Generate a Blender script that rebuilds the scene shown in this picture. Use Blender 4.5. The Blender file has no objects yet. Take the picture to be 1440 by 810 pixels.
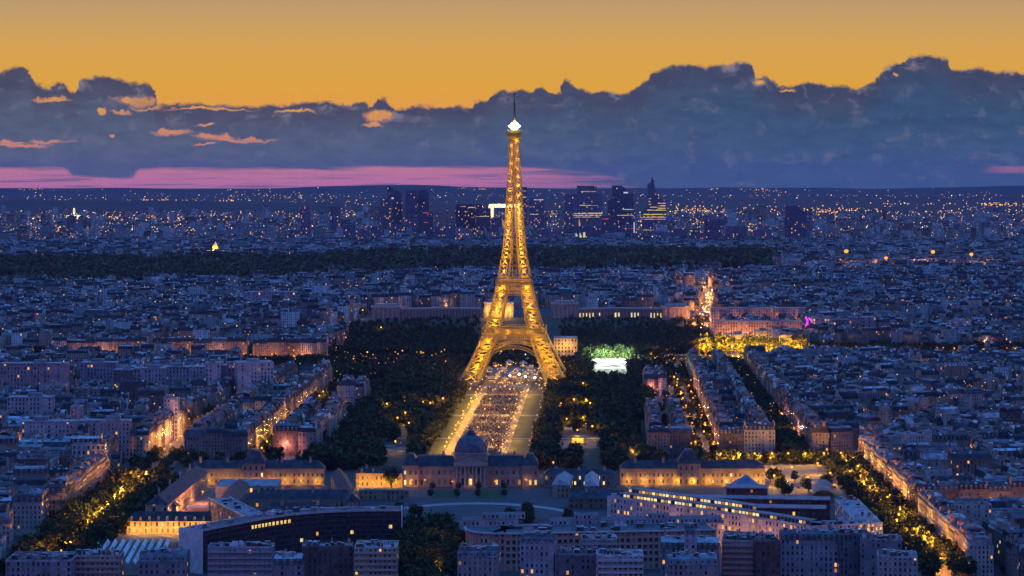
import bpy, math, random
import numpy as np
from math import sin, cos, pi, radians, sqrt, atan2, hypot

random.seed(7)
rng = np.random.default_rng(11)
C = bpy.data.collections.new('scene_content')
bpy.context.scene.collection.children.link(C)
S = bpy.context.scene

# ------------------------------------------------------------------ camera
# metres; the camera stands on a high roof terrace 237 m above the tower's feet and looks along +Y
F = 3386.0
CZ = 237.0
cam = bpy.data.cameras.new('camera')
cam.sensor_width = 36.0
cam.lens = 36.0 * F / 1440.0
cam.shift_y = -(405 - 240) / 1440.0
cam.clip_start = 1.0
cam.clip_end = 90000.0
camo = bpy.data.objects.new('camera', cam)
camo.location = (0, 0, CZ)
camo.rotation_euler = (radians(90), 0, 0)
C.objects.link(camo)
S.camera = camo


def G(px, py, z=0.0):
    Y = (CZ - z) * F / (py - 240.0)
    return ((px - 720.0) / F * Y, Y)


def X(px, Y):
    return (px - 720.0) / F * Y


def Z(py, Y):
    return CZ - (py - 240.0) / F * Y


# ------------------------------------------------------------------ colour management, render settings
S.view_settings.view_transform = 'Standard'
S.view_settings.look = 'None'
S.view_settings.gamma = 1.0
S.view_settings.use_curve_mapping = False
S.view_settings.exposure = 0.0
S.cycles.use_denoising = True
S.cycles.denoiser = 'OPENIMAGEDENOISE'
S.cycles.denoising_input_passes = 'RGB_ALBEDO_NORMAL'
S.cycles.denoising_prefilter = 'ACCURATE'
S.cycles.max_bounces = 4
S.cycles.diffuse_bounces = 2
S.cycles.glossy_bounces = 2
S.cycles.volume_bounces = 0
S.cycles.transparent_max_bounces = 6
S.cycles.use_light_tree = True
S.cycles.sample_clamp_indirect = 3.0
S.cycles.caustics_reflective = False
S.cycles.caustics_refractive = False


def lin(r, g, b):
    def f(c):
        c /= 255.0
        return c / 12.92 if c <= 0.04045 else ((c + 0.055) / 1.055) ** 2.4
    return (f(r), f(g), f(b), 1.0)


# ------------------------------------------------------------------ node helper
class NT:
    def __init__(self, tree):
        self.t = tree
        tree.nodes.clear()

    def n(self, typ, **kw):
        nd = self.t.nodes.new(typ)
        for k, v in kw.items():
            setattr(nd, k, v)
        return nd

    def l(self, a, b):
        self.t.links.new(a, b)

    def put(self, sock, val):
        if isinstance(val, bpy.types.NodeSocket):
            self.l(val, sock)
        else:
            sock.default_value = val

    def m(self, op, a, b=0.0, c=0.0, clamp=False):
        nd = self.n('ShaderNodeMath', operation=op, use_clamp=clamp)
        self.put(nd.inputs[0], a)
        self.put(nd.inputs[1], b)
        self.put(nd.inputs[2], c)
        return nd.outputs[0]

    def sm(self, x, lo, hi, a=0.0, b=1.0):
        nd = self.n('ShaderNodeMapRange', interpolation_type='SMOOTHSTEP')
        self.put(nd.inputs[0], x)
        self.put(nd.inputs[1], lo)
        self.put(nd.inputs[2], hi)
        self.put(nd.inputs[3], a)
        self.put(nd.inputs[4], b)
        return nd.outputs[0]

    def mix(self, f, a, b, mode='MIX'):
        nd = self.n('ShaderNodeMix', data_type='RGBA', blend_type=mode)
        self.put(nd.inputs[0], f)
        self.put(nd.inputs[6], a)
        self.put(nd.inputs[7], b)
        return nd.outputs[2]

    def xyz(self, x, y, z=0.0):
        nd = self.n('ShaderNodeCombineXYZ')
        self.put(nd.inputs[0], x)
        self.put(nd.inputs[1], y)
        self.put(nd.inputs[2], z)
        return nd.outputs[0]

    def noise(self, vec, scale, detail=4.0, rough=0.55, out=0):
        nd = self.n('ShaderNodeTexNoise')
        if vec is not None:
            self.put(nd.inputs['Vector'], vec)
        nd.inputs['Scale'].default_value = scale
        nd.inputs['Detail'].default_value = detail
        nd.inputs['Roughness'].default_value = rough
        return nd.outputs[out]

    def ramp(self, x, stops):
        nd = self.n('ShaderNodeValToRGB')
        cr = nd.color_ramp
        while len(cr.elements) > 1:
            cr.elements.remove(cr.elements[-1])
        cr.elements[0].position = stops[0][0]
        cr.elements[0].color = stops[0][1]
        for p, c in stops[1:]:
            e = cr.elements.new(p)
            e.color = c
        self.put(nd.inputs[0], x)
        return nd.outputs[0]

    def curve(self, x, pts):
        nd = self.n('ShaderNodeFloatCurve')
        cu = nd.mapping.curves[0]
        cu.points[0].location = pts[0]
        cu.points[-1].location = pts[-1]
        for p in pts[1:-1]:
            cu.points.new(*p)
        for p in cu.points:
            p.handle_type = 'AUTO_CLAMPED'
        nd.mapping.update()
        self.put(nd.inputs[1], x)
        return nd.outputs[0]


# ------------------------------------------------------------------ world: dusk sky with a bank of cloud low in the north-west
DOME = 1.0
world = bpy.data.worlds.new('World')
S.world = world
world.use_nodes = True


def build_world():
    w = NT(world.node_tree)
    tc = w.n('ShaderNodeTexCoord')
    sp = w.n('ShaderNodeSeparateXYZ')
    w.l(tc.outputs['Generated'], sp.inputs[0])
    x, y, z = sp.outputs
    r = w.m('SQRT', w.m('ADD', w.m('MULTIPLY', x, x), w.m('MULTIPLY', y, y)))
    az = w.m('ARCTAN2', x, y)
    tanel = w.m('DIVIDE', z, w.m('MAXIMUM', r, 1e-4))
    # angles in thousandths of a degree-like units: U grows to the right, V downwards, horizon at V = 240
    U = w.m('MULTIPLY_ADD', w.m('TANGENT', w.m('MINIMUM', w.m('MAXIMUM', az, -1.2), 1.2)), F, 720.0)
    V = w.m('SUBTRACT', 240.0, w.m('MULTIPLY', tanel, F))
    V = w.m('MAXIMUM', V, -4000.0)
    cosaz = w.m('COSINE', w.m('MINIMUM', w.m('MAXIMUM', az, -0.35), 0.35))
    V = w.m('SUBTRACT', 240.0, w.m('DIVIDE', w.m('SUBTRACT', 240.0, V), cosaz))
    p = w.xyz(U, V)
    # -- clear sky gradient
    lo, hi = -2400.0, 280.0
    k = lambda v: (v - lo) / (hi - lo)
    sky = w.ramp(w.m('DIVIDE', w.m('SUBTRACT', V, lo), hi - lo), [
        (k(-2400), (0.068, 0.30, 0.92, 1)), (k(-1300), (0.09, 0.23, 0.68, 1)), (k(-700), (0.15, 0.165, 0.38, 1)),
        (k(-320), lin(150, 135, 128)), (k(-110), lin(176, 148, 118)), (k(0), lin(188, 155, 110)),
        (k(30), lin(202, 160, 98)), (k(65), lin(216, 164, 81)), (k(125), lin(226, 164, 60)), (k(160), lin(230, 158, 74)),
        (k(195), lin(222, 138, 106)), (k(232), lin(226, 138, 152)), (k(262), lin(214, 126, 174)), (k(278), lin(176, 112, 172))])
    # -- away from the sunset the dusk turns blue and violet
    back = w.ramp(w.m('DIVIDE', w.m('SUBTRACT', V, lo), hi - lo), [
        (k(-2400), (0.068, 0.30, 0.92, 1)), (k(-1300), (0.085, 0.15, 0.50, 1)), (k(-500), (0.20, 0.11, 0.38, 1)), (k(240), (0.32, 0.115, 0.37, 1))])
    away = w.sm(w.m('ABSOLUTE', az), 0.45, 1.5)
    sky = w.mix(away, sky, back)
    nis = w.n('ShaderNodeTexSky', sky_type='NISHITA')
    nis.sun_disc = False
    nis.sun_elevation = radians(0.5)
    nis.sun_rotation = radians(4)
    nis.altitude = 250
    nis.ozone_density = 4.0
    nsc = w.mix(1.0, nis.outputs[0], (0.02, 0.02, 0.02, 1), 'MULTIPLY')
    high = w.sm(V, -1500.0, -300.0, 1.0, 0.0)
    sky = w.mix(high, sky, w.mix(1.0, sky, nsc, 'ADD'))
    # -- clouds
    n1 = w.noise(p, 1 / 52.0, 8.0, 0.64)
    n2 = w.noise(w.xyz(w.m('ADD', U, 913.0), w.m('ADD', V, 77.0)), 1 / 52.0, 8.0, 0.64)
    n3 = w.noise(w.xyz(w.m('ADD', U, 333.0), V), 1 / 17.0, 5.0, 0.6)
    U2 = w.m('MULTIPLY_ADD', w.m('SUBTRACT', n1, 0.5), 44.0, U)
    V2 = w.m('MULTIPLY_ADD', w.m('SUBTRACT', n2, 0.5), 30.0, V)
    V2 = w.m('MULTIPLY_ADD', w.m('SUBTRACT', n3, 0.5), 11.0, V2)
    top = [(-120, 110), (0, 103), (15, 99), (30, 96), (45, 108), (52, 118), (70, 121), (88, 118), (96, 128), (101, 133), (106, 121), (118, 111), (133, 107),
           (150, 110), (165, 112), (178, 115), (200, 117), (210, 120), (216, 132), (222, 147), (240, 146), (280, 147), (330, 146), (380, 147), (420, 146),
           (460, 141), (488, 146), (502, 141), (520, 152), (529, 137), (544, 138), (556, 151), (600, 146), (640, 149), (660, 150),
           (671, 141), (686, 142), (696, 131), (722, 127), (750, 128), (762, 120), (772, 125), (782, 130), (788, 117), (796, 111), (806, 118), (816, 126),
           (850, 128), (872, 130), (900, 120), (920, 104), (935, 98), (960, 92), (1000, 92), (1045, 88), (1055, 92), (1061, 112), (1078, 108),
           (1090, 116), (1105, 122), (1140, 116), (1170, 122), (1222, 120), (1232, 108), (1242, 96), (1260, 90), (1282, 82), (1312, 80), (1330, 82), (1342, 96),
           (1375, 95), (1400, 102), (1440, 101), (1560, 108)]
    cu = lambda pts, xx, s: w.m('MULTIPLY', w.curve(w.m('DIVIDE', w.m('ADD', xx, 120.0), 1680.0, clamp=True), [((a + 120) / 1680.0, b / s) for a, b in pts]), s)
    ct = cu(top, U2, 300.0)
    mask = w.sm(w.m('SUBTRACT', V2, ct), -2.5, 4.0)
    depth_in = w.m('SUBTRACT', V2, ct)
    # gaps in the bank where the glow shows through
    gap = None
    for (cx, cy, a, b) in [(74, 140, 24, 4.0), (190, 141, 26, 7), (208, 150, 20, 2.5), (300, 153, 55, 2.2), (415, 157, 30, 2.6), (534, 164, 17, 10), (527, 176, 14, 4),
                           (141, 158, 6, 6), (238, 186, 24, 5.5), (300, 192, 27, 5), (335, 196, 44, 3.6), (285, 203, 14, 2.2), (30, 204, 36, 3.4), (70, 198, 28, 3.4), (156, 192, 3, 2),
                           (285, 176, 14, 2), (1068, 118, 9, 5), (1108, 128, 8, 2), (836, 126, 9, 3), (1262, 104, 4, 3), (172, 156, 14, 3), (16, 200, 16, 2)]:
        a, b = a * 0.92, b * 0.72
        du = w.m('DIVIDE', w.m('SUBTRACT', U2, cx), a)
        dv = w.m('DIVIDE', w.m('SUBTRACT', V2, cy), b)
        q = w.m('SUBTRACT', 1.0, w.m('ADD', w.m('MULTIPLY', du, du), w.m('MULTIPLY', dv, dv)))
        gap = q if gap is None else w.m('MAXIMUM', gap, q)
    gap = w.m('MULTIPLY_ADD', w.m('SUBTRACT', n3, 0.5), 4.2, gap)
    hole = w.sm(gap, -0.35, 0.55)
    mask = w.m('MULTIPLY', mask, w.m('SUBTRACT', 1.0, w.m('MULTIPLY', hole, w.sm(n2, 0.32, 0.62, 0.35, 0.9))))
    # flat base of the bank with clear pink air under it
    bot = [(-120, 232), (0, 235), (92, 236), (102, 247), (150, 249), (184, 248), (196, 239), (230, 236), (330, 238), (450, 236), (600, 234), (700, 235), (780, 237), (850, 243),
           (900, 262), (940, 290), (1000, 300), (1340, 300), (1372, 270), (1392, 240), (1405, 233), (1440, 232), (1560, 232)]
    vb = w.m('MULTIPLY_ADD', w.m('SUBTRACT', w.noise(w.xyz(w.m('DIVIDE', U, 9.0), V), 1 / 9.0, 5.0), 0.5), 15.0, V)
    cb = cu(bot, U, 320.0)
    under = w.sm(w.m('SUBTRACT', vb, cb), -2.5, 5.0)
    streak = w.noise(w.xyz(w.m('DIVIDE', U, 26.0), V), 1 / 5.5, 4.0, 0.55)
    st = w.m('MULTIPLY', w.sm(streak, 0.50, 0.66), w.sm(V, 238.0, 254.0))
    st = w.m('MAXIMUM', st, w.m('MULTIPLY', w.sm(V, 263.0, 266.0), 0.8))
    under = w.m('MULTIPLY', under, w.m('SUBTRACT', 1.0, w.m('MULTIPLY', st, 0.75)))
    under = w.m('MULTIPLY', under, w.sm(w.m('MULTIPLY_ADD', w.m('SUBTRACT', streak, 0.5), 500.0, U), 620.0, 940.0, 1.0, 0.0))
    right_pink = w.m('MULTIPLY', w.sm(U, 1370.0, 1420.0), w.m('MULTIPLY', w.sm(vb, 231.0, 236.0), w.sm(vb, 240.0, 247.0, 1.0, 0.0)))
    under = w.m('MAXIMUM', under, w.m('MULTIPLY', right_pink, 0.45))
    mask = w.m('MULTIPLY', mask, w.m('SUBTRACT', 1.0, w.m('MULTIPLY', under, 0.95)))
    # cloud colour: violet grey crests, bluer body
    tl = w.sm(U, 200.0, 1250.0)
    body = w.mix(tl, lin(88, 98, 122), lin(60, 86, 120))
    low = w.mix(tl, lin(96, 105, 137), lin(69, 96, 139))
    crest = w.mix(tl, lin(82, 81, 104), lin(70, 76, 104))
    cc = w.mix(w.sm(depth_in, 4.0, 60.0), crest, body)
    cc = w.mix(w.sm(V, 150.0, 250.0), cc, low)
    nb = w.noise(w.xyz(w.m('DIVIDE', U2, 3.2), V2), 1 / 15.0, 6.0, 0.6)
    puff = w.noise(w.xyz(U2, w.m('MULTIPLY', V2, 1.3)), 1 / 34.0, 6.0, 0.62)
    cc = w.mix(w.sm(nb, 0.30, 0.72, 0.0, 0.6), cc, w.mix(1.0, cc, (0.60, 0.66, 0.76, 1), 'MULTIPLY'))
    cc = w.mix(w.m('MULTIPLY', w.sm(puff, 0.52, 0.70), w.sm(depth_in, 0.0, 30.0, 1.0, 0.3)), cc, lin(134, 126, 140))
    # warm fringe close to gaps
    cc = w.mix(w.m('MULTIPLY', w.sm(gap, -1.6, 0.1), 0.45), cc, lin(200, 140, 120))
    col = w.mix(mask, sky, cc)
    # the bank lies in the sunset quarter only
    col = w.mix(w.sm(w.m('ABSOLUTE', az), 0.5, 0.9), col, sky)
    bg = w.n('ShaderNodeBackground')
    w.l(col, bg.inputs[0])
    bg.inputs[1].default_value = DOME
    out = w.n('ShaderNodeOutputWorld')
    w.l(bg.outputs[0], out.inputs[0])


build_world()
world.cycles.sampling_method = 'MANUAL'
world.cycles.sample_map_resolution = 1024

# one weak, very broad sun: the afterglow just over the horizon behind the tower
sun = bpy.data.lights.new('sun', 'SUN')
sun.energy = 0.06
sun.angle = radians(20)
sun.color = (1.0, 0.62, 0.42)
suno = bpy.data.objects.new('sun', sun)
suno.rotation_euler = (radians(-86), 0, radians(-4))
C.objects.link(suno)

# ------------------------------------------------------------------ materials (face attribute 'col' carries each thing's own paint colour)
def new_mat(name):
    m = bpy.data.materials.new(name)
    m.use_nodes = True
    return m, NT(m.node_tree)


def finish(w, bsdf):
    out = w.n('ShaderNodeOutputMaterial')
    w.l(bsdf.outputs[0], out.inputs[0])


def plain(name, rough=0.8, spec=0.3, color=None, vary=0.25, scale=0.4, metal=0.0):
    m, w = new_mat(name)
    b = w.n('ShaderNodeBsdfPrincipled')
    b.inputs['Roughness'].default_value = rough
    b.inputs['Specular IOR Level'].default_value = spec
    b.inputs['Metallic'].default_value = metal
    if color is None:
        a = w.n('ShaderNodeAttribute', attribute_name='col')
        c = a.outputs['Color']
    else:
        c = w.n('ShaderNodeRGB')
        c.outputs[0].default_value = (*color[:3], 1)
        c = c.outputs[0]
    g = w.n('ShaderNodeNewGeometry')
    nz = w.noise(g.outputs['Position'], scale, 4.0, 0.6)
    f = w.sm(nz, 0.3, 0.7, 1.0 - vary, 1.0 + vary)
    c = w.mix(1.0, c, w.xyz(f, f, f), 'MULTIPLY')
    w.l(c, b.inputs['Base Color'])
    finish(w, b)
    return m


def emit(name, color, strength, sample=False):
    m, w = new_mat(name)
    e = w.n('ShaderNodeEmission')
    e.inputs[0].default_value = (*color[:3], 1)
    e.inputs[1].default_value = strength
    finish(w, e)
    m.cycles.emission_sampling = 'AUTO' if sample else 'NONE'
    return m


def wall_material():
    """Masonry with a grid of window openings in metres along the wall; 'wp' = (bay, lit share, seed)."""
    m, w = new_mat('facade')
    uv = w.n('ShaderNodeUVMap', uv_map='UVMap')
    sp = w.n('ShaderNodeSeparateXYZ')
    w.l(uv.outputs[0], sp.inputs[0])
    u, v = sp.outputs[0], sp.outputs[1]
    wp = w.n('ShaderNodeAttribute', attribute_name='wp')
    ws = w.n('ShaderNodeSeparateXYZ')
    w.l(wp.outputs['Vector'], ws.inputs[0])
    bay, litf, seed = ws.outputs
    uu = w.m('DIVIDE', u, bay)
    fl = w.m('MULTIPLY', bay, 1.16)
    vv = w.m('DIVIDE', v, fl)
    fx = w.m('ABSOLUTE', w.m('SUBTRACT', w.m('FRACT', uu), 0.5))
    fy = w.m('FRACT', vv)
    win = w.m('MULTIPLY', w.m('LESS_THAN', fx, 0.23), w.m('MULTIPLY', w.m('GREATER_THAN', fy, 0.2), w.m('LESS_THAN', fy, 0.82)))
    win = w.m('MULTIPLY', win, w.m('GREATER_THAN', v, 0.0))
    cn = w.n('ShaderNodeTexWhiteNoise', noise_dimensions='2D')
    w.l(w.xyz(w.m('FLOOR', uu), seed), cn.inputs['Vector'])
    win = w.m('MULTIPLY', win, w.m('GREATER_THAN', cn.outputs['Value'], 0.14))
    a_col = w.n('ShaderNodeAttribute', attribute_name='col').outputs['Color']
    wn = w.n('ShaderNodeTexWhiteNoise', noise_dimensions='3D')
    w.l(w.xyz(w.m('FLOOR', uu), w.m('FLOOR', vv), seed), wn.inputs['Vector'])
    s2 = w.n('ShaderNodeSeparateColor')
    w.l(wn.outputs['Color'], s2.inputs[0])
    lit = w.m('MULTIPLY', win, w.m('LESS_THAN', wn.outputs['Value'], litf))
    g = w.n('ShaderNodeNewGeometry')
    nz = w.noise(g.outputs['Position'], 0.12, 5.0, 0.62)
    nz2 = w.noise(g.outputs['Position'], 0.9, 3.0, 0.6)
    f = w.m('MULTIPLY', w.sm(nz, 0.3, 0.7, 0.72, 1.2), w.sm(nz2, 0.25, 0.75, 0.85, 1.12))
    a = w.n('ShaderNodeAttribute', attribute_name='col')
    c = w.mix(1.0, a.outputs['Color'], w.xyz(f, f, f), 'MULTIPLY')
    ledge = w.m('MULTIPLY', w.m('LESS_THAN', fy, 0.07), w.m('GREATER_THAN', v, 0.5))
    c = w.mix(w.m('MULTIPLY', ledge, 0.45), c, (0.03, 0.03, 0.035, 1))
    shutter = w.m('GREATER_THAN', s2.outputs[1], 0.55)
    glass = w.mix(w.m('MULTIPLY', shutter, w.m('MULTIPLY_ADD', s2.outputs[0], 0.6, 0.4)), w.mix(s2.outputs[2], (0.02, 0.022, 0.03, 1), (0.075, 0.075, 0.085, 1)), w.mix(0.45, (0.20, 0.19, 0.18, 1), a_col))
    c = w.mix(win, c, glass)
    b = w.n('ShaderNodeBsdfPrincipled')
    w.l(c, b.inputs['Base Color'])
    w.l(w.m('MULTIPLY_ADD', win, -0.55, 0.8), b.inputs['Roughness'])
    b.inputs['Specular IOR Level'].default_value = 0.2
    ec = w.ramp(s2.outputs[0], [(0.0, (1.0, 0.42, 0.06, 1)), (0.55, (1.0, 0.60, 0.14, 1)), (0.85, (1.0, 0.80, 0.42, 1)), (1.0, (0.85, 0.9, 1.0, 1))])
    w.l(ec, b.inputs['Emission Color'])
    w.l(w.m('MULTIPLY', lit, w.m('MULTIPLY_ADD', s2.outputs[2], 1.3, 0.25)), b.inputs['Emission Strength'])
    m.cycles.emission_sampling = 'NONE'
    finish(w, b)
    return m


M_WALL = wall_material()
M_STONE = plain('stone', 0.85, 0.25, vary=0.18)
M_ROOF = plain('zinc_sheet', 0.6, 0.2, vary=0.45, scale=0.22)
M_IRON = plain('bronze_paint', 0.6, 0.3, (0.44, 0.33, 0.07), 0.12, 0.2)
M_DARKMETAL = plain('dark_metal', 0.5, 0.4, (0.04, 0.04, 0.045), 0.1)
M_LEAF = plain('leaf', 0.85, 0.15, vary=0.35, scale=0.35)
M_BARK = plain('bark', 0.9, 0.1, (0.07, 0.05, 0.035), 0.3)
M_GLASSY = plain('dark_glass', 0.15, 0.6, vary=0.1)
M_LAMP_Y = emit('lamp_yellow', (1.0, 0.46, 0.03), 2.4)
M_LAMP_O = emit('lamp_orange', (1.0, 0.30, 0.025), 2.2)
M_LAMP_W = emit('lamp_white', (0.92, 0.96, 1.0), 20.0)
M_WIN = emit('lit_window', (1.0, 0.62, 0.16), 1.1)
M_WIN2 = emit('lit_window_dim', (1.0, 0.50, 0.10), 0.45)
M_WIN3 = emit('lit_window_bright', (1.0, 0.70, 0.22), 1.7)
M_WINW = emit('lit_window_pale', (1.0, 0.86, 0.5), 1.0)
M_BEACON = emit('beacon_light', (0.85, 0.93, 1.0), 30.0)


def city_light_material():
    m, w = new_mat('far_lamp')
    a = w.n('ShaderNodeAttribute', attribute_name='col')
    e = w.n('ShaderNodeEmission')
    w.l(a.outputs['Color'], e.inputs[0])
    e.inputs[1].default_value = 1.0
    finish(w, e)
    m.cycles.emission_sampling = 'NONE'
    return m


M_FARLAMP = city_light_material()


def ground_material(name, stops, scale, rough=0.9):
    m, w = new_mat(name)
    g = w.n('ShaderNodeNewGeometry')
    n1 = w.noise(g.outputs['Position'], scale, 6.0, 0.62)
    n2 = w.noise(g.outputs['Position'], scale * 14, 4.0, 0.6)
    f = w.m('ADD', w.m('MULTIPLY', n1, 0.7), w.m('MULTIPLY', n2, 0.3))
    c = w.ramp(f, stops)
    b = w.n('ShaderNodeBsdfPrincipled')
    w.l(c, b.inputs['Base Color'])
    b.inputs['Roughness'].default_value = rough
    finish(w, b)
    return m


M_GROUND = ground_material('asphalt_and_yards', [(0.3, (0.035, 0.035, 0.04, 1)), (0.5, (0.055, 0.055, 0.06, 1)), (0.7, (0.09, 0.085, 0.085, 1))], 0.02)
M_HILL = ground_material('wooded_hill', [(0.3, (0.012, 0.016, 0.014, 1)), (0.55, (0.03, 0.032, 0.03, 1)), (0.75, (0.08, 0.075, 0.07, 1))], 0.0016)
M_SAND = ground_material('sandy_path', [(0.3, (0.15, 0.12, 0.085, 1)), (0.7, (0.25, 0.21, 0.15, 1))], 0.06)
M_LAWN = ground_material('lawn', [(0.3, (0.02, 0.045, 0.012, 1)), (0.5, (0.03, 0.062, 0.018, 1)), (0.7, (0.06, 0.08, 0.03, 1))], 0.05)
M_WOODFLOOR = ground_material('park_floor', [(0.3, (0.03, 0.035, 0.02, 1)), (0.7, (0.07, 0.065, 0.04, 1))], 0.05)
M_ROAD = ground_material('road_asphalt', [(0.3, (0.045, 0.045, 0.048, 1)), (0.7, (0.075, 0.075, 0.08, 1))], 0.15, 0.7)
M_GRAVEL = ground_material('pale_gravel', [(0.3, (0.08, 0.08, 0.085, 1)), (0.7, (0.16, 0.15, 0.15, 1))], 0.1)


# ------------------------------------------------------------------ mesh builder
class MB:
    """Collects faces of ONE mesh; per face colour, window parameters and optional wall coordinates."""

    def __init__(self):
        self.v, self.f, self.uv, self.c, self.w = [], [], [], [], []

    def face(self, pts, c=(0.5, 0.5, 0.5), uv=None, wp=(2.7, 0.0, 0.0)):
        b = len(self.v)
        self.v += pts
        self.f.append(list(range(b, b + len(pts))))
        self.uv += uv if uv else [(-1.0, -1.0)] * len(pts)
        self.c.append(c)
        self.w.append(wp)

    def prism(self, poly, z0, z1, c, ctop=None, wp=(2.7, 0.0, 0.0), windows=False, top=True, bottom=False):
        n = len(poly)
        for i in range(n):
            (x0, y0), (x1, y1) = poly[i], poly[(i + 1) % n]
            L = hypot(x1 - x0, y1 - y0)
            nb = max(1, round(L / wp[0]))
            Lu = nb * wp[0]
            uv = [(0.001, 0), (Lu, 0), (Lu, z1 - z0), (0.001, z1 - z0)] if windows else None
            self.face([(x0, y0, z0), (x1, y1, z0), (x1, y1, z1), (x0, y0, z1)], c, uv, (wp[0], wp[1], wp[2] + i * 1.7))
        if top:
            self.face([(x, y, z1) for x, y in poly], ctop or c)
        if bottom:
            self.face([(x, y, z0) for x, y in reversed(poly)], c)

    def box(self, cx, cy, z0, z1, w, d, c=(0.5, 0.5, 0.5), rot=0.0, ctop=None, bottom=False, **k):
        a, b = cos(rot), sin(rot)
        q = [(-w / 2, -d / 2), (w / 2, -d / 2), (w / 2, d / 2), (-w / 2, d / 2)]
        self.prism([(cx + x * a - y * b, cy + x * b + y * a) for x, y in q], z0, z1, c, ctop, bottom=bottom, **k)

    def frustum(self, p0, z0, p1, z1, c, top=True, ctop=None):
        n = len(p0)
        for i in range(n):
            j = (i + 1) % n
            self.face([(*p0[i], z0), (*p0[j], z0), (*p1[j], z1), (*p1[i], z1)], c)
        if top:
            self.face([(x, y, z1) for x, y in p1], ctop or c)

    def bar(self, p, q, t, c=(0.5, 0.5, 0.5), t2=None):
        p, q = np.array(p, float), np.array(q, float)
        d = q - p
        L = np.linalg.norm(d)
        if L < 1e-6:
            return
        d /= L
        up = np.array((0, 0, 1.0)) if abs(d[2]) < 0.9 else np.array((0, 1.0, 0))
        a = np.cross(d, up)
        a /= np.linalg.norm(a)
        b = np.cross(d, a)
        h, h2 = t / 2, (t2 or t) / 2
        P = [tuple(p + a * h * s + b * h2 * r) for s, r in ((-1, -1), (1, -1), (1, 1), (-1, 1))]
        Q = [tuple(q + a * h * s + b * h2 * r) for s, r in ((-1, -1), (1, -1), (1, 1), (-1, 1))]
        for i in range(4):
            j = (i + 1) % 4
            self.face([P[j], P[i], Q[i], Q[j]], c)

    def tube(self, pts, radii, n=8, c=(0.5, 0.5, 0.5), cap=True):
        rings = []
        for (x, y, z), r in zip(pts, radii):
            rings.append([(x + r * cos(2 * pi * k / n), y + r * sin(2 * pi * k / n), z) for k in range(n)])
        for a, b in zip(rings, rings[1:]):
            for k in range(n):
                j = (k + 1) % n
                self.face([a[k], a[j], b[j], b[k]], c)
        if cap:
            self.face(rings[-1], c)

    def mesh(self, name):
        me = bpy.data.meshes.new(name)
        me.from_pydata(self.v, [], self.f)
        me.uv_layers.new(name='UVMap')
        me.uv_layers[0].data.foreach_set('uv', np.array(self.uv, np.float32).ravel())
        a = me.attributes.new('col', 'FLOAT_COLOR', 'FACE')
        a.data.foreach_set('color', np.array([(*c[:3], 1) for c in self.c], np.float32).ravel())
        a = me.attributes.new('wp', 'FLOAT_VECTOR', 'FACE')
        a.data.foreach_set('vector', np.array(self.w, np.float32).ravel())
        return me


def np_mesh(name, V, Fq, uv=None, col=None, wp=None):
    """Fast mesh from arrays: V (n,3), Fq (m,k)."""
    me = bpy.data.meshes.new(name)
    m, k = Fq.shape
    me.vertices.add(len(V))
    me.vertices.foreach_set('co', V.astype(np.float32).ravel())
    me.loops.add(m * k)
    me.loops.foreach_set('vertex_index', Fq.astype(np.int32).ravel())
    me.polygons.add(m)
    me.polygons.foreach_set('loop_start', np.arange(0, m * k, k, dtype=np.int32))
    me.update(calc_edges=True)
    me.uv_layers.new(name='UVMap')
    if uv is not None:
        me.uv_layers[0].data.foreach_set('uv', uv.astype(np.float32).ravel())
    if col is not None:
        a = me.attributes.new('col', 'FLOAT_COLOR', 'FACE')
        cc = np.ones((m, 4), np.float32)
        cc[:, :3] = col
        a.data.foreach_set('color', cc.ravel())
    if wp is not None:
        a = me.attributes.new('wp', 'FLOAT_VECTOR', 'FACE')
        a.data.foreach_set('vector', wp.astype(np.float32).ravel())
    return me


def link(name, me, mat, parent=None, loc=None, rotz=0.0):
    o = bpy.data.objects.new(name, me)
    if mat is not None and me is not None and len(me.materials) == 0:
        me.materials.append(mat)
    C.objects.link(o)
    if parent is not None:
        o.parent = parent
    if loc is not None:
        o.location = loc
    o.rotation_euler[2] = rotz
    return o


def obj(name, mb, mat, parent=None, loc=None, rotz=0.0):
    return link(name, mb.mesh(name), mat, parent, loc, rotz)


def tag(o, label=None, cat=None, group=None, kind=None):
    if label:
        o['label'] = label
    if cat:
        o['category'] = cat
    if group:
        o['group'] = group
    if kind:
        o['kind'] = kind
    return o


def thing(name, label, cat, loc=(0, 0, 0), rotz=0.0, group=None):
    o = bpy.data.objects.new(name, None)
    o.empty_display_size = 1.0
    C.objects.link(o)
    o.location = loc
    o.rotation_euler[2] = rotz
    return tag(o, label, cat, group)


def point_light(parent, loc, power, color, radius=0.4, name='light'):
    li = bpy.data.lights.new(name, 'POINT')
    li.energy = power
    li.color = color
    li.shadow_soft_size = radius
    o = bpy.data.objects.new(name, li)
    C.objects.link(o)
    o.location = loc
    if parent is not None:
        o.parent = parent
    return o


YEL = (1.0, 0.43, 0.03)
ORA = (1.0, 0.34, 0.06)
GOLD = (1.0, 0.485, 0.018)


# ------------------------------------------------------------------ terrain
def sstep(x, a, b):
    t = np.clip((np.asarray(x, float) - a) / (b - a), 0, 1)
    return t * t * (3 - 2 * t)


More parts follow.
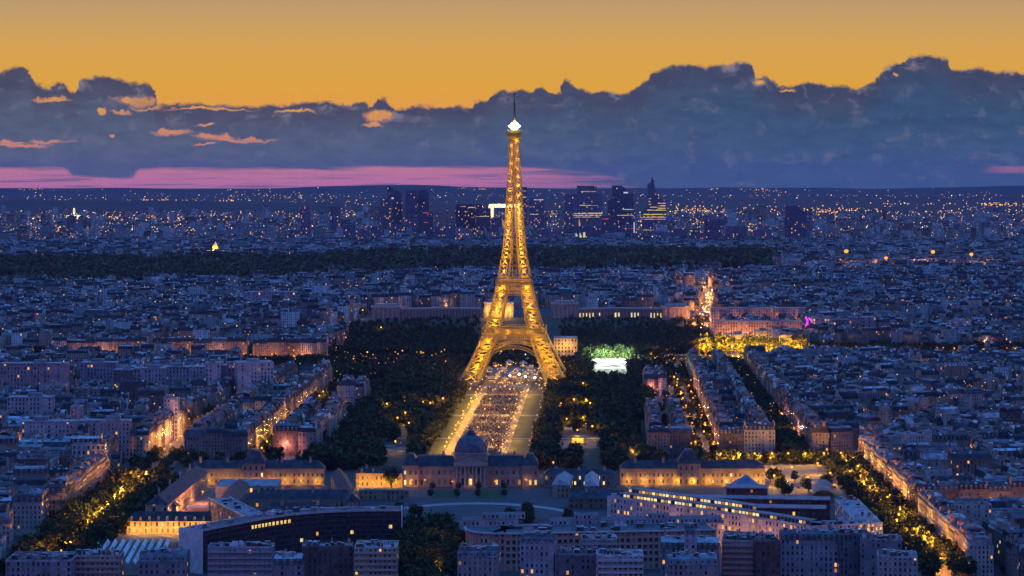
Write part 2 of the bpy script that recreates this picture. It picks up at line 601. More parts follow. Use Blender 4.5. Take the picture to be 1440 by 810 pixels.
def hz(x, y):
    x = np.asarray(x, float)
    y = np.asarray(y, float)
    side = 0.35 + 0.65 * sstep(x / np.maximum(y, 1) , -0.13, -0.02)
    h = 30 * sstep(y, 3170, 3420) * (1 - sstep(y, 5600, 7000)) * side
    a = x / np.maximum(y, 1)
    w1 = np.sin(a * 31 + 1.0) * 7 + np.sin(a * 83) * 3
    h = h + (47 + w1) * np.exp(-((y - 15000) / 1000.0) ** 2) * (1 - 0.75 * sstep(a, -0.10, 0.0))
    h = h + (24 + 4 * np.sin(a * 47)) * np.exp(-((y - 19500) / 1100.0) ** 2) * sstep(a, -0.14, 0.02)
    w2 = 8 * np.sin(a * 24 + 2) + 5 * np.sin(a * 67) + 3 * np.sin(a * 150 + 1)
    w2 = w2 + 26 * np.exp(-((a + 0.045) / 0.03) ** 2) + 10 * np.exp(-((a - 0.085) / 0.03) ** 2) - 18 * np.exp(-((a - 0.02) / 0.03) ** 2) + 10 * sstep(a, .15, .21)
    h = h + (56 + w2) * np.exp(-((y - 25500) / 1500.0) ** 2)
    return h


def build_ground():
    ys = np.concatenate([np.linspace(-900, 1200, 6), np.linspace(1300, 3100, 30), np.linspace(3140, 3460, 12), np.linspace(3600, 8000, 24), np.linspace(8500, 13000, 10), np.linspace(13200, 30000, 90)])
    ss = np.linspace(-1, 1, 121)
    Yg, Sg = np.meshgrid(ys, ss, indexing='ij')
    Xg = Sg * (600 + np.maximum(Yg, 0) * 0.62)
    Zg = hz(Xg, Yg)
    nr, nc = Yg.shape
    V = np.stack([Xg, Yg, Zg], -1).reshape(-1, 3)
    i = np.arange((nr - 1) * nc).reshape(nr - 1, nc)[:, :-1]
    Fq = np.stack([i, i + 1, i + nc + 1, i + nc], -1)
    near = ys[:-1] < 9000
    for nm, sel, mat in (('ground', near, M_GROUND), ('hills', ~near, M_HILL)):
        q = Fq[sel].reshape(-1, 4)
        used, inv = np.unique(q, return_inverse=True)
        me = np_mesh(nm, V[used], inv.reshape(-1, 4))
        me.polygons.foreach_set('use_smooth', np.ones(len(q), bool))
        tag(link(nm, me, mat), kind='structure')


build_ground()


def sheet(name, poly, z, mat):
    mb = MB()
    mb.face([(x, y, z) for x, y in poly])
    return tag(obj(name, mb, mat), kind='structure')


def build_haze():
    mb = MB()
    mb.box(0, 14800, -1.5, 331, 60000, 33000, bottom=True)
    m, w = new_mat('air')
    v = w.n('ShaderNodeVolumePrincipled')
    v.inputs['Color'].default_value = (0.36, 0.44, 0.84, 1)
    v.inputs['Density'].default_value = HAZE
    v.inputs['Anisotropy'].default_value = 0.0
    out = w.n('ShaderNodeOutputMaterial')
    w.l(v.outputs[0], out.inputs['Volume'])
    tag(obj('haze', mb, m), kind='stuff')


HAZE = 1.5e-5
build_haze()


def xa(Y):
    """x of the park's long axis at depth Y"""
    return -8.7 + 0.0384 * (Y - 2492)

# ------------------------------------------------------------------ the iron lattice tower
TX, TY, TROT = 2.8, 2709.0, -radians(2.6)
_O = [(0, 60.5), (6, 57.5), (29, 45.2), (45, 38.0), (53, 34.8), (66, 29.6), (98, 21.6), (111, 19.2), (119, 17.8), (141, 13.7), (160, 11.6), (196, 9.2), (233, 7.1), (270, 5.2), (276, 5.1)]
_L = [(0, 22), (29, 18), (53, 16.2), (66, 15.6), (98, 13.2), (111, 12.0), (119, 11.6), (141, 9.7), (160, 8.6), (196, 7.6), (233, 6.4), (270, 5.2), (276, 5.0)]
Of = lambda z: float(np.interp(z, [a for a, b in _O], [b for a, b in _O]))
Lf = lambda z: float(np.interp(z, [a for a, b in _L], [b for a, b in _L]))


def lattice_face(mb, A0, B0, A1, B1, t, cross=True, mid=False):
    A0, B0, A1, B1 = map(np.array, (A0, B0, A1, B1))
    mb.bar(A0, B0, t)
    if cross:
        mb.bar(A0, B1, t)
        mb.bar(B0, A1, t)
    if mid:
        m0, m1 = (A0 + A1) / 2, (B0 + B1) / 2
        c = (A0 + B0 + A1 + B1) / 4
        b0, t0 = (A0 + B0) / 2, (A1 + B1) / 2
        for p, q in ((m0, b0), (m0, t0), (m1, b0), (m1, t0)):
            mb.bar(p, q, t * 0.6)


def leg_corners(sx, sy, z):
    o, l = Of(z), Lf(z)
    return [(sx * o, sy * o, z), (sx * (o - l), sy * o, z), (sx * (o - l), sy * (o - l), z), (sx * o, sy * (o - l), z)]


def leg_mesh(sx, sy, levels, chord, t, mid):
    mb = MB()
    for z0, z1 in zip(levels, levels[1:]):
        c0, c1 = leg_corners(sx, sy, z0), leg_corners(sx, sy, z1)
        for i in range(4):
            j = (i + 1) % 4
            mb.bar(c0[i], c1[i], chord)
            outer = (i == 0 and sy < 0) or (i == 3) or (i == 0)
            lattice_face(mb, c0[i], c0[j], c1[i], c1[j], t * 1.25 if outer else t * 0.5, outer, mid)
    c1 = leg_corners(sx, sy, levels[-1])
    for i in range(4):
        mb.bar(c1[i], c1[(i + 1) % 4], t)
    return mb


def ring(mb, o, z, t, n=1):
    for a, b in (((-o, -o), (o, -o)), ((o, -o), (o, o)), ((o, o), (-o, o)), ((-o, o), (-o, -o))):
        mb.bar((*a, z), (*b, z), t)


def gallery(mb, o, z0, z1, step, t):
    ring(mb, o, z0, t * 1.3)
    ring(mb, o, z1, t * 1.3)
    n = max(2, int(round(2 * o / step)))
    for k in range(n + 1):
        s = -o + 2 * o * k / n
        for p in ((s, -o), (s, o), (-o, s), (o, s)):
            mb.bar((*p, z0), (*p, z1), t)


def build_tower():
    T = thing('lattice_tower', 'tall tapering iron lattice tower floodlit gold with a white beacon at its tip', 'tower', (TX, TY, 0), TROT)
    quads = ((-1, -1), (1, -1), (1, 1), (-1, 1))
    for sx, sy in quads:
        lg = obj('leg', leg_mesh(sx, sy, [3, 15, 26.5, 36.5, 45.5, 53], 1.3, 0.85, False), M_IRON, T)
        o, l = Of(0), Lf(0)
        for k in range(4):
            b = MB()
            px, py = (o - 3.2 if k in (0, 3) else o - l + 3.2), (o - 3.2 if k < 2 else o - l + 3.2)
            p0 = [(sx * px + a * 3.4, sy * py + b_ * 3.4) for a, b_ in ((-1, -1), (1, -1), (1, 1), (-1, 1))]
            p1 = [(sx * px + a * 2.3, sy * py + b_ * 2.3) for a, b_ in ((-1, -1), (1, -1), (1, 1), (-1, 1))]
            b.frustum(p0, 0.0, p1, 4.5, (0.30, 0.27, 0.22))
            obj('masonry_base', b, M_STONE, lg)
        obj('leg', leg_mesh(sx, sy, [61, 71, 81, 90.5, 100, 109], 1.1, 0.8, False), M_IRON, T)
        for z in (7, 14, 21, 28, 35, 42, 49):
            o, l = Of(z), Lf(z)
            point_light(T, (sx * (o - l / 2), sy * (o - l / 2), z), 420 * TL, GOLD, 0.5, 'floodlight')
            point_light(T, (sx * (o - l / 2), sy * o - 2.6, z), 1200 * TL, GOLD, 0.3, 'floodlight')
            point_light(T, (sx * (o + 2.6), sy * (o - l / 2), z), 800 * TL, GOLD, 0.3, 'floodlight')
        for z in (64, 71, 78, 85, 92, 99, 106):
            o, l = Of(z), Lf(z)
            point_light(T, (sx * (o - l / 2), sy * (o - l / 2), z), 330 * TL, GOLD, 0.5, 'floodlight')
            point_light(T, (sx * (o - l / 2), sy * o - 2.2, z), 900 * TL, GOLD, 0.3, 'floodlight')
    # shaft above the second platform: four ribs closing into one
    lv = [118]
    while lv[-1] < 270:
        lv.append(min(272, lv[-1] + max(4.6, Of(lv[-1]) * 0.66)))
    if lv[-1] < 272:
        lv.append(272)
    sh = MB()
    for sx, sy in quads:
        m_ = leg_mesh(sx, sy, lv, 1.0, 0.7, False)
        for f_ in m_.f:
            sh.face([m_.v[i] for i in f_])
    # ties and lift guides in the gap between the ribs
    for z in lv[1:]:
        o, l = Of(z), Lf(z)
        g = o - l
        if g > 0.3:
            for s in (-1, 1):
                sh.bar((-g, s * o, z), (g, s * o, z), 0.45)
                sh.bar((s * o, -g, z), (s * o, g, z), 0.45)
    shaft = obj('upper_shaft', sh, M_IRON, T)
    li = MB()
    for sx, sy in quads:
        li.bar((sx * 2.2, sy * 2.2, 113), (sx * 1.5, sy * 1.5, 270), 0.6)
    z = 116.0
    while z < 268:
        for a, b in zip(quads, quads[1:] + quads[:1]):
            li.bar((a[0] * 2.0, a[1] * 2.0, z), (b[0] * 2.0, b[1] * 2.0, z + 5), 0.4)
        z += 6
    obj('lift_shaft', li, M_IRON, T)
    for i, z in enumerate(np.arange(120, 272, 5.0)):
        o, l = Of(z), Lf(z)
        r = o - l * 0.5
        for sx, sy in (quads if z < 200 else (((-1, -1), (1, 1)) if i % 2 else ((1, -1), (-1, 1)))):
            point_light(T, (sx * r, sy * r, z), 200 * TL * max(0.4, (l / 9.0)), GOLD, 0.35, 'floodlight')
            if sy < 0:
                point_light(T, (sx * r, -o - 1.6, z), 560 * TL * max(0.4, (l / 9.0)), GOLD, 0.3, 'floodlight')
    # first platform: deck, glazed rooms, arcade gallery
    p = MB()
    p.box(0, 0, 53.2, 55.0, 70, 70, (0.3, 0.2, 0.1), bottom=True)
    for o in (35.2,):
        gallery(p, o, 55.0, 61.6, 4.4, 0.55)
        ring(p, o, 58.0, 0.45)
    gallery(p, 34.6, 50.2, 53.0, 2.2, 0.5)
    p1 = obj('first_platform', p, M_IRON, T)
    fr = MB()
    n = 30
    for s in (-1, 1):
        for k in range(n):
            a = -33 + 66 * k / n
            b = -33 + 66 * (k + 1) / n
            for ax in (0, 1):
                P = lambda q, z_: (q, s * 33.6, z_) if ax == 0 else (s * 33.6, q, z_)
                fr.bar(P(a, 45.0), P(b, 50.0), 0.42)
                fr.bar(P(b, 45.0), P(a, 50.0), 0.42)
        for z_ in (45.0, 50.0):
            fr.bar((-34, s * 33.6, z_), (34, s * 33.6, z_), 0.8)
            fr.bar((s * 33.6, -34, z_), (s * 33.6, 34, z_), 0.8)
    obj('girder_frieze', fr, M_IRON, p1)
    rm = MB()
    for x_, y_, w_, d_ in ((0, -27, 34, 9), (0, 27, 34, 9), (-27, 0, 9, 30), (27, 0, 9, 30)):
        rm.box(x_, y_, 55.0, 60.2, w_, d_, (0.34, 0.28, 0.2))
    obj('glazed_room', rm, M_IRON, p1)
    for x_ in (-30, -18, -6, 6, 18, 30):
        for s in (-1, 1):
            point_light(T, (x_, s * 34.0, 57.2), 420 * TL, GOLD, 0.3, 'floodlight')
    for x_ in (-24, -12, 0, 12, 24):
        for s in (-1, 1):
            point_light(T, (x_, s * 30.5, 47.5), 750 * TL, GOLD, 0.3, 'floodlight')
    # arches between the legs
    for k in range(4):
        ar = MB()
        R0, R1 = 37.0, 40.5
        N_ = 30
        prev = None
        for i in range(N_ + 1):
            a = pi * i / N_
            y_ = Of(25) - 1.5
            e = (R0 * cos(a), 8 + R0 * sin(a) * 0.86)
            f = (R1 * cos(a), 8 + R1 * sin(a) * 0.86)
            sl = lambda q: (q[0], -(Of(max(q[1], 0)) - 0.4), q[1])
            e, f = sl(e), sl(f)
            if prev:
                ar.bar(prev[0], e, 0.9)
                ar.bar(prev[1], f, 0.9)
                ar.bar(prev[0], f, 0.4)
                ar.bar(prev[1], e, 0.4)
            ar.bar(e, f, 0.4)
            prev = (e, f)
        obj('arch', ar, M_IRON, T, rotz=k * pi / 2)
    for s in (-1, 1):
        for a in (25, 50, 75, 105, 130, 155):
            aa = radians(a)
            zz = 8 + 39 * sin(aa) * .86
            point_light(T, (37 * cos(aa), s * (Of(zz) - 4), zz - 1), 500 * TL, GOLD, 0.3, 'floodlight')
    # second platform
    p = MB()
    p.box(0, 0, 109.6, 111.0, 39, 39, (0.3, 0.2, 0.1), bottom=True)
    gallery(p, 20.2, 111.0, 113.6, 2.6, 0.4)
    p.box(0, 0, 113.4, 114.4, 38, 38, (0.3, 0.2, 0.1), bottom=True)
    gallery(p, 17.6, 114.4, 117.6, 3.2, 0.4)
    gallery(p, 19.4, 106.6, 109.4, 1.9, 0.4)
    p2 = obj('second_platform', p, M_IRON, T)
    fr = MB()
    for s in (-1, 1):
        for z_ in (98.0, 104.0):
            o = Of(z_)
            fr.bar((-o, s * o, z_), (o, s * o, z_), 0.9)
            fr.bar((s * o, -o, z_), (s * o, o, z_), 0.9)
        for k in range(8):
            a, b = -8 + 2 * k, -6 + 2 * k
            o0, o1 = Of(98), Of(104)
            fr.bar((a, s * o0, 98), (b, s * o1, 104), 0.4)
            fr.bar((b, s * o0, 98), (a, s * o1, 104), 0.4)
    obj('girder_frieze', fr, M_IRON, p2)
    for x_ in (-16, -8, 0, 8, 16):
        for s in (-1, 1):
            point_light(T, (x_, s * 19.0, 112.3), 260 * TL, GOLD, 0.25, 'floodlight')
            point_light(T, (x_, s * 16.4, 107.5), 200 * TL, GOLD, 0.25, 'floodlight')
            point_light(T, (x_, s * 16.9, 116.2), 160 * TL, GOLD, 0.25, 'floodlight')
    # top: cabin, lantern, mast
    p = MB()
    p.frustum([(-5, -5), (5, -5), (5, 5), (-5, 5)], 270.5, [(-8.2, -8.2), (8.2, -8.2), (8.2, 8.2), (-8.2, 8.2)], 276, (0.3, 0.2, 0.1), ctop=(0.2, 0.15, 0.1))
    p.box(0, 0, 276, 279.5, 16.4, 16.4, (0.3, 0.2, 0.1))
    gallery(p, 7.4, 279.5, 283.0, 2.4, 0.35)
    p.box(0, 0, 279.5, 282.6, 10.5, 10.5, (0.25, 0.18, 0.1))
    cab = obj('top_cabin', p, M_IRON, T)
    p = MB()
    p.tube([(0, 0, 284), (0, 0, 288), (0, 0, 291), (0, 0, 294)], [2.9, 2.8, 2.4, 1.8], 12, (0.2, 0.15, 0.1))
    obj('lantern_dome', p, M_IRON, cab)
    p = MB()
    p.tube([(0, 0, 294), (0, 0, 303), (0, 0, 303.1), (0, 0, 314), (0, 0, 314.1), (0, 0, 324)], [1.2, 1.2, 0.8, 0.8, 0.45, 0.4], 8, (0.1, 0.1, 0.1))
    for z_ in (297, 301, 306, 311):
        p.box(0, 0, z_, z_ + 0.8, 3.2, 3.2, (0.1, 0.1, 0.1), bottom=True)
    p.box(0, 0, 322.5, 323.3, 4.0, 0.8, (0.1, 0.1, 0.1), bottom=True)
    obj('antenna_mast', p, M_DARKMETAL, T)
    p = MB()
    zs_ = [283.2, 284.2, 285.6, 287.2, 288.8, 290.2, 291.2]
    p.tube([(0, 0, q) for q in zs_], [2.0, 3.4, 4.3, 4.7, 4.3, 3.4, 2.0], 14)
    bc = obj('beacon', p, M_BEACON, T)
    for k in range(8):  # glowing bars added round the beacon for a star-like glare
        a = 2 * pi * k / 8 + .2
        p = MB()
        p.bar((4.0 * cos(a), 4.0 * sin(a), 287.2), (6.6 * cos(a), 6.6 * sin(a), 287.2), 1.3)
        obj('glare_bar', p, M_BEACON, bc)
    point_light(T, (0, -7.5, 290), 9000, (0.85, 0.93, 1.0), 1.0, 'beacon_glow')


TL = 2.2
build_tower()

# ------------------------------------------------------------------ plan of the town
def poly_in(poly, x, y):
    c = False
    n = len(poly)
    j = n - 1
    for i in range(n):
        xi, yi = poly[i]
        xj, yj = poly[j]
        if (yi > y) != (yj > y) and x < (xj - xi) * (y - yi) / (yj - yi) + xi:
            c = not c
        j = i
    return c


def seg_d(x, y, pts):
    best = 1e9
    for (x0, y0), (x1, y1) in zip(pts, pts[1:]):
        dx, dy = x1 - x0, y1 - y0
        t = max(0, min(1, ((x - x0) * dx + (y - y0) * dy) / (dx * dx + dy * dy)))
        best = min(best, hypot(x - x0 - t * dx, y - y0 - t * dy))
    return best


AV_LEFT = [(-276, 1330), (-276, 1640), (-279, 1830), (-285, 1960), (-284, 2200), (-272, 2500), (-258, 2900)]
ST_INNER = [(-207, 1960), (-206, 2060), (-197, 2420), (-188, 2720)]
AV_RIGHT = [(252, 1330), (257, 1660), (266, 1940)]
AV_TREES = [(232, 1960), (238, 2150), (248, 2450), (259, 2750), (266, 3050)]
AV_B = [(161, 1900), (161, 1990), (174, 2300), (187, 2675), (205, 3060), (262, 3290), (330, 4000), (345, 4400)]
ST_DIAG = [(270, 1955), (330, 2085), (385, 2215), (460, 2390), (560, 2640)]
ST_CROSS = [(258, 1603), (420, 1618), (640, 1640)]
ROADS = [  # centre line, half width of asphalt, half width kept free of houses
    (AV_LEFT[:3], 9, 24), (AV_LEFT[2:], 7, 13), (ST_INNER, 5.5, 7.5), (AV_RIGHT, 9, 17), (AV_TREES, 8, 13.5),
    (AV_B, 7, 10), (ST_DIAG, 5, 8), (ST_CROSS, 6, 10)]
PARK = [(xa(Y) - 136, Y) for Y in (1880, 2300, 2700, 2960)] + [(xa(Y) + 146, Y) for Y in (2960, 2700, 2300, 1880)]
SCHOOL = [(-258, 1340), (-258, 1940), (275, 1940), (246, 1700), (243, 1340)]
RIVER = [(-900, 2930), (900, 2930), (900, 3160), (-900, 3160)]
TROC = [(-210, 3120), (270, 3120), (290, 3480), (60, 3560), (-230, 3480)]
DPARK = [PARK, SCHOOL, RIVER, TROC]


def blocked(x, y, m=0.0):
    for poly in DPARK:
        if poly_in(poly, x, y):
            return True
    for pts, hw, free in ROADS:
        if seg_d(x, y, pts) < free + m:
            return True
    return False


def in_view(x, y, m=40):
    return abs(x) < 0.2126 * y * 1.02 + m and y > 1300


HOUSES = []      # dicts; the ones that show largest become things of their own


def house(x, y, rot, w, d, h, style, **k):
    HOUSES.append(dict(x=x, y=y, rot=rot, w=w, d=d, h=h, style=style, **k))


def block(cx, cy, rot, bw, bd, hlo, hhi, place, test=True, modern=0.08):
    """A town block: houses shoulder to shoulder round the rim, low wings in the yard."""
    ca, sa = cos(rot), sin(rot)

    def put(lx, ly, r, w, d, h, st):
        x, y = cx + lx * ca - ly * sa, cy + lx * sa + ly * ca
        if not in_view(x, y):
            return
        if test and (blocked(x, y, min(w, d) * 0.5) or blocked(x + w * .4 * cos(rot + r), y + w * .4 * sin(rot + r), 3) or blocked(x - w * .4 * cos(rot + r), y - w * .4 * sin(rot + r), 3)):
            return
        house(x, y, rot + r, w, d, h, st, place=place)

    dd = 13.0
    hb = random.uniform(hlo, hhi)
    for side in (-1, 1):
        p = -bw / 2
        while p < bw / 2 - 6:
            w = min(random.uniform(13, 27), bw / 2 - p)
            if bw / 2 - p - w < 8:
                w = bw / 2 - p
            h = hb + random.gauss(0, 2.2) + (random.uniform(3, 10) if random.random() < 0.08 else 0) - (random.uniform(3, 8) if random.random() < 0.12 else 0)
            st = 'modern' if random.random() < modern else random.choice(['zinc', 'zinc', 'slate'])
            put(p + w / 2, side * (bd / 2 - dd / 2), 0 if side < 0 else pi, w, dd, max(9, h), st)
            p += w
        p = -bd / 2 + dd
        while p < bd / 2 - dd - 6:
            w = min(random.uniform(13, 25), bd / 2 - dd - p)
            if bd / 2 - dd - p - w < 8:
                w = bd / 2 - dd - p
            h = hb + random.gauss(0, 1.6) - (random.uniform(3, 8) if random.random() < 0.12 else 0)
            st = 'modern' if random.random() < modern else random.choice(['zinc', 'zinc', 'slate'])
            put(side * (bw / 2 - dd / 2), p + w / 2, pi / 2 * side, w, dd, max(9, h), st)
            p += w
    iw, idp = bw - 2 * dd - 6, bd - 2 * dd - 6
    if iw > 8 and idp > 8:
        for _ in range(int(iw * idp / 330) + 1):
            w, d = random.uniform(7, 13), random.uniform(9, 18)
            put(random.uniform(-iw / 2 + w / 2, iw / 2 - w / 2) if iw > w else 0, random.uniform(-idp / 2 + d / 2, idp / 2 - d / 2) if idp > d else 0,
                random.choice((0, pi / 2)), w, d, random.uniform(5, hb * 0.85), random.choice(('zinc', 'shed')))


def district(x0, x1, y0, y1, rot, bw, bd, street, hlo, hhi, place, inside=None, modern=0.08):
    ca, sa = cos(rot), sin(rot)
    mx, my = (x0 + x1) / 2, (y0 + y1) / 2
    R = hypot(x1 - x0, y1 - y0) / 2 + 100
    v = -R
    while v < R:
        d_ = bd * random.uniform(0.75, 1.3)
        u = -R + random.uniform(0, bw)
        while u < R:
            w_ = bw * random.uniform(0.7, 1.4)
            lx, ly = u + w_ / 2, v + d_ / 2
            x, y = mx + lx * ca - ly * sa, my + lx * sa + ly * ca
            if x0 <= x <= x1 and y0 <= y <= y1 and in_view(x, y, 120) and (inside is None or inside(x, y)):
                block(x, y, rot, w_, d_, hlo, hhi, place, modern=modern)
            u += w_ + street * random.uniform(0.8, 1.3)
        v += d_ + street * random.uniform(0.8, 1.3)


def row(p0, p1, d, hlo, hhi, place, side=1, style=None, wmin=14, wmax=24):
    """Houses along a street front from p0 to p1; side=1: the houses stand to the left of the direction p0->p1."""
    L = hypot(p1[0] - p0[0], p1[1] - p0[1])
    a = atan2(p1[1] - p0[1], p1[0] - p0[0])
    q = 0.0
    while q < L - 5:
        w = min(random.uniform(wmin, wmax), L - q)
        if L - q - w < 7:
            w = L - q
        t = (q + w / 2)
        x = p0[0] + cos(a) * t - sin(a) * side * d / 2
        y = p0[1] + sin(a) * t + cos(a) * side * d / 2
        house(x, y, a if side > 0 else a + pi, w, d, random.uniform(hlo, hhi), style or random.choice(['zinc', 'zinc', 'slate']), place=place)
        q += w


# blocks whose street fronts the picture shows clearly
def rib(xl, xr, y0, y1, hlo, hhi, place):
    """Long narrow block running away from the camera: fronts on both sides and at the near end."""
    row((xl(y0), y0), (xr(y0), y0), 13, hlo, hhi, place)
    row((xr(y0 + 13), y0 + 13), (xr(y1), y1), 13, hlo, hhi, place)
    row((xl(y1), y1), (xl(y0 + 13), y0 + 13), 13, hlo, hhi, place)
    y = y0 + 16
    while y < y1 - 6:
        w = xr(y) - xl(y) - 28
        if w > 9:
            house((xl(y) + xr(y)) / 2 + random.uniform(-2, 2), y, 0, w * random.uniform(0.5, 0.95), random.uniform(7, 12), random.uniform(7, hlo), random.choice(('zinc', 'shed')), place=place)
        y += random.uniform(13, 20)


rib(lambda y: -268 + 0.018 * (y - 1967), lambda y: -216 + 0.022 * (y - 1967), 1968, 2240, 19, 22.5, 'the long block right of the left avenue')
rib(lambda y: -262 + 0.03 * (y - 2255), lambda y: -208 + 0.024 * (y - 2255), 2255, 2660, 19, 23, 'the farther block right of the left avenue')
rib(lambda y: -199 + 0.022 * (y - 2000), lambda y: -163 + 0.022 * (y - 2000), 2004, 2270, 17, 21, "the slim block on the park's left edge")
rib(lambda y: -177 + 0.03 * (y - 2450), lambda y: -150 + 0.03 * (y - 2450), 2440, 2510, 17, 20, 'the small block among trees left of the park')
rib(lambda y: 112 + 0.045 * (y - 1985), lambda y: 149 + 0.03 * (y - 1985), 1985, 2270, 17, 21, "the slim block on the park's right edge")
rib(lambda y: 139 + 0.04 * (y - 2540), lambda y: 163 + 0.04 * (y - 2540), 2530, 2640, 17, 20, 'the small block among trees right of the park')
rib(lambda y: 171 + 0.04 * (y - 1985), lambda y: 217 + 0.033 * (y - 1985), 1985, 2420, 20, 23.5, 'the long block left of the dark tree avenue')
rib(lambda y: 190 + 0.04 * (y - 2435), lambda y: 234 + 0.033 * (y - 2435), 2435, 2830, 20, 23, 'the farther block left of the dark tree avenue')
# left bank of the lamp-lit left avenue
row((-301, 1640), (-301, 1800), 14, 19, 22.5, 'the row facing the left avenue', side=1)
row((-420, 1626), (-301, 1626), 14, 18, 21, 'the row turning the near corner of the left avenue', side=1)
row((-298, 1990), (-297, 2190), 14, 20, 23, 'the row beyond the left avenue junction', side=1)
row((-400, 1976), (-298, 1976), 14, 18, 21, 'the row above the left avenue junction', side=1)
row((-296, 2215), (-280, 2480), 14, 20, 23, 'the far row along the left street', side=1)
# right bank of the right avenue
row((278, 1900), (271, 1640), 14, 19, 22, 'the row facing the right avenue', side=1)
row((272, 1625), (470, 1646), 14, 19, 22.5, 'the orange-lit row above the right cross street', side=1)
row((268, 1590), (266, 1400), 14, 18, 23, 'the near row on the right avenue', side=1)
row((268, 1575), (400, 1592), 13, 17, 21, 'the near side of the right cross street', side=-1)
row((283, 1965), (398, 2215), 14, 19, 22, 'the row along the slanting right street', side=-1)
row((247, 1985), (262, 2420), 14, 19, 23, 'the row right of the dark tree avenue', side=-1)
row((263, 2440), (276, 2830), 14, 19, 22, 'the far row right of the dark tree avenue', side=-1)
# quay front far left, facing the camera across the trees
row((-575, 3010), (-455, 3000), 15, 22, 25, 'the rosy quay-side row at far left')
row((-448, 3000), (-330, 2990), 15, 22, 26, 'the rosy quay-side row at mid left')
row((-322, 2990), (-230, 2985), 15, 22, 25, 'the rosy quay-side row nearest the tower')
FRONTS = [((a['x'], a['y']), a['w'], a['rot']) for a in HOUSES]


def clear_of_fronts(x, y, r=15):
    for (fx, fy), w, ro in FRONTS:
        dx, dy = x - fx, y - fy
        u = dx * cos(ro) + dy * sin(ro)
        v = -dx * sin(ro) + dy * cos(ro)
        if abs(u) < w / 2 + r * 0.55 and abs(v) < 7 + r * 0.6:
            return False
    return True


n_front = len(HOUSES)
district(-620, -296, 1330, 2420, radians(2.5), 62, 78, 12, 17, 22, 'the roofs left of the left avenue', modern=0.16)
district(-640, -296, 2600, 2990, radians(2.5), 62, 70, 12, 17, 21, 'the roofs toward the left quay', modern=0.15)
district(250, 700, 1965, 2930, radians(23), 60, 95, 12, 17, 21.5, 'the sea of roofs right of the tree avenue', modern=0.08)
district(275, 560, 1640, 1990, radians(5), 58, 70, 12, 17, 21, 'the roofs behind the right avenue', modern=0.08)
district(275, 520, 1330, 1600, radians(5), 50, 60, 11, 17, 21, 'the roofs in the near right corner', modern=0.1)
near = HOUSES[n_front:]
del HOUSES[n_front:]
HOUSES += [h for h in near if clear_of_fronts(h['x'], h['y'], max(6, min(h['w'], h['d'])))]
# beyond the river
n_far = len(HOUSES)
for (x0, x1, y0, y1, rot) in [(-1100, -230, 3170, 4000, -18), (-230, 250, 3560, 4300, 8), (250, 1050, 3170, 3900, 28), (-1200, -300, 4000, 4570, 12), (-300, 350, 4300, 4570, -12),
                              (350, 1250, 3900, 5000, -30)]:
    district(x0, x1, y0, y1, radians(rot), 75, 85, 13, 17, 24, 'the far hill', inside=lambda x, y: not (y > 4540 and x / y < 0.118), modern=0.18)
far_wood = lambda x, y: not (4540 < y < 5960 and x / y < 0.118)
for (x0, x1, y0, y1, rot) in [(560, 1500, 5000, 6250, 15), (-1500, -500, 5960, 7600, 10), (-500, 500, 5960, 7600, -25), (500, 1700, 6250, 7600, 33)]:
    district(x0, x1, y0, y1, radians(rot), 85, 95, 16, 17, 26, 'the suburb', inside=far_wood, modern=0.3)
for i in range(3900):
    y = 7600 * (13000 / 7600.0) ** (random.random() ** 1.25)
    x = random.uniform(-0.222, 0.222) * y
    big = random.random() < 0.12
    house(x, y, random.choice((0.1, -0.3, 0.5, 0.9)), random.uniform(14, 40), random.uniform(10, 16), random.uniform(9, 20) + (random.uniform(10, 40) if big else 0), random.choice(('modern', 'zinc', 'shed')), place='far')
HOUSES = [h for h in HOUSES if in_view(h['x'], h['y'], 30)]
print('houses', len(HOUSES))

# ------------------------------------------------------------------ roads, pavements
mbr, mbp = MB(), MB()


def ribbon(mb, pts, hw, z, off=0.0):
    for i in range(len(pts) - 1):
        (x0, y0), (x1, y1) = pts[i], pts[i + 1]
        L = hypot(x1 - x0, y1 - y0)
        nx, ny = (y1 - y0) / L, -(x1 - x0) / L
        mb.face([(x0 + nx * (off - hw), y0 + ny * (off - hw), z), (x0 + nx * (off + hw), y0 + ny * (off + hw), z), (x1 + nx * (off + hw), y1 + ny * (off + hw), z), (x1 + nx * (off - hw), y1 + ny * (off - hw), z)], (0.06, 0.06, 0.062))


for i, (pts, hw, free) in enumerate(ROADS):
    ribbon(mbr, pts if pts is not AV_B else AV_B[:5], hw, 0.02 + i * 0.004)
    for s in (-1, 1):
        wd = (free - hw) / 2
        q = pts if pts is not AV_B else AV_B[:5]
        for k in range(len(q) - 1):
            pass
        ribbon(mbp, q, wd, 0.14 + i * 0.004, s * (hw + wd))
tag(obj('road', mbr, M_ROAD), kind='structure')
tag(obj('pavement', mbp, M_GRAVEL), kind='structure')
sheet('river', [(-1100, 2975), (1100, 2975), (1100, 3085), (-1100, 3085)], 0.3, plain('dark_water', 0.12, 0.5, (0.01, 0.015, 0.02), 0.05))

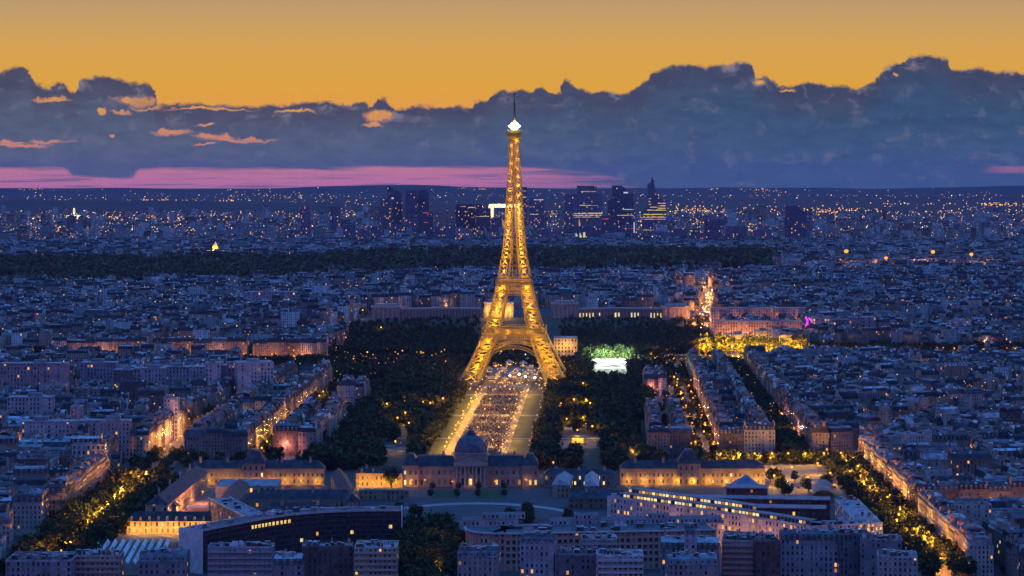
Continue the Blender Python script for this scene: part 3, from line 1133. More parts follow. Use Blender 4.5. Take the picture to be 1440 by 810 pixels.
# ------------------------------------------------------------------ houses
WALLS = [(0.30, 0.245, 0.20), (0.33, 0.28, 0.235), (0.26, 0.22, 0.185), (0.44, 0.41, 0.37), (0.22, 0.185, 0.16), (0.15, 0.12, 0.105)]
WNAME = ['cream', 'pale stone', 'buff', 'whitish', 'tan', 'brownish']
MODW = [(0.36, 0.36, 0.37), (0.27, 0.27, 0.29), (0.22, 0.21, 0.21), (0.46, 0.45, 0.45)]
ZINC = [(0.09, 0.105, 0.13), (0.17, 0.19, 0.22), (0.06, 0.07, 0.09), (0.42, 0.46, 0.50), (0.04, 0.048, 0.065), (0.11, 0.135, 0.16), (0.07, 0.08, 0.10), (0.26, 0.29, 0.32)]
SLATE = [(0.035, 0.04, 0.05), (0.05, 0.05, 0.06), (0.028, 0.03, 0.038)]
BRICK = [(0.12, 0.06, 0.045), (0.19, 0.14, 0.11), (0.30, 0.26, 0.22), (0.40, 0.38, 0.36)]


def rnd(c, v=0.12):
    k = random.uniform(1 - v, 1 + v)
    return tuple(min(0.8, x * k) for x in c)


def style_of(h):
    if 'wc' in h:
        return
    st = h['style']
    i = random.randrange(len(WALLS))
    h['wi'] = i
    if st == 'modern':
        h['wc'] = rnd(random.choice(MODW), 0.1)
        h['h'] = h['h'] + random.uniform(0, 8)
        h['rc'] = rnd(random.choice([(0.11, 0.115, 0.125), (0.17, 0.175, 0.19), (0.07, 0.07, 0.08)]))
        h['bay'] = random.choice((2.4, 3.0, 3.4))
    else:
        h['wc'] = rnd(WALLS[i], 0.1)
        h['rc'] = rnd(random.choice(SLATE if st == 'slate' else ZINC))
        h['bay'] = random.choice((2.4, 2.6, 2.8))
    h['mc'] = rnd(random.choice(SLATE if random.random() < 0.7 else ZINC)) if st != 'modern' else h['rc']
    h['lit'] = random.choice((0.01, 0.02, 0.035, 0.06))
    h['seed'] = random.uniform(0, 900)
    h['mh'] = 0.0 if st in ('modern', 'shed') else random.uniform(3.0, 4.4)
    h['ins'] = 0.0 if st in ('modern', 'shed') else 1.6


for h in HOUSES:
    style_of(h)


def merged_houses(hs, name, clutter):
    """All the small houses far off, as one mesh built with arrays."""
    N = len(hs)
    g = lambda k: np.array([h[k] for h in hs], float)
    x, y, rot, w, d, H, mh, ins = (g(k) for k in ('x', 'y', 'rot', 'w', 'd', 'h', 'mh', 'ins'))
    z0 = hz(x, y) - 0.5
    wc, rc, mc = (np.array([h[k] for h in hs], float) for k in ('wc', 'rc', 'mc'))
    bay, lit, seed = g('bay'), g('lit'), g('seed')
    ca, sa = np.cos(rot), np.sin(rot)
    q = np.array([(-.5, -.5), (.5, -.5), (.5, .5), (-.5, .5)])
    rings = []
    for (sw, sd, zz) in ((w, d, z0), (w, d, z0 + H), (w - 0 * ins, d - 2 * ins, z0 + H + mh), (w, np.maximum(d - 2 * ins, 1) * 0.25, z0 + H + mh + np.where(mh > 0, 1.2, 0.0))):
        lx, ly = q[None, :, 0] * sw[:, None], q[None, :, 1] * sd[:, None]
        rings.append(np.stack([x[:, None] + lx * ca[:, None] - ly * sa[:, None], y[:, None] + lx * sa[:, None] + ly * ca[:, None], np.repeat(zz[:, None], 4, 1)], -1))
    V = np.concatenate(rings, 1)
    fc = []
    for r in range(3):
        for i in range(4):
            j = (i + 1) % 4
            fc.append((r * 4 + i, r * 4 + j, r * 4 + 4 + j, r * 4 + 4 + i))
    fc.append((12, 13, 14, 15))
    fc = np.array(fc)
    nf = len(fc)
    Fq = (np.arange(N)[:, None, None] * 16 + fc[None]).reshape(-1, 4)
    uv = np.full((N, nf, 4, 2), -1.0)
    for i in range(4):
        Lr = w if i % 2 == 0 else d
        Lu = np.maximum(1, np.round(Lr / bay)) * bay
        uv[:, i, :, 0] = np.stack([0 * Lu + .001, Lu, Lu, 0 * Lu + .001], 1)
        uv[:, i, :, 1] = np.stack([0 * H, 0 * H, H, H], 1)
    col = np.zeros((N, nf, 3))
    col[:, :4] = wc[:, None]
    col[:, 4:8] = mc[:, None]
    col[:, [5, 7]] = (wc * 0.9)[:, None]
    col[:, 8:] = rc[:, None]
    col[:, [9, 11]] = (wc * 0.9)[:, None]
    wp = np.zeros((N, nf, 3))
    wp[:, :, 0], wp[:, :, 1], wp[:, :, 2] = bay[:, None], lit[:, None], seed[:, None] + np.arange(nf)[None] * 1.7
    Vs, Fs, Us, Cs, Ws = [V.reshape(-1, 3)], [Fq], [uv.reshape(-1, 2)], [col.reshape(-1, 3)], [wp.reshape(-1, 3)]
    off = N * 16
    # chimney walls, roof boxes, skylights
    for k in range(clutter):
        kind = k % 3
        r = rng.random((N, 6))
        if kind == 0:
            bw, bd, bh = 0.9 + 0 * w, d * (0.25 + 0.25 * r[:, 0]), mh + 1.6 + 1.6 * r[:, 1]
            lx, ly = (np.where(r[:, 2] < .5, -.5, .5)) * (w - 1.0), (r[:, 3] - .5) * d * 0.5
            cc = np.array(BRICK)[(r[:, 4] * 3.99).astype(int)] * (0.8 + 0.4 * r[:, 5:6])
        else:
            bw, bd, bh = 1.0 + 3.4 * r[:, 0] ** 2, 1.0 + 3.0 * r[:, 1] ** 2, mh + 1.0 + 2.0 * r[:, 2]
            lx, ly = (r[:, 3] - .5) * w * 0.85, (r[:, 4] - .5) * d * 0.6
            cc = np.where(r[:, 5:6] < 0.22, np.array([[0.70, 0.72, 0.75]]), np.where(r[:, 5:6] < 0.5, np.array([[0.25, 0.26, 0.28]]), np.array([[0.05, 0.05, 0.055]])))
        B = []
        for zz in (z0 + H, z0 + H + bh):
            ax, ay = lx[:, None] + q[None, :, 0] * bw[:, None], ly[:, None] + q[None, :, 1] * bd[:, None]
            B.append(np.stack([x[:, None] + ax * ca[:, None] - ay * sa[:, None], y[:, None] + ax * sa[:, None] + ay * ca[:, None], np.repeat(zz[:, None], 4, 1)], -1))
        B = np.concatenate(B, 1)
        bf = np.array([(0, 1, 5, 4), (1, 2, 6, 5), (2, 3, 7, 6), (3, 0, 4, 7), (4, 5, 6, 7)])
        Vs.append(B.reshape(-1, 3))
        Fs.append((np.arange(N)[:, None, None] * 8 + bf[None]).reshape(-1, 4) + off)
        off += N * 8
        Us.append(np.full((N * 20, 2), -1.0))
        Cs.append(np.repeat(cc, 5, 0))
        Ws.append(np.repeat(np.array([[2.7, 0, 0]]), N * 5, 0))
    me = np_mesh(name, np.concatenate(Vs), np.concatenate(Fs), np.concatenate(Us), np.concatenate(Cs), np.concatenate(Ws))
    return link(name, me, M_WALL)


# the 300 that show largest: nearest by projected size
def shown(h):
    if not in_view(h['x'], h['y'], -4):
        return 0
    return (h['w'] * 0.7 + h['d'] * 0.4) * (h['h'] * 0.55 + h['d'] * h['y'] and (h['h'] * 0.55 + h['d'] * 217.0 / h['y'] * 2)) / (h['y'] ** 2)


HOUSES.sort(key=shown, reverse=True)
N_SINGLE = 292
BIG, REST = HOUSES[:N_SINGLE], HOUSES[N_SINGLE:]
fz = [h for h in REST if h['y'] < 4600]
fr_ = [h for h in REST if h['y'] >= 4600]
o1 = merged_houses(fz, 'distant_houses', 6)
tmp = merged_houses(fr_, 'distant_houses_far', 1)
# one object: join the two meshes by hand
import bmesh
bm = bmesh.new()
bm.from_mesh(o1.data)
bm.from_mesh(tmp.data)
bm.to_mesh(o1.data)
bm.free()
bpy.data.objects.remove(tmp)
o1['kind'] = 'stuff'
o1['label'] = 'mass of small houses spreading over the far city beyond the near streets'

# shared small meshes
def small(name, f, mat):
    mb = MB()
    f(mb)
    me = mb.mesh(name)
    me.materials.append(mat)
    return me


def f_dormer(mb):
    mb.box(0, 0.4, 0.35, 2.3, 1.25, 1.6, (0.42, 0.38, 0.32))
    mb.face([(-0.42, -0.42, 0.7), (0.42, -0.42, 0.7), (0.42, -0.42, 2.0), (-0.42, -0.42, 2.0)], (0.03, 0.03, 0.04))
    mb.frustum([(-0.75, -0.55), (0.75, -0.55), (0.75, 1.5), (-0.75, 1.5)], 2.3, [(-0.2, -0.5), (0.2, -0.5), (0.2, 1.5), (-0.2, 1.5)], 2.85, (0.22, 0.24, 0.28))


def f_chimney(mb):
    mb.box(0, 0, 0, 3.6, 0.75, 1.0, (0.38, 0.30, 0.24))
    mb.box(0, 0, 3.6, 3.85, 0.95, 1.06, (0.30, 0.26, 0.22))
    for k in range(5):
        mb.tube([(0, -0.38 + 0.19 * k, 3.8), (0, -0.38 + 0.19 * k, 4.6)], [0.13, 0.10], 6, (0.34, 0.15, 0.09))


def f_window(c):
    def f(mb):
        for a, b, w_, h_ in ((0, 0, 1.3, 0.16), (0, 2.05, 1.3, 0.12)):
            mb.face([(-w_ / 2, -0.1, b), (w_ / 2, -0.1, b), (w_ / 2, -0.1, b + h_), (-w_ / 2, -0.1, b + h_)], (0.34, 0.30, 0.26))
            mb.face([(-w_ / 2, -0.1, b + h_), (w_ / 2, -0.1, b + h_), (w_ / 2, 0.0, b + h_), (-w_ / 2, 0.0, b + h_)], (0.34, 0.30, 0.26))
        mb.face([(-0.52, -0.05, 0.16), (0.52, -0.05, 0.16), (0.52, -0.05, 2.05), (-0.52, -0.05, 2.05)], c)
        for s in (-0.62, 0, 0.62):
            mb.box(s, -0.04, 0.16, 2.05, 0.07, 0.06, (0.30, 0.28, 0.26))
    return f


def f_pane(mb):
    for s in (-0.29, 0.29):
        mb.face([(s - 0.24, -0.06, 0.25), (s + 0.24, -0.06, 0.25), (s + 0.24, -0.06, 1.98), (s - 0.24, -0.06, 1.98)])


ME_DORMER = small('dormer', f_dormer, M_ROOF)
ME_CHIM = small('chimney', f_chimney, M_STONE)
ME_WIN = [small('window', f_window((0.02, 0.022, 0.03)), M_STONE), small('window', f_window((0.16, 0.16, 0.15)), M_STONE)]
ME_PANE = [small('pane', f_pane, M_WIN), small('pane', f_pane, M_WINW), small('pane', f_pane, M_WIN2), small('pane', f_pane, M_WIN3)]


def add_windows(parent, p0, p1, z0, floors, fh, bay, lit, s=1.0, limit=100, seed=None, sh=1.0):
    """Window objects on the wall p0->p1 (outside to the right of the direction), in the parent's own frame."""
    R = random.Random(seed if seed is not None else random.random())
    L = hypot(p1[0] - p0[0], p1[1] - p0[1])
    a = atan2(p1[1] - p0[1], p1[0] - p0[0])
    nb = max(1, int(L / bay))
    cnt = 0
    for f in range(floors):
        for k in range(nb):
            if cnt >= limit:
                return cnt
            t = (k + 0.5) * L / nb
            o = link('window', R.choice(ME_WIN), None, parent, (p0[0] + cos(a) * t, p0[1] + sin(a) * t, z0 + f * fh), a)
            o.scale = (s, 1, s * sh)
            if R.random() < lit:
                q = link('pane', R.choice(ME_PANE), None, o)
            cnt += 1
    return cnt


def ordinal(n):
    w = ['nearest', 'second nearest', 'third nearest', 'fourth nearest', 'fifth nearest', 'sixth nearest', 'seventh nearest', 'eighth nearest', 'ninth nearest', 'tenth nearest']
    if n < len(w):
        return w[n]
    m = n + 1
    suf = 'th' if 10 <= m % 100 <= 20 else {1: 'st', 2: 'nd', 3: 'rd'}.get(m % 10, 'th')
    return f'{m}{suf} nearest'


def build_house(h, label, rank):
    t = thing('apartment_house' if h['style'] in ('zinc', 'slate') else ('office_block' if h['style'] == 'modern' else 'yard_building'), label,
              'building', (h['x'], h['y'], 0), h['rot'], h['place'])
    w, d, H, mh, ins = h['w'] - 0.03, h['d'], h['h'], h['mh'], h['ins']
    hw, hd = w / 2, d / 2
    real = rank < 70
    mb = MB()
    mb.prism([(-hw, -hd), (hw, -hd), (hw, hd), (-hw, hd)], -0.3, H, h['wc'], wp=(h['bay'], h['lit'], h['seed']), windows=True)
    if real and mh > 0:
        # street front without drawn openings: real windows are hung on it
        mb.uv[0:4] = [(-1, -1)] * 4
    if mh > 0:
        for z, e in ((3.6, 0.12), (H - 0.45, 0.45)):
            for s in ((-1, 1) if d > 9 else (-1,)):
                mb.box(0, s * (hd + e / 2), z, z + 0.42, w - 0.02, e, rnd(h['wc'], 0.06), bottom=True)
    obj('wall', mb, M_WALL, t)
    rf = MB()
    if mh > 0:
        a = [(-hw, -hd - 0.1), (hw, -hd - 0.1), (hw, hd + 0.1), (-hw, hd + 0.1)]
        b = [(-hw, -hd + ins), (hw, -hd + ins), (hw, hd - ins), (-hw, hd - ins)]
        c = [(-hw, -hd * 0.2), (hw, -hd * 0.2), (hw, hd * 0.2), (-hw, hd * 0.2)]
        rf.frustum(a, H + 0.01, b, H + mh, h['mc'], top=False)
        rf.frustum(b, H + mh, c, H + mh + 1.3, h['rc'])
        n = max(2, int(w / 5))
        for k in range(n):
            if random.random() < 0.6:
                xx = -hw + (k + random.uniform(0.3, 0.7)) * w / n
                s = random.choice((-1, 1))
                y0, y1 = s * (hd * 0.3), s * (hd * 0.62)
                zz = lambda y: H + mh + 1.3 * (1 - (abs(y) - hd * .2) / (hd - ins - hd * .2)) + 0.12
                lc = random.choice(((0.62, 0.66, 0.72), (0.5, 0.52, 0.56), (0.1, 0.1, 0.12)))  # skylight panels; the pale tones paint bright highlights into the roof
                pts = [(xx - .8, y0, zz(y0)), (xx + .8, y0, zz(y0)), (xx + .8, y1, zz(y1)), (xx - .8, y1, zz(y1))]
                rf.face(pts if s > 0 else pts[::-1], lc)
    else:
        for (px, py, ww, dd) in ((0, -hd + .15, w, .3), (0, hd - .15, w, .3), (-hw + .15, 0, .3, d - .6), (hw - .15, 0, .3, d - .6)):
            rf.box(px, py, H, H + 0.9, ww, dd, rnd(h['wc'], 0.05))
        rf.face([(-hw + .3, -hd + .3, H + 0.06), (hw - .3, -hd + .3, H + 0.06), (hw - .3, hd - .3, H + 0.06), (-hw + .3, hd - .3, H + 0.06)], h['rc'])
    roof = obj('roof', rf, M_ROOF, t)
    top = H + mh
    # roof boxes
    n = random.randint(1, 3) + (2 if h['style'] == 'modern' else 0)
    for k in range(n):
        v = MB()
        bw_, bd_, bh_ = random.uniform(0.8, 3.2), random.uniform(0.8, 2.6), random.uniform(1.0, 2.6)
        bw_, bd_ = min(bw_, w * 0.4), min(bd_, d * 0.3)
        xx, yy = random.uniform(-hw + bw_, hw - bw_), random.uniform(-hd * .4, hd * .4)
        cc = random.choice(((0.6, 0.62, 0.66), (0.33, 0.34, 0.36), (0.13, 0.12, 0.12), (0.4, 0.36, 0.3)))
        v.box(xx, yy, top - 0.2, top + bh_, bw_, bd_, cc)
        v.box(xx, yy, top + bh_, top + bh_ + 0.12, bw_ + 0.3, bd_ + 0.3, rnd((0.3, 0.32, 0.35)), bottom=True)
        obj('roof_vent', v, M_ROOF, roof)
    if mh > 0:
        for s in (-1, 1):
            for yy in ((-0.3, 0.3) if d > 9 else (0.0,)):
                if random.random() < 0.85:
                    o = link('chimney', ME_CHIM, None, roof, (s * (hw - 0.5), yy * d * random.uniform(0.7, 1.2), top - 0.8))
                    o.scale = (1.1, random.uniform(1.4, 3.2), random.uniform(0.7, 1.05))
        if rank < 170 and w > 8:
            n = max(2, int(w / 3.3))
            for k in range(n):
                link('dormer', ME_DORMER, None, roof, (-hw + (k + .5) * w / n, -hd + 0.55, H + 0.25))
        if real:
            add_windows(t, (-hw, -hd), (hw, -hd), 4.4, max(1, int((H - 5.2) / 3.15)), 3.15, 2.6, h['lit'], limit=60)
    return t


names = {}
BIG.sort(key=lambda h: h['y'])
cnt = {}
for h in BIG:
    k = cnt.get(h['place'], 0)
    cnt[h['place']] = k + 1
    st = {'zinc': 'zinc-roofed house', 'slate': 'mansard house', 'modern': 'flat-roofed block', 'shed': 'low yard building'}[h['style']]
    tone = WNAME[h['wi']] if h['style'] != 'modern' else ('grey' if h['wc'][0] < 0.45 else 'pale')
    h['label'] = f"{tone} {st}, {ordinal(k)} in {h['place']}"
    h['label'] = h['label'].replace('the orange-lit row above the right cross street', 'the orange-lit right row').replace('the row turning the near corner of the left avenue', 'the near left corner row')
order = sorted(range(len(BIG)), key=lambda i: -shown(BIG[i]))
for rank, i in enumerate(order):
    build_house(BIG[i], BIG[i]['label'], rank)

# ------------------------------------------------------------------ trees
def crown_arrays(seed, n_clump, per, leaf, R=4.2, Hc=5.2, z=7.4):
    r = np.random.default_rng(seed)
    cs = []
    while len(cs) < n_clump:
        p = r.uniform(-1, 1, 3)
        q = p @ p
        if 0.25 < q < 1:
            cs.append(p)
    cs = np.array(cs) * np.array([R, R, Hc])
    cs[:, 2] += z
    cen = np.repeat(cs, per, 0) + r.normal(0, 1, (n_clump * per, 3)) * np.array([1.05, 1.05, 0.8]) * R / 4.2
    n = len(cen)
    a = r.normal(0, 1, (n, 3))
    a /= np.linalg.norm(a, axis=1)[:, None]
    b = np.cross(a, r.normal(0, 1, (n, 3)))
    b /= np.linalg.norm(b, axis=1)[:, None]
    s = leaf * r.uniform(0.6, 1.3, (n, 1))
    V = np.stack([cen - a * s - b * s * .7, cen + a * s - b * s * .7, cen + a * s + b * s * .7, cen - a * s + b * s * .7], 1).reshape(-1, 3)
    tone = np.repeat(r.uniform(0.6, 1.45, n_clump), per)[:, None] * r.uniform(0.75, 1.25, (n, 1))
    col = np.array([[0.042, 0.062, 0.022]]) * tone + np.array([[0.02, 0.006, 0.0]]) * r.random((n, 1))
    return V, np.arange(n * 4).reshape(-1, 4), col


CROWNS, TRUNKS = [], []
for k in range(7):
    V, Fq, col = crown_arrays(100 + k, 30, 15, 0.62, R=random.uniform(3.6, 4.6), Hc=random.uniform(4.2, 5.6), z=random.uniform(7.2, 8.2))
    me = np_mesh('crown', V, Fq, col=col * random.uniform(0.8, 1.2))
    me.materials.append(M_LEAF)
    CROWNS.append(me)
    mb = MB()
    mb.tube([(0, 0, -0.3), (0.05, 0, 2.5), (0.1, 0.05, 5.0), (0.1, 0.1, 9)], [0.34, 0.27, 0.2, 0.06], 7, (0.07, 0.05, 0.035))
    for j in range(5):
        a = random.uniform(0, 6.28)
        mb.bar((0.05, 0.02, 2.8 + j * 0.7), (2.6 * cos(a), 2.6 * sin(a), 6.2 + j * 0.8), 0.16)
    me = mb.mesh('trunk')
    me.materials.append(M_BARK)
    TRUNKS.append(me)

TREES = []


def tree(x, y, s, place, tone=1.0):
    if in_view(x, y, 15):
        TREES.append((x, y, s, place, tone))


def along(pts, offs, step, s0, s1, place, y0=0, y1=9e9, jit=1.5, skip=0.06):
    for off in offs:
        for (x0, y0_), (x1, y1_) in zip(pts, pts[1:]):
            L = hypot(x1 - x0, y1_ - y0_)
            nx, ny = (y1_ - y0_) / L, -(x1 - x0) / L
            t = random.uniform(0, step)
            while t < L:
                x = x0 + (x1 - x0) * t / L + nx * off + random.uniform(-jit, jit)
                y = y0_ + (y1_ - y0_) * t / L + ny * off + random.uniform(-jit, jit)
                if y0 < y < y1 and random.random() > skip:
                    tree(x, y, random.uniform(s0, s1), place)
                t += step * random.uniform(0.85, 1.2)


def scatter(poly, n, s0, s1, place, ok=None):
    xs, ys = [p[0] for p in poly], [p[1] for p in poly]
    g = {}
    for _ in range(n * 14):
        x, y = random.uniform(min(xs), max(xs)), random.uniform(min(ys), max(ys))
        if not poly_in(poly, x, y) or (ok and not ok(x, y)):
            continue
        k = (int(x // 6), int(y // 6))
        if any((k[0] + i, k[1] + j) in g and hypot(x - g[(k[0] + i, k[1] + j)][0], y - g[(k[0] + i, k[1] + j)][1]) < 5.4 for i in (-1, 0, 1) for j in (-1, 0, 1)):
            continue
        g[k] = (x, y)
        tree(x, y, random.uniform(s0, s1), place)
        n -= 1
        if n <= 0:
            break


along(AV_LEFT[:3], (-19, -12, -6, 8, 14, 20), 11.5, 0.85, 1.2, 'left avenue', 1395, 1850)
along(AV_LEFT[2:5], (-8, 8), 12, 0.7, 0.95, 'left avenue', 1850, 1990)
along(AV_RIGHT, (-13, -6.5, 6.5, 13), 11, 0.85, 1.15, 'right avenue', 1395, 1935)
along([(150, 1945), (272, 1950)], (-6, 0, 6), 9, 0.8, 1.05, 'square below the tree avenue')
along([(-262, 1948), (-150, 1950)], (-4,), 10, 0.8, 1.0, 'square in front of the left blocks')
scatter([G(560, 800), G(650, 806), G(648, 750), G(575, 748)], 46, 1.0, 1.3, 'clump before the courtyard')
scatter([(-70, 1330), (-22, 1330), (-26, 1400), (-66, 1400)], 12, 1.0, 1.3, 'clump before the courtyard')
for px, py in ((515, 676), (550, 678)):
    x, y = G(px, py + 8)
    tree(x, y, 1.25, 'lit inner court')
along(AV_TREES, (-7.5, -2.5, 2.5, 7.5), 8, 0.95, 1.15, 'dark tree avenue', skip=0.0)
along(AV_B[:5], (-7, 7), 11, 0.6, 0.85, 'street right of the park', skip=0.2)
along(ST_INNER, (-5, 5), 13, 0.5, 0.7, 'inner left street', skip=0.3)
WOODLAMPS = [G(a, b, 8) for a, b in ((544, 571), (569, 559), (559, 591), (570, 585), (575, 597), (595, 565), (605, 566), (623, 567), (556, 623), (820, 543), (807, 565), (824, 565), (830, 570), (789, 567), (833, 603), (913, 602), (820, 587), (797, 589), (885, 620), (890, 635), (778, 653), (948, 535))]
clear = [(G(565, 560), 26), (G(812, 620), 26), (G(800, 605), 16), (G(560, 628), 18), (G(820, 568), 14), (G(540, 625), 14), (G(885, 630), 12), (G(600, 567), 16)]


def in_wood(x, y):
    o = x - xa(y)
    if y < 2600 and (abs(o) < 38 or (o > 0 and o < 47) or (o < 0 and o > -45)):
        return False
    if y >= 2600 and abs(o) < 66 and y < 2920:
        return False
    for (cx, cy), r in clear:
        if ((x - cx) / r) ** 2 + ((y - cy) / (r * 1.6)) ** 2 < 1:
            return False
    if abs(y - 2330) < 7 or abs(y - 2545) < 6 or abs(y - 2130) < 5:
        return False
    if 2690 < y < 2960 and abs(x - 0.0405 * y) < 24:
        return False
    for lx, ly in WOODLAMPS:
        if abs(x - lx) < 6.5 and ly - 70 < y < ly + 7:
            return False
    if 1890 < y < 2170 and abs(x - X(816, y)) < 21 and not (abs(x - X(803, y)) < 5 and y < 1985):
        return False
    if 1890 < y < 2110 and (abs(x - X(558, y)) < 13 or abs(x - X(886, y)) < 6):
        return False
    for hs in FRONTS:
        if abs(x - hs[0][0]) < 13 and abs(y - hs[0][1]) < 14:
            return False
    return not (112 < x < 205 and 1960 < y < 2290) and not (137 < x < 205 and 2515 < y < 2660) and not (-205 < x < -150 and 1985 < y < 2285) and not (-182 < x < -142 and 2425 < y < 2525)


scatter([(xa(Y) - 134, Y) for Y in (1905, 2300, 2700, 2935)] + [(xa(Y) - 20, Y) for Y in (2935, 2700, 2300, 1905)], 1150, 0.85, 1.3, 'left half of the park', in_wood)
scatter([(xa(Y) + 20, Y) for Y in (1905, 2300, 2700, 2935)] + [(xa(Y) + 150, Y) for Y in (2935, 2700, 2300, 1905)], 1150, 0.85, 1.3, 'right half of the park', in_wood)
along([(-600, 2948), (620, 2948)], (-9, 0, 9), 9, 0.9, 1.2, 'river quay', skip=0.05)
STX = lambda y: 0.0405 * y
TREES[:] = [t for t in TREES if not (2690 < t[1] < 2960 and abs(t[0] - STX(t[1])) < 24)]
along([(-640, 3105), (720, 3105)], (-9, 0, 9), 9, 0.9, 1.2, 'far quay', skip=0.05)
TREES[:] = [t for t in TREES if not (2930 < t[1] < 3130 and 190 < t[0] < 385)]
scatter([(-215, 3115), (-40, 3115), (-52, 3305), (-225, 3305)], 400, 0.75, 1.0, 'garden slope beyond the river')
scatter([(62, 3115), (262, 3115), (268, 3305), (70, 3305)], 420, 0.75, 1.0, 'garden slope beyond the river')
scatter([(-225, 3300), (-40, 3300), (-50, 3388), (-228, 3388)], 150, 0.4, 0.65, 'garden slope beyond the river')
scatter([(66, 3300), (268, 3300), (272, 3385), (72, 3388)], 160, 0.4, 0.65, 'garden slope beyond the river')
scatter([(300, 3080), (720, 3080), (720, 3165), (300, 3165)], 380, 0.9, 1.3, 'far right quay')
scatter([(430, 2930), (640, 2930), (640, 3000), (430, 3000)], 120, 0.9, 1.3, 'far right quay')
scatter([(-258, 2720), (-135, 2720), (-128, 2936), (-245, 2936)], 190, 0.85, 1.25, 'left quay corner')
scatter([(138, 2670), (176, 2670), (184, 2936), (146, 2936)], 90, 0.85, 1.25, 'right quay corner')
for _ in range(1700):   # yard and street trees among the roofs
    y = random.uniform(1400, 3600)
    x = random.uniform(-0.22, 0.22) * y
    if not any(poly_in(p, x, y) for p in DPARK):
        tree(x, y, random.uniform(0.7, 1.25), 'yards')

PL = {'left avenue': 'dark leafy street tree in the rows along the lamp-lit left avenue',
      'right avenue': 'dark leafy street tree in the rows along the lamp-lit right avenue',
      'square below the tree avenue': 'leafy tree in the yellow-lit rows below the dark tree avenue',
      'square in front of the left blocks': 'leafy tree in the row before the left blocks of houses',
      'clump before the courtyard': 'big dark tree in the clump between curved office and rosy ministry',
      'lit inner court': 'round-crowned tree standing dark against the bright yellow inner court',
      'dark tree avenue': 'tree of the dark avenue running between right-hand blocks',
      'street right of the park': 'small street tree along the lamp-lit street right of the park',
      'inner left street': 'small street tree in the lamp-lit street between the left blocks',
      'left half of the park': 'dark park tree in the woods left of the bright lawn',
      'right half of the park': 'dark park tree in the woods right of the bright lawn',
      'yards': 'small tree growing in a yard among the roofs'}
key = lambda t: t[2] / t[1]
TREES.sort(key=key, reverse=True)
single, rest = [], []
for t in TREES:
    (single if len(single) < 188 and t[3] in PL and abs(t[0]) < 0.2126 * t[1] + 2 else rest).append(t)


def plant(t):
    x, y, s, place, tone = t
    r = thing('leafy_tree', PL[place], 'tree', (x, y, float(hz(x, y))), random.uniform(0, 6.28), f'trees: {place}')
    k = random.randrange(7)
    s *= random.uniform(0.95, 1.05)
    a = link('trunk', TRUNKS[k], None, r)
    b = link('crown', CROWNS[k], None, r)
    a.scale = (s, s, s)
    b.scale = (s, s, s * random.uniform(0.9, 1.1))


for t in single:
    plant(t)


def merged_trees(ts, name, variants, label):
    Vs, Fs, Cs, off = [], [], [], 0
    for (x, y, s, place, tone) in ts:
        V, Fq, col = variants[random.randrange(len(variants))]
        a = random.uniform(0, 6.28)
        ca, sa = cos(a), sin(a)
        W = np.stack([(V[:, 0] * ca - V[:, 1] * sa) * s + x, (V[:, 0] * sa + V[:, 1] * ca) * s + y, V[:, 2] * s + float(hz(x, y)) - 1.0], -1)
        Vs.append(W)
        Fs.append(Fq + off)
        Cs.append(col * random.uniform(0.7, 1.25))
        off += len(V)
    me = np_mesh(name, np.concatenate(Vs), np.concatenate(Fs), col=np.concatenate(Cs))
    o = link(name, me, M_LEAF)
    o['kind'] = 'stuff'
    o['label'] = label
    return o


low = [crown_arrays(300 + k, 16, 9, 1.05, R=4.3, Hc=4.8, z=6.6) for k in range(8)]
merged_trees(rest, 'far_trees', low, 'mass of dark trees filling the park, quays and yards')
# the great wood behind the hill
wood = []
for _ in range(7600):
    y = random.uniform(4560, 5980)
    x = random.uniform(-0.225, 0.118) * y
    lim = 4560 + 560 * max(0, min(1, (x / y + 0.02) / 0.1)) + 50 * sin(x / 170.0)
    if y > lim - 60:
        wood.append((x, y, random.uniform(1.5, 2.5), '', 1))
lowest = [(a_, b_, c_ * 1.9 + np.array([[0.0, 0.0, 0.012]])) for a_, b_, c_ in (crown_arrays(500 + k, 9, 5, 1.5, R=4.6, Hc=random.uniform(3, 6), z=5.0) for k in range(8))]  # leaf colours lightened and blued to imitate distance haze
merged_trees(wood, 'far_wood', lowest, 'great dark wood forming a band behind the far hill')
#sheet('wood_floor', [(-1120, 4990), (580, 4990), (750, 6330), (-1430, 6330)], 31.5, M_WOODFLOOR)

# ------------------------------------------------------------------ street lamps
LAMPS = []
NLAMP = {}


def f_pole(mb):
    mb.tube([(0, 0, 0), (0, 0, 1.0), (0, 0, 1.05), (0, 0, 7.4)], [0.16, 0.16, 0.09, 0.06], 6, (0.05, 0.05, 0.05))
    mb.box(0, 0, 7.3, 7.45, 0.5, 0.5, (0.05, 0.05, 0.05), bottom=True)


def f_lantern(mb):
    mb.tube([(0, 0, 7.45), (0, 0, 7.8), (0, 0, 8.35), (0, 0, 8.6)], [0.34, 0.62, 0.62, 0.22], 8)


def f_hood(mb):
    mb.tube([(0, 0, 8.6), (0, 0, 8.75), (0, 0, 8.95)], [0.66, 0.5, 0.05], 8, (0.05, 0.05, 0.05))


ME_POLE, ME_HOOD = small('pole', f_pole, M_DARKMETAL), small('hood', f_hood, M_DARKMETAL)
ME_LAN = {'y': small('lantern', f_lantern, M_LAMP_Y), 'o': small('lantern', f_lantern, M_LAMP_O), 'w': small('lantern', f_lantern, M_LAMP_W)}
LCOL = {'y': YEL, 'o': ORA, 'w': (0.9, 0.95, 1.0)}
LAMPW = 1.45


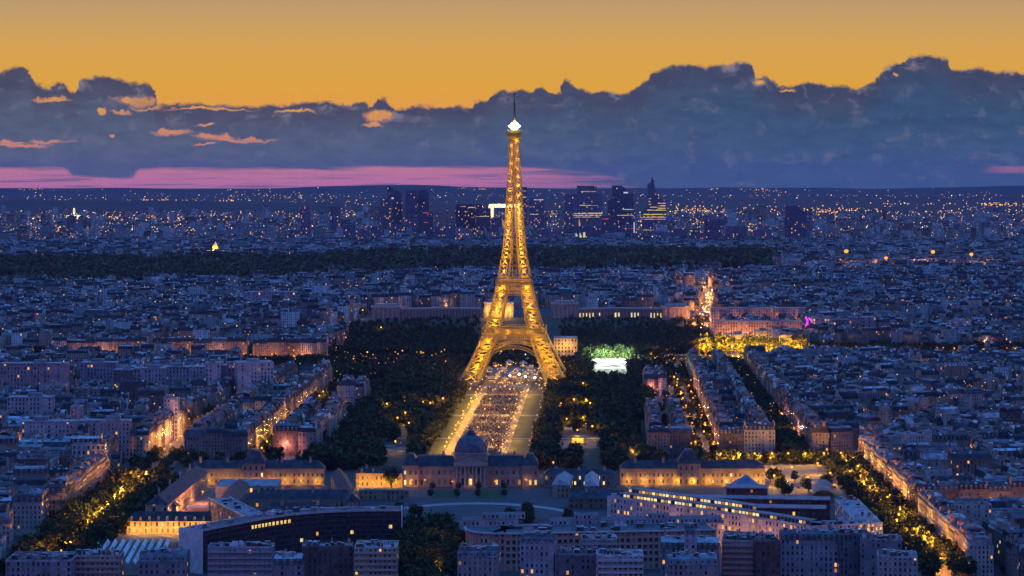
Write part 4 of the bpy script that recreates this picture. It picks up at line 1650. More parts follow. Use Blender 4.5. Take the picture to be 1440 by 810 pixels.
def lamp(x, y, place, kind='y', power=1500, s=1.0, sz=None):
    if not in_view(x, y, 2) or len(LAMPS) >= 299:
        return
    i = NLAMP.get(place, 0)
    NLAMP[place] = i + 1
    cn = {'y': 'yellow', 'o': 'orange', 'w': 'white'}[kind]
    t = thing('street_lamp', f'glowing {cn} street lamp {place}', 'street lamp', (x, y, float(hz(x, y))), 0, f'lamps {place}')
    for me, nm in ((ME_POLE, 'pole'), (ME_LAN[kind], 'lantern'), (ME_HOOD, 'hood')):
        o = link(nm, me, None, t)
        o.scale = (s, s, sz or s)
    point_light(t, (0, 0, 7.0 * (sz or s)), power * LAMPW, LCOL[kind], 0.5)
    LAMPS.append(t)


def lamps_along(pts, offs, step, place, kind='y', power=1500, y0=0, y1=9e9, s=1.0, drop=0.0, mix=0.0, jit=1.0):
    for off in offs:
        for (x0, y0_), (x1, y1_) in zip(pts, pts[1:]):
            L = hypot(x1 - x0, y1_ - y0_)
            nx, ny = (y1_ - y0_) / L, -(x1 - x0) / L
            t = step * 0.5
            while t < L:
                x, y = x0 + (x1 - x0) * t / L + nx * off, y0_ + (y1_ - y0_) * t / L + ny * off
                x, y = x + random.uniform(-jit, jit), y + random.uniform(-jit, jit)
                if y0 < y < y1 and random.random() >= drop:
                    lamp(x, y, place, 'o' if random.random() < mix else kind, power * random.uniform(0.7, 1.4), s)
                t += step


lamps_along(AV_LEFT[:3], (2,), 33, 'among the trees of the left avenue', 'y', 48000, 1440, 1960, 1.2, mix=.3, jit=5)
lamps_along(AV_LEFT[2:5], (0,), 32, 'in the street right beyond the left avenue', 'y', 13000, 1960, 2480, 1.1, mix=.5)
lamps_along(ST_INNER, (0,), 46, 'in the narrow street between the left blocks', 'y', 5000, 1960, 2500, 1.1, mix=.35)
lamps_along(AV_RIGHT, (0,), 31, 'among the trees of the right avenue', 'y', 40000, 1400, 1950, 1.2, mix=.45, jit=6)
lamps_along(AV_B[:4], (-5, 5), 74, 'in the street right of the park', 'y', 6500, 1960, 2700, 1.15, mix=.5, jit=4)
lamps_along(AV_B[5:], (-7, 7), 115, 'on the bright avenue climbing the far hill', 'o', 30000, 3250, 4300, 0.9, jit=8)
lamps_along(ST_CROSS, (5,), 30, 'in the right cross street', 'o', 13000, 0, 9e9, 1.1)
lamps_along(ST_DIAG, (0,), 85, 'in the slanting right street', 'o', 2600, 0, 9e9, 1.0)
lamps_along([(160, 1935), (268, 1940)], (0,), 14, 'in the bright square below the tree avenue', 'y', 12000, 0, 9e9, 1.2)
lamps_along([(-565, 2996), (-235, 2972)], (0,), 36, 'on the quay at far left', 'o', 9000, 0, 9e9, 1.3)
lamps_along([(-205, 2915), (-70, 2915)], (0,), 26, 'on the quay left of the tower', 'o', 3500, 0, 9e9, 1.2)
lamps_along([(90, 2915), (200, 2925)], (0,), 24, 'on the quay right of the tower', 'y', 3500, 0, 9e9, 1.2)
lamps_along([(420, 3060), (650, 3065)], (0,), 26, 'on the quay at far right', 'o', 5000, 0, 9e9, 1.4, drop=.3)
# golden trees by the far quay are lit by lamps just in front of them
lamps_along([(238, 3072), (372, 3076)], (0,), 17, 'before the glowing golden trees', 'y', 150000, 0, 9e9, 1.8)
# lawn borders
lamps_along([(xa(1990) - 30, 1990), (xa(2590) - 29, 2590)], (0,), 33, 'along the left edge of the bright lawn', 'y', 16000, 0, 9e9, 0.9, jit=2)
lamps_along([(xa(2020) + 23, 2020), (xa(2590) + 23, 2590)], (0,), 60, 'along the right edge of the bright lawn', 'y', 16000, 0, 9e9, 0.9, jit=2)
for px, py, k, s in [(544, 571, 'y', 1.3), (569, 559, 'y', 1), (559, 591, 'y', 1.3), (570, 585, 'y', 1.4), (575, 597, 'y', 1.2), (595, 565, 'y', 1), (605, 566, 'y', 1), (623, 567, 'o', 1.6), (556, 623, 'y', 1.2),
                     (536, 476, 'y', 1.5), (510, 463, 'y', 1.5), (627, 512, 'o', 1.4)]:
    lamp(*G(px, py, 8), 'in the woods left of the bright lawn', k, 5000, s)
for px, py, k, s in [(820, 543, 'y', 1.4), (807, 565, 'y', 1.3), (824, 565, 'y', 1.3), (830, 570, 'y', 1.3), (789, 567, 'o', 1), (833, 603, 'y', 1.3), (913, 602, 'y', 1.6), (820, 587, 'y', 1), (797, 589, 'y', 1),
                     (885, 620, 'y', 1), (890, 635, 'y', 1), (778, 653, 'o', 1.2), (948, 535, 'y', 1.5), (812, 606, 'y', 1.1)]:
    lamp(*G(px, py, 8), 'in the woods right of the bright lawn', k, 6500, s)
# far masts, very bright
for px, py, s in ((1190, 378, 6.5), (1246, 380, 5), (1312, 376, 6), (1366, 377, 5.5)):
    y = (CZ - 30 - 12) * F / (py - 240.0)
    lamp(X(px, y), y, 'on the far floodlit avenue right', 'o', 260000, s, s * 0.9)

# ------------------------------------------------------------------ the military school and its courts
SL = (0.045, 0.05, 0.065)
STN = (0.33, 0.26, 0.19)


def hall(name, label, p0, p1, depth, h, rh, wc=STN, rc=SL, wp=(3.2, 0.03, 5.0), windows=True, ridge=0.0, cat='building', nchim=0, real=0, lit=0.1, fh=4.2, z0w=1.2, group=None, ndorm=0, sh=1.25):
    """Long building: front p0->p1 faces right of that direction; hipped roof."""
    mx, my = (p0[0] + p1[0]) / 2, (p0[1] + p1[1]) / 2
    L = hypot(p1[0] - p0[0], p1[1] - p0[1])
    a = atan2(p1[1] - p0[1], p1[0] - p0[0])
    t = thing(name, label, cat, (mx, my, 0), a, group)
    hl = L / 2
    mb = MB()
    mb.prism([(-hl, 0), (hl, 0), (hl, depth), (-hl, depth)], -0.3, h, wc, wp=wp, windows=windows)
    if real:
        mb.uv[0:4] = [(-1, -1)] * 4
    for y_, e in ((-0.2, 0.4), (depth + 0.2, 0.4)):
        mb.box(0, y_, h - 0.7, h - 0.02, L, e, wc, bottom=True)
    obj('wall', mb, M_WALL, t)
    rf = MB()
    ins = min(depth / 2 - 0.2, rh * 1.1)
    a0 = [(-hl - .3, -.45), (hl + .3, -.45), (hl + .3, depth + .45), (-hl - .3, depth + .45)]
    if rh > 0:
        if ridge:
            b0 = [(-hl + ins * .6, ridge), (hl - ins * .6, ridge), (hl - ins * .6, depth - ridge), (-hl + ins * .6, depth - ridge)]
        else:
            e = depth / 2 - 0.1
            b0 = [(-hl + e * .7, e), (hl - e * .7, e), (hl - e * .7, depth - e), (-hl + e * .7, depth - e)]
        rf.frustum(a0, h, b0, h + rh, rc, ctop=rc)
    else:
        rf.prism(a0, h, h + 0.5, rc)
    r = obj('roof', rf, M_ROOF, t)
    for k in range(nchim):
        o = link('chimney', ME_CHIM, None, r, (-hl + (k + .5) * L / nchim + random.uniform(-1, 1), depth * random.choice((.35, .65)), h + rh * 0.45), pi / 2)
        o.scale = (1.3, 2.0, max(0.8, rh / 4.2))
    for k in range(ndorm):
        link('dormer', ME_DORMER, None, r, (-hl + (k + .5) * L / ndorm, 0.6, h + 0.2))
    if real:
        add_windows(t, (-hl, 0), (hl, 0), z0w, real, fh, wp[0], lit, 1.15, 96, sh=sh)
    return t


def court_lamps(p0, p1, n, place, kind='y', power=3000, off=5.0, s=1.0):
    L = hypot(p1[0] - p0[0], p1[1] - p0[1])
    nx, ny = (p1[1] - p0[1]) / L, -(p1[0] - p0[0]) / L
    for k in range(n):
        u = (k + 0.5) / n
        lamp(p0[0] + (p1[0] - p0[0]) * u + nx * off, p0[1] + (p1[1] - p0[1]) * u + ny * off, place, kind, power, s, s * 0.75)


def school():
    y0 = 1803
    xl, xr = X(566, y0), X(757, y0)
    cx = X(662, y0)
    t = thing('domed_school', 'long dark classical school with slate roof, columned centre and square dome', 'building', (cx, y0, 0), 0)
    a, b = xl - cx, xr - cx
    mb = MB()
    wins = dict(wp=(3.6, 0.0, 3.0), windows=True)
    mb.prism([(a + 12, 3), (b - 12, 3), (b - 12, 24), (a + 12, 24)], -.3, 15.5, (0.36, 0.29, 0.23), **wins)
    mb.uv[0:4] = [(-1, -1)] * 4
    for s, e in ((1, a), (-1, b - 12)):
        mb.prism([(e, 0), (e + 12, 0), (e + 12, 27), (e, 27)], -.3, 16.5, (0.36, 0.29, 0.23), wp=(3.6, 0.0, 3.0), windows=False)
    mb.prism([(-13, -2), (13, -2), (13, 25), (-13, 25)], -.3, 18.5, (0.38, 0.31, 0.25))
    mb.box((a - 13) / 2 + 5, 2.8, 7.4, 8.0, (-13 - a) - 13, .4, (0.42, 0.35, 0.28), bottom=True)
    mb.box((b + 13) / 2 - 5, 2.8, 7.4, 8.0, (b - 13) - 13, .4, (0.42, 0.35, 0.28), bottom=True)
    obj('wall', mb, M_WALL, t)
    rf = MB()
    for x0, x1 in ((a + 11, -13), (13, b - 11)):
        rf.frustum([(x0, 2.4), (x1, 2.4), (x1, 24.6), (x0, 24.6)], 15.5, [(x0, 10), (x1, 10), (x1, 17), (x0, 17)], 22.5, SL)
    for e in (a, b - 12):
        rf.frustum([(e - .4, -.4), (e + 12.4, -.4), (e + 12.4, 27.4), (e - .4, 27.4)], 16.5, [(e + 4, 8), (e + 8, 8), (e + 8, 19), (e + 4, 19)], 24, SL)
    r = obj('roof', rf, M_ROOF, t)
    for x_ in (a + 18, a + 30, b - 18, b - 34, b - 50):
        o = link('chimney', ME_CHIM, None, r, (x_, 12, 21.0), pi / 2)
        o.scale = (1.2, 1.8, 1.0)
    # pediment and columns of the centre
    pd = MB()
    pd.face([(-13.4, -2.6, 18.5), (13.4, -2.6, 18.5), (0, -2.6, 23.2)], (0.36, 0.29, 0.23))
    pd.face([(13.4, -2.6, 18.5), (13.4, 8, 18.5), (0, 8, 23.2), (0, -2.6, 23.2)], SL)
    pd.face([(0, -2.6, 23.2), (0, 8, 23.2), (-13.4, 8, 18.5), (-13.4, -2.6, 18.5)], SL)
    obj('pediment', pd, M_STONE, t)
    cm = MB()
    cm.tube([(0, 0, 0), (0, 0, .8), (0, 0, .85), (0, 0, 14), (0, 0, 14.05), (0, 0, 15)], [.9, .9, .7, .58, .85, .9], 10, (0.42, 0.35, 0.28))
    cme = cm.mesh('column')
    cme.materials.append(M_STONE)
    for k in range(8):
        if k in (3, 4):
            pass
        link('column', cme, None, t, (-10.5 + 3 * k, -3.3, 1.2))
    en = MB()
    en.box(0, -3.2, 16.2, 18.4, 25, 2.4, (0.40, 0.33, 0.26), bottom=True)
    en.box(0, -3.4, -0.2, 1.2, 26, 3.2, (0.36, 0.31, 0.25))
    obj('entablature', en, M_STONE, t)
    # square dome
    dr = MB()
    dr.box(0, 12, 18.5, 25.0, 24, 22, (0.36, 0.30, 0.24))
    dr.box(0, 12, 24.6, 25.4, 25.4, 23.4, (0.40, 0.33, 0.27), bottom=True)
    drum = obj('drum', dr, M_STONE, t)
    dm = MB()
    prev = None
    for k in range(11):
        q = k / 10 * (pi / 2) * 0.9
        w_, z_ = 12.2 * cos(q) ** 0.85, 25.4 + 12.6 * sin(q)
        p = [(-w_, 12 - w_ * .92), (w_, 12 - w_ * .92), (w_, 12 + w_ * .92), (-w_, 12 + w_ * .92)]
        # cut corners
        c = []
        for i in range(4):
            P, Q, O = np.array(p[i]), np.array(p[(i + 1) % 4]), np.array(p[i - 1])
            c += [tuple(P + (O - P) * .2), tuple(P + (Q - P) * .2)]
        if prev:
            dm.frustum(prev[0], prev[1], c, z_, (0.11, 0.12, 0.15), top=(k == 10))
        prev = (c, z_)
    dome = obj('dome', dm, M_ROOF, t)
    ln = MB()
    ln.box(0, 12, 37.4, 39.6, 6.5, 6.0, (0.12, 0.12, 0.15))
    ln.box(0, 12, 39.6, 40.2, 7.4, 6.8, (0.2, 0.2, 0.22), bottom=True)
    ln.box(0, 12, 40.2, 41.5, 4.4, 4.0, (0.12, 0.12, 0.15))
    obj('lantern', ln, M_ROOF, dome)
    oc = MB()
    oc.tube([(0, 0, 0), (0, 0, .3)], [1.0, 1.0], 10, (0.3, 0.3, 0.33))
    o = obj('round_window', oc, M_STONE, dome, (0, 2.2, 30.5))
    o.rotation_euler[0] = radians(72)
    # windows of both fronts
    for x0, x1 in ((a + 12, -13), (13, b - 12)):
        add_windows(t, (x0, 3), (x1, 3), 1.0, 1, 4, 4.2, 0.3, 1.5, 40, sh=1.4)
        add_windows(t, (x0, 3), (x1, 3), 9.0, 1, 4, 4.2, 0.12, 1.2, 40, sh=1.3)
    for e in (a, b - 12):
        add_windows(t, (e, 0), (e + 12, 0), 1.2, 1, 4, 4.0, 0.6, 1.5, 10, sh=1.4)
        add_windows(t, (e, 0), (e + 12, 0), 9.2, 1, 4, 4.0, 0.2, 1.2, 10, sh=1.3)
    add_windows(t, (-9, -2), (9, -2), 1.5, 2, 8, 6.0, 0.4, 1.7, 12, sh=1.5)
    court_lamps((xl + 2, y0 - 1), (xl + 22, y0 - 1), 2, 'at the left end of the domed school', 'o', 600, 3)
    court_lamps((xr - 16, y0 - 1), (xr - 2, y0 - 1), 1, 'at the right end of the domed school', 'o', 500, 3)
    court_lamps((cx - 2, y0 - 3), (cx + 2, y0 - 3), 1, 'before the columned centre of the domed school', 'o', 450, 3, 0.8)
    court_lamps((cx - 30, y0), (cx + 34, y0), 2, 'beside the entrance court of the domed school', 'o', 200, 3, 0.8)
    # long wings either side, each with a pavilion
    for (pa, pb, pp, side) in ((262, 456, 357, 'left'), (872, 1076, 969, 'right')):
        Y = 1815
        x0, x1, xp = X(pa, Y), X(pb, Y), X(pp, Y)
        hall('school_wing', f'long two-storey school wing lit yellow, {side} of the domed school', (x0, Y), (x1, Y), 14, 12.5, 5.5, wp=(3.4, 0.02, 7), real=2, lit=0.06, fh=4.8, nchim=5)
        w = 17
        p = thing('corner_pavilion', f'taller pavilion with pyramid slate roof in the middle of the {side} school wing', 'building', (xp, Y - 2.5, 0))
        mb = MB()
        mb.prism([(-w / 2, 0), (w / 2, 0), (w / 2, 19), (-w / 2, 19)], -.3, 16.5, STN)
        obj('wall', mb, M_WALL, p)
        rf = MB()
        rf.frustum([(-w / 2 - .6, -.6), (w / 2 + .6, -.6), (w / 2 + .6, 19.6), (-w / 2 - .6, 19.6)], 16.5, [(-4, 6), (4, 6), (4, 13), (-4, 13)], 25.0, SL)
        rf.box(0, 9.5, 25.0, 26.5, 6, 5, (0.16, 0.17, 0.2))
        obj('roof', rf, M_ROOF, p)
        add_windows(p, (-w / 2, 0), (w / 2, 0), 1.2, 3, 5.0, 4.0, 0.05, 1.2, 12, sh=1.4)
        court_lamps((x0, Y), (x1, Y), 9, f'under the wall of the {side} school wing', 'y', 1700 if side == 'left' else 2300, 3.6, 0.7)
    # linking wings between the domed middle and the long wings
    hall('school_link', 'low dark wing behind the bright inner court left of the domed school', (X(500, 1800), 1800), (X(566, 1800), 1800), 12, 11, 4, wp=(3.4, 0, 2), real=2, lit=0.1, fh=4.5, nchim=2, ndorm=4)
    court_lamps((X(500, 1800), 1800), (X(566, 1800), 1800), 4, 'in the bright yellow inner court', 'y', 4500, 6, 0.8)
    hall('court_front', 'low stone front closing the bright inner court left of the domed school', (X(505, 1735), 1735), (X(575, 1735), 1735), 6, 6.5, 0.0, wp=(3.2, 0, 4), rc=(0.2, 0.2, 0.2))
    hall('slate_wing', 'narrow slate-roofed wing running back along the left of the bright inner court', (X(508, 1650), 1650), (X(486, 1800), 1800), 11, 10, 5.5, wp=(3, 0.03, 9), nchim=3)
    hall('school_link', 'plain dark wing just right of the domed school', (X(765, 1805), 1805), (X(866, 1805), 1805), 12, 9, 4, wc=(0.28, 0.24, 0.2), wp=(3.4, 0, 2), real=2, lit=0.25, fh=4, nchim=3)
    hall('slate_wing', 'narrow zinc-roofed wing running back right of the domed school', (X(800, 1745), 1745), (X(806, 1800), 1800), 12, 9, 4, rc=(0.25, 0.28, 0.32))
    hall('slate_wing', 'short hipped wing with zinc roof beside the yellow-lit gap right of the dome', (X(842, 1740), 1740), (X(842, 1800), 1800), 10, 9, 4, rc=(0.28, 0.31, 0.36))
    hall('stable_hall', 'very dark low stable hall right of the forecourt', (X(800, 1690), 1690), (X(905, 1690), 1690), 16, 7, 5, wc=(0.2, 0.15, 0.12), wp=(3.5, 0, 1), nchim=2)
    hall('stable_hall', 'dark long stable hall with dormers below the left school wing', (X(345, 1668), 1668), (X(497, 1668), 1668), 15, 9, 6, wp=(3.3, 0.02, 8), nchim=4)
    hall('stable_hall', 'second dark stable hall with orange-lit front and dormers', (X(372, 1612), 1612), (X(470, 1612), 1612), 11, 9, 5, wc=(0.42, 0.34, 0.28), real=1, lit=.1, wp=(4, 0, 8), ndorm=8, nchim=2)
    court_lamps((X(412, 1612), 1612), (X(462, 1612), 1612), 3, 'under the second dark stable hall', 'o', 1100, 5, 0.7)
    hall('flat_annex', 'pale flat-roofed annex below the left school wing', (X(303, 1735), 1735), (X(388, 1735), 1735), 38, 9.5, 0, wc=(0.45, 0.38, 0.34), rc=(0.22, 0.27, 0.3), wp=(4, 0.02, 5))
    hall('flat_annex', 'low pinkish annex inside the orange-lit yard', (X(262, 1655), 1655), (X(318, 1655), 1655), 10, 5, 0, wc=(0.5, 0.36, 0.3), rc=(0.42, 0.33, 0.3))
    hall('barrack_wing', 'long dark-roofed barrack running back along the orange-lit yard', (X(236, 1615), 1615), (X(292, 1788), 1788), 15, 13, 6, wc=(0.42, 0.33, 0.27), wp=(3.4, 0.03, 8), nchim=4)
    hall('barrack_wing', 'short dark-roofed wing in front of the orange-lit yard barrack', (X(205, 1632), 1632), (X(248, 1632), 1632), 13, 9, 5, wc=(0.36, 0.28, 0.24), wp=(3.4, 0.03, 8), nchim=2)
    hall('slate_wing', 'long dark slanting roof between the orange-lit yard and stable halls', (X(322, 1595), 1595), (X(352, 1745), 1745), 14, 9, 5.5, wc=(0.3, 0.22, 0.2), wp=(3, 0.02, 3))
    hall('lit_barracks', 'yellow floodlit barrack front with arched dormers in its black roof', (X(178, 1570), 1570), (X(318, 1570), 1570), 12, 8.5, 5.5, wc=(0.45, 0.38, 0.28), rc=(0.045, 0.045, 0.055), real=2, lit=0.12, fh=4.1, wp=(3.6, 0, 5), ndorm=11, z0w=.8)
    court_lamps((X(178, 1570), 1570), (X(318, 1570), 1570), 7, 'before the yellow floodlit barrack front', 'y', 3300, 5, 0.8)
    for px, py in ((255, 716), (270, 706), (285, 695)):
        lamp(*G(px, py, 7), 'hanging over the orange-lit yard', 'o', 9000, 1.1)


school()
# forecourt
sheet('forecourt', [(X(560, 1795), 1797), (X(790, 1795), 1797), (X(800, 1640), 1640), (X(560, 1640), 1640)], 0.05, ground_material('dark_setts', [(0.3, (0.045, 0.045, 0.05, 1)), (0.7, (0.10, 0.095, 0.10, 1))], 0.05))
sheet('forecourt_lawn', [(X(609, 1742), 1742), (X(643, 1742), 1742), (X(641, 1786), 1786), (X(611, 1786), 1786)], 0.1, M_LAWN)
sheet('forecourt_lawn', [(X(673, 1742), 1742), (X(708, 1742), 1742), (X(706, 1786), 1786), (X(674, 1786), 1786)], 0.1, M_LAWN)
sheet('inner_yard', [(X(205, 1600), 1600), (X(345, 1600), 1600), (X(345, 1790), 1790), (X(262, 1790), 1790)], 0.05, plain('yard_paving', 0.85, 0.2, (0.3, 0.22, 0.18), 0.2))
sheet('bright_square', [(160, 1705), (243, 1705), (256, 1945), (148, 1930), (148, 1838), (160, 1838)], 0.06, M_SAND)
for (px, py) in ((176, 1770), (196, 1800), (220, 1790), (240, 1815), (165, 1850), (190, 1862), (215, 1850), (238, 1875), (175, 1905), (205, 1910)):
    lamp(px, py, 'over the bright paved square right of the school wing', 'y', 13000, 1.15)
for px, s in ((607, .5), (644, .5), (672, .5), (709, .5)):
    for yy in (1744, 1784):
        tree(X(px, 1765), yy, s, 'forecourt')
for k in range(16):
    tree(X(random.choice((1095, 1130, 1165, 1200)), 1800) + random.uniform(-3, 3), random.uniform(1745, 1840), random.uniform(.6, .85), 'bright square')
for k in range(14):
    tree(X(random.uniform(690, 800), 1640), random.uniform(1600, 1650), random.uniform(.5, .9), 'court garden')
for k in range(5):
    tree(X(random.uniform(560, 600), 1640), random.uniform(1590, 1660), random.uniform(.5, .8), 'court garden')
sheet('school_lane', [(X(150, 1560), 1535), (X(335, 1560), 1535), (X(335, 1568), 1568), (X(165, 1568), 1568)], 0.06, M_SAND)
mbc = MB()
cxp, cyp = X(655, 1655), 1655
for k in range(24):
    a0, a1 = pi * k / 24, pi * (k + 1) / 24
    P = lambda a, r: (-25 + r * cos(a), 1596 + r * sin(a) * 1.42, 0.11)
    mbc.face([P(a0, 80), P(a0, 87), P(a1, 87), P(a1, 80)])
tag(obj('curved_road', mbc, plain('pale_paving', .8, .3, (0.34, 0.33, 0.34), .15)), kind='structure')
sheet('parade_ground', [(X(560, 1545), 1545), (X(680, 1545), 1545), (X(690, 1630), 1630), (X(575, 1630), 1630)], 0.07, plain('violet_paving', .85, .2, (0.17, 0.13, 0.15), .15))
for px, py, s in ((607, 705, .55), (644, 704, .5), (672, 705, .5), (709, 704, .55)):
    pass
court_lamps((X(606, 1500), 1516), (X(650, 1500), 1516), 2, 'on the lane in front of the parade ground', 'y', 2200, 4, 1.2)
hall('gate_lodge', 'tiny yellow-lit gate lodge at the end of the curved dark office', (X(568, 1512), 1512), (X(586, 1512), 1512), 6, 7, 0, wc=(0.45, 0.4, 0.33), rc=(0.4, 0.38, 0.36))
sheet('lit_lane', [(X(566, 1490), 1478), (X(660, 1490), 1478), (X(660, 1530), 1530), (X(570, 1530), 1530)], 0.06, M_SAND)


# ------------------------------------------------------------------ the big offices in front
def strip_building(name, label, pts, depth, h, wc, wp, roofc, lit_rows=(), parapet=0.8):
    """Building whose front follows the points (outside to the right of the direction of travel)."""
    t = thing(name, label, 'building', (pts[0][0], pts[0][1], 0))
    P = [np.array((x - pts[0][0], y - pts[0][1])) for x, y in pts]
    nrm = []
    for i in range(len(P)):
        d = P[min(i + 1, len(P) - 1)] - P[max(i - 1, 0)]
        d = d / np.linalg.norm(d)
        nrm.append(np.array((-d[1], d[0])))
    back = [p + n * depth for p, n in zip(P, nrm)]
    mb = MB()
    u = 0.0
    for i in range(len(P) - 1):
        L = float(np.linalg.norm(P[i + 1] - P[i]))
        nb = max(1, round(L / wp[0]))
        mb.face([(*P[i], -.3), (*P[i + 1], -.3), (*P[i + 1], h), (*P[i], h)], wc, [(.001, 0), (nb * wp[0], 0), (nb * wp[0], h), (.001, h)], (wp[0], wp[1], wp[2] + i))
        mb.face([(*back[i + 1], -.3), (*back[i], -.3), (*back[i], h), (*back[i + 1], h)], wc, [(.001, 0), (nb * wp[0], 0), (nb * wp[0], h), (.001, h)], (wp[0], wp[1], wp[2] + 40 + i))
    for i, fl in ((0, False), (-1, True)):
        q = [P[i], back[i]]
        if not fl:
            q = q[::-1]
        mb.face([(*q[0], -.3), (*q[1], -.3), (*q[1], h), (*q[0], h)], tuple(min(.6, c * 1.15) for c in wc))
    obj('wall', mb, M_WALL, t)
    rf = MB()
    for i in range(len(P) - 1):
        rf.face([(*P[i], h + .02), (*P[i + 1], h + .02), (*back[i + 1], h + .02), (*back[i], h + .02)], roofc)
        for A, B, s in ((P[i], P[i + 1], 1), (back[i], back[i + 1], -1)):
            rf.bar((*A, h + parapet / 2), (*B, h + parapet / 2), 0.45, (0.5, 0.5, 0.5), parapet)
    obj('roof', rf, M_ROOF, t)
    return t, P, nrm


def roof_boxes(parent, P, nrm, depth, h, n, smax=4.0):
    for k in range(n):
        i = random.randrange(len(P) - 1)
        u, v = random.random(), random.uniform(.2, .8)
        p = P[i] * (1 - u) + P[i + 1] * u + nrm[i] * depth * v
        d = P[i + 1] - P[i]
        a = atan2(d[1], d[0])
        mb = MB()
        w, dd, hh = random.uniform(1.2, smax), random.uniform(1.2, smax * .7), random.uniform(.9, 2.8)
        mb.box(p[0], p[1], h, h + hh, w, dd, random.choice(((.6, .61, .64), (.25, .26, .28), (.06, .06, .07), (.12, .10, .09))), a)
        mb.box(p[0], p[1], h + hh, h + hh + .15, w + .3, dd + .3, (.4, .4, .42), a, bottom=True)
        obj('roof_vent', mb, M_ROOF, parent)


def curved_office():
    pts = [(-183, 1416), (-176, 1428), (-168, 1440), (-158, 1456), (-147, 1471), (-136, 1483), (-122, 1492), (-106, 1498), (-88, 1501), (-69, 1502)]
    h = 25.0
    t, P, N = strip_building('curved_office', 'dark curved office with a grid of sun fins and pale end walls', pts, 15, h, (0.05, 0.05, 0.055), (3.0, 0.006, 77), (0.10, 0.11, 0.13))
    fins = MB()
    for i in range(len(P) - 1):
        L = np.linalg.norm(P[i + 1] - P[i])
        n = int(L / 2.2)
        for k in range(n):
            p = P[i] + (P[i + 1] - P[i]) * (k / n) - N[i] * 0.7
            fins.bar((*p, 1), (*p, h - 3.4), 0.28, (0.06, 0.06, 0.07))
        for f in range(8):
            z = 1 + f * 3.1
            a, b = P[i] - N[i] * 0.8, P[i + 1] - N[i + 1] * 0.8
            fins.bar((*a, z), (*b, z), 0.3, (0.075, 0.075, 0.085), 0.5)
    obj('sun_fins', fins, M_STONE, t)
    band = MB()
    for i in range(len(P) - 1):
        a, b = P[i] - N[i] * 1.0, P[i + 1] - N[i + 1] * 1.0
        band.bar((*a, h + .4), (*b, h + .4), 0.5, (0.42, 0.42, 0.43), 1.3)
    obj('roof_edge', band, M_STONE, t)
    for e, d in ((0, -1), (-1, 1)):
        w = MB()
        n = N[e]
        q = P[e] + n * 7.2
        a = atan2(n[1], n[0])
        tdir = np.array((n[1], -n[0])) * d
        w.box(q[0] + tdir[0] * .35, q[1] + tdir[1] * .35, -.3, h + 1.2, 17.5, .7, (0.62, 0.60, 0.60), a)
        obj('end_wall', w, M_STONE, t)
    for i, n, row_ in ((3, 6, 6), (4, 5, 6), (7, 1, 3), (8, 1, 4), (5, 1, 2), (2, 1, 1)):
        d = P[i + 1] - P[i]
        a = atan2(d[1], d[0])
        for k in range(n):
            u = (k + .5) / max(n, 1) if n > 2 else random.random()
            p = P[i] + d * u - N[i] * .1
            mb = MB()
            z = 1.6 + row_ * 3.1
            mb.face([(-.95, 0, z), (.95, 0, z), (.95, 0, z + 2.2), (-.95, 0, z + 2.2)])
            obj('lit_window', mb, M_WIN if row_ > 2 else M_WINW, t, (p[0], p[1], 0), a)
    roof_boxes(t, P, N, 15, h, 22, 5)
    t2, P2, N2 = strip_building('office_wing', 'second arm of the curved dark office running back to the left', [(-150, 1490), (-160, 1518), (-172, 1548), (-186, 1585)], 14, 22, (0.2, 0.19, 0.19), (2.6, 0.12, 31), (0.22, 0.25, 0.28))
    roof_boxes(t2, P2, N2, 14, 22, 9, 6)


curved_office()


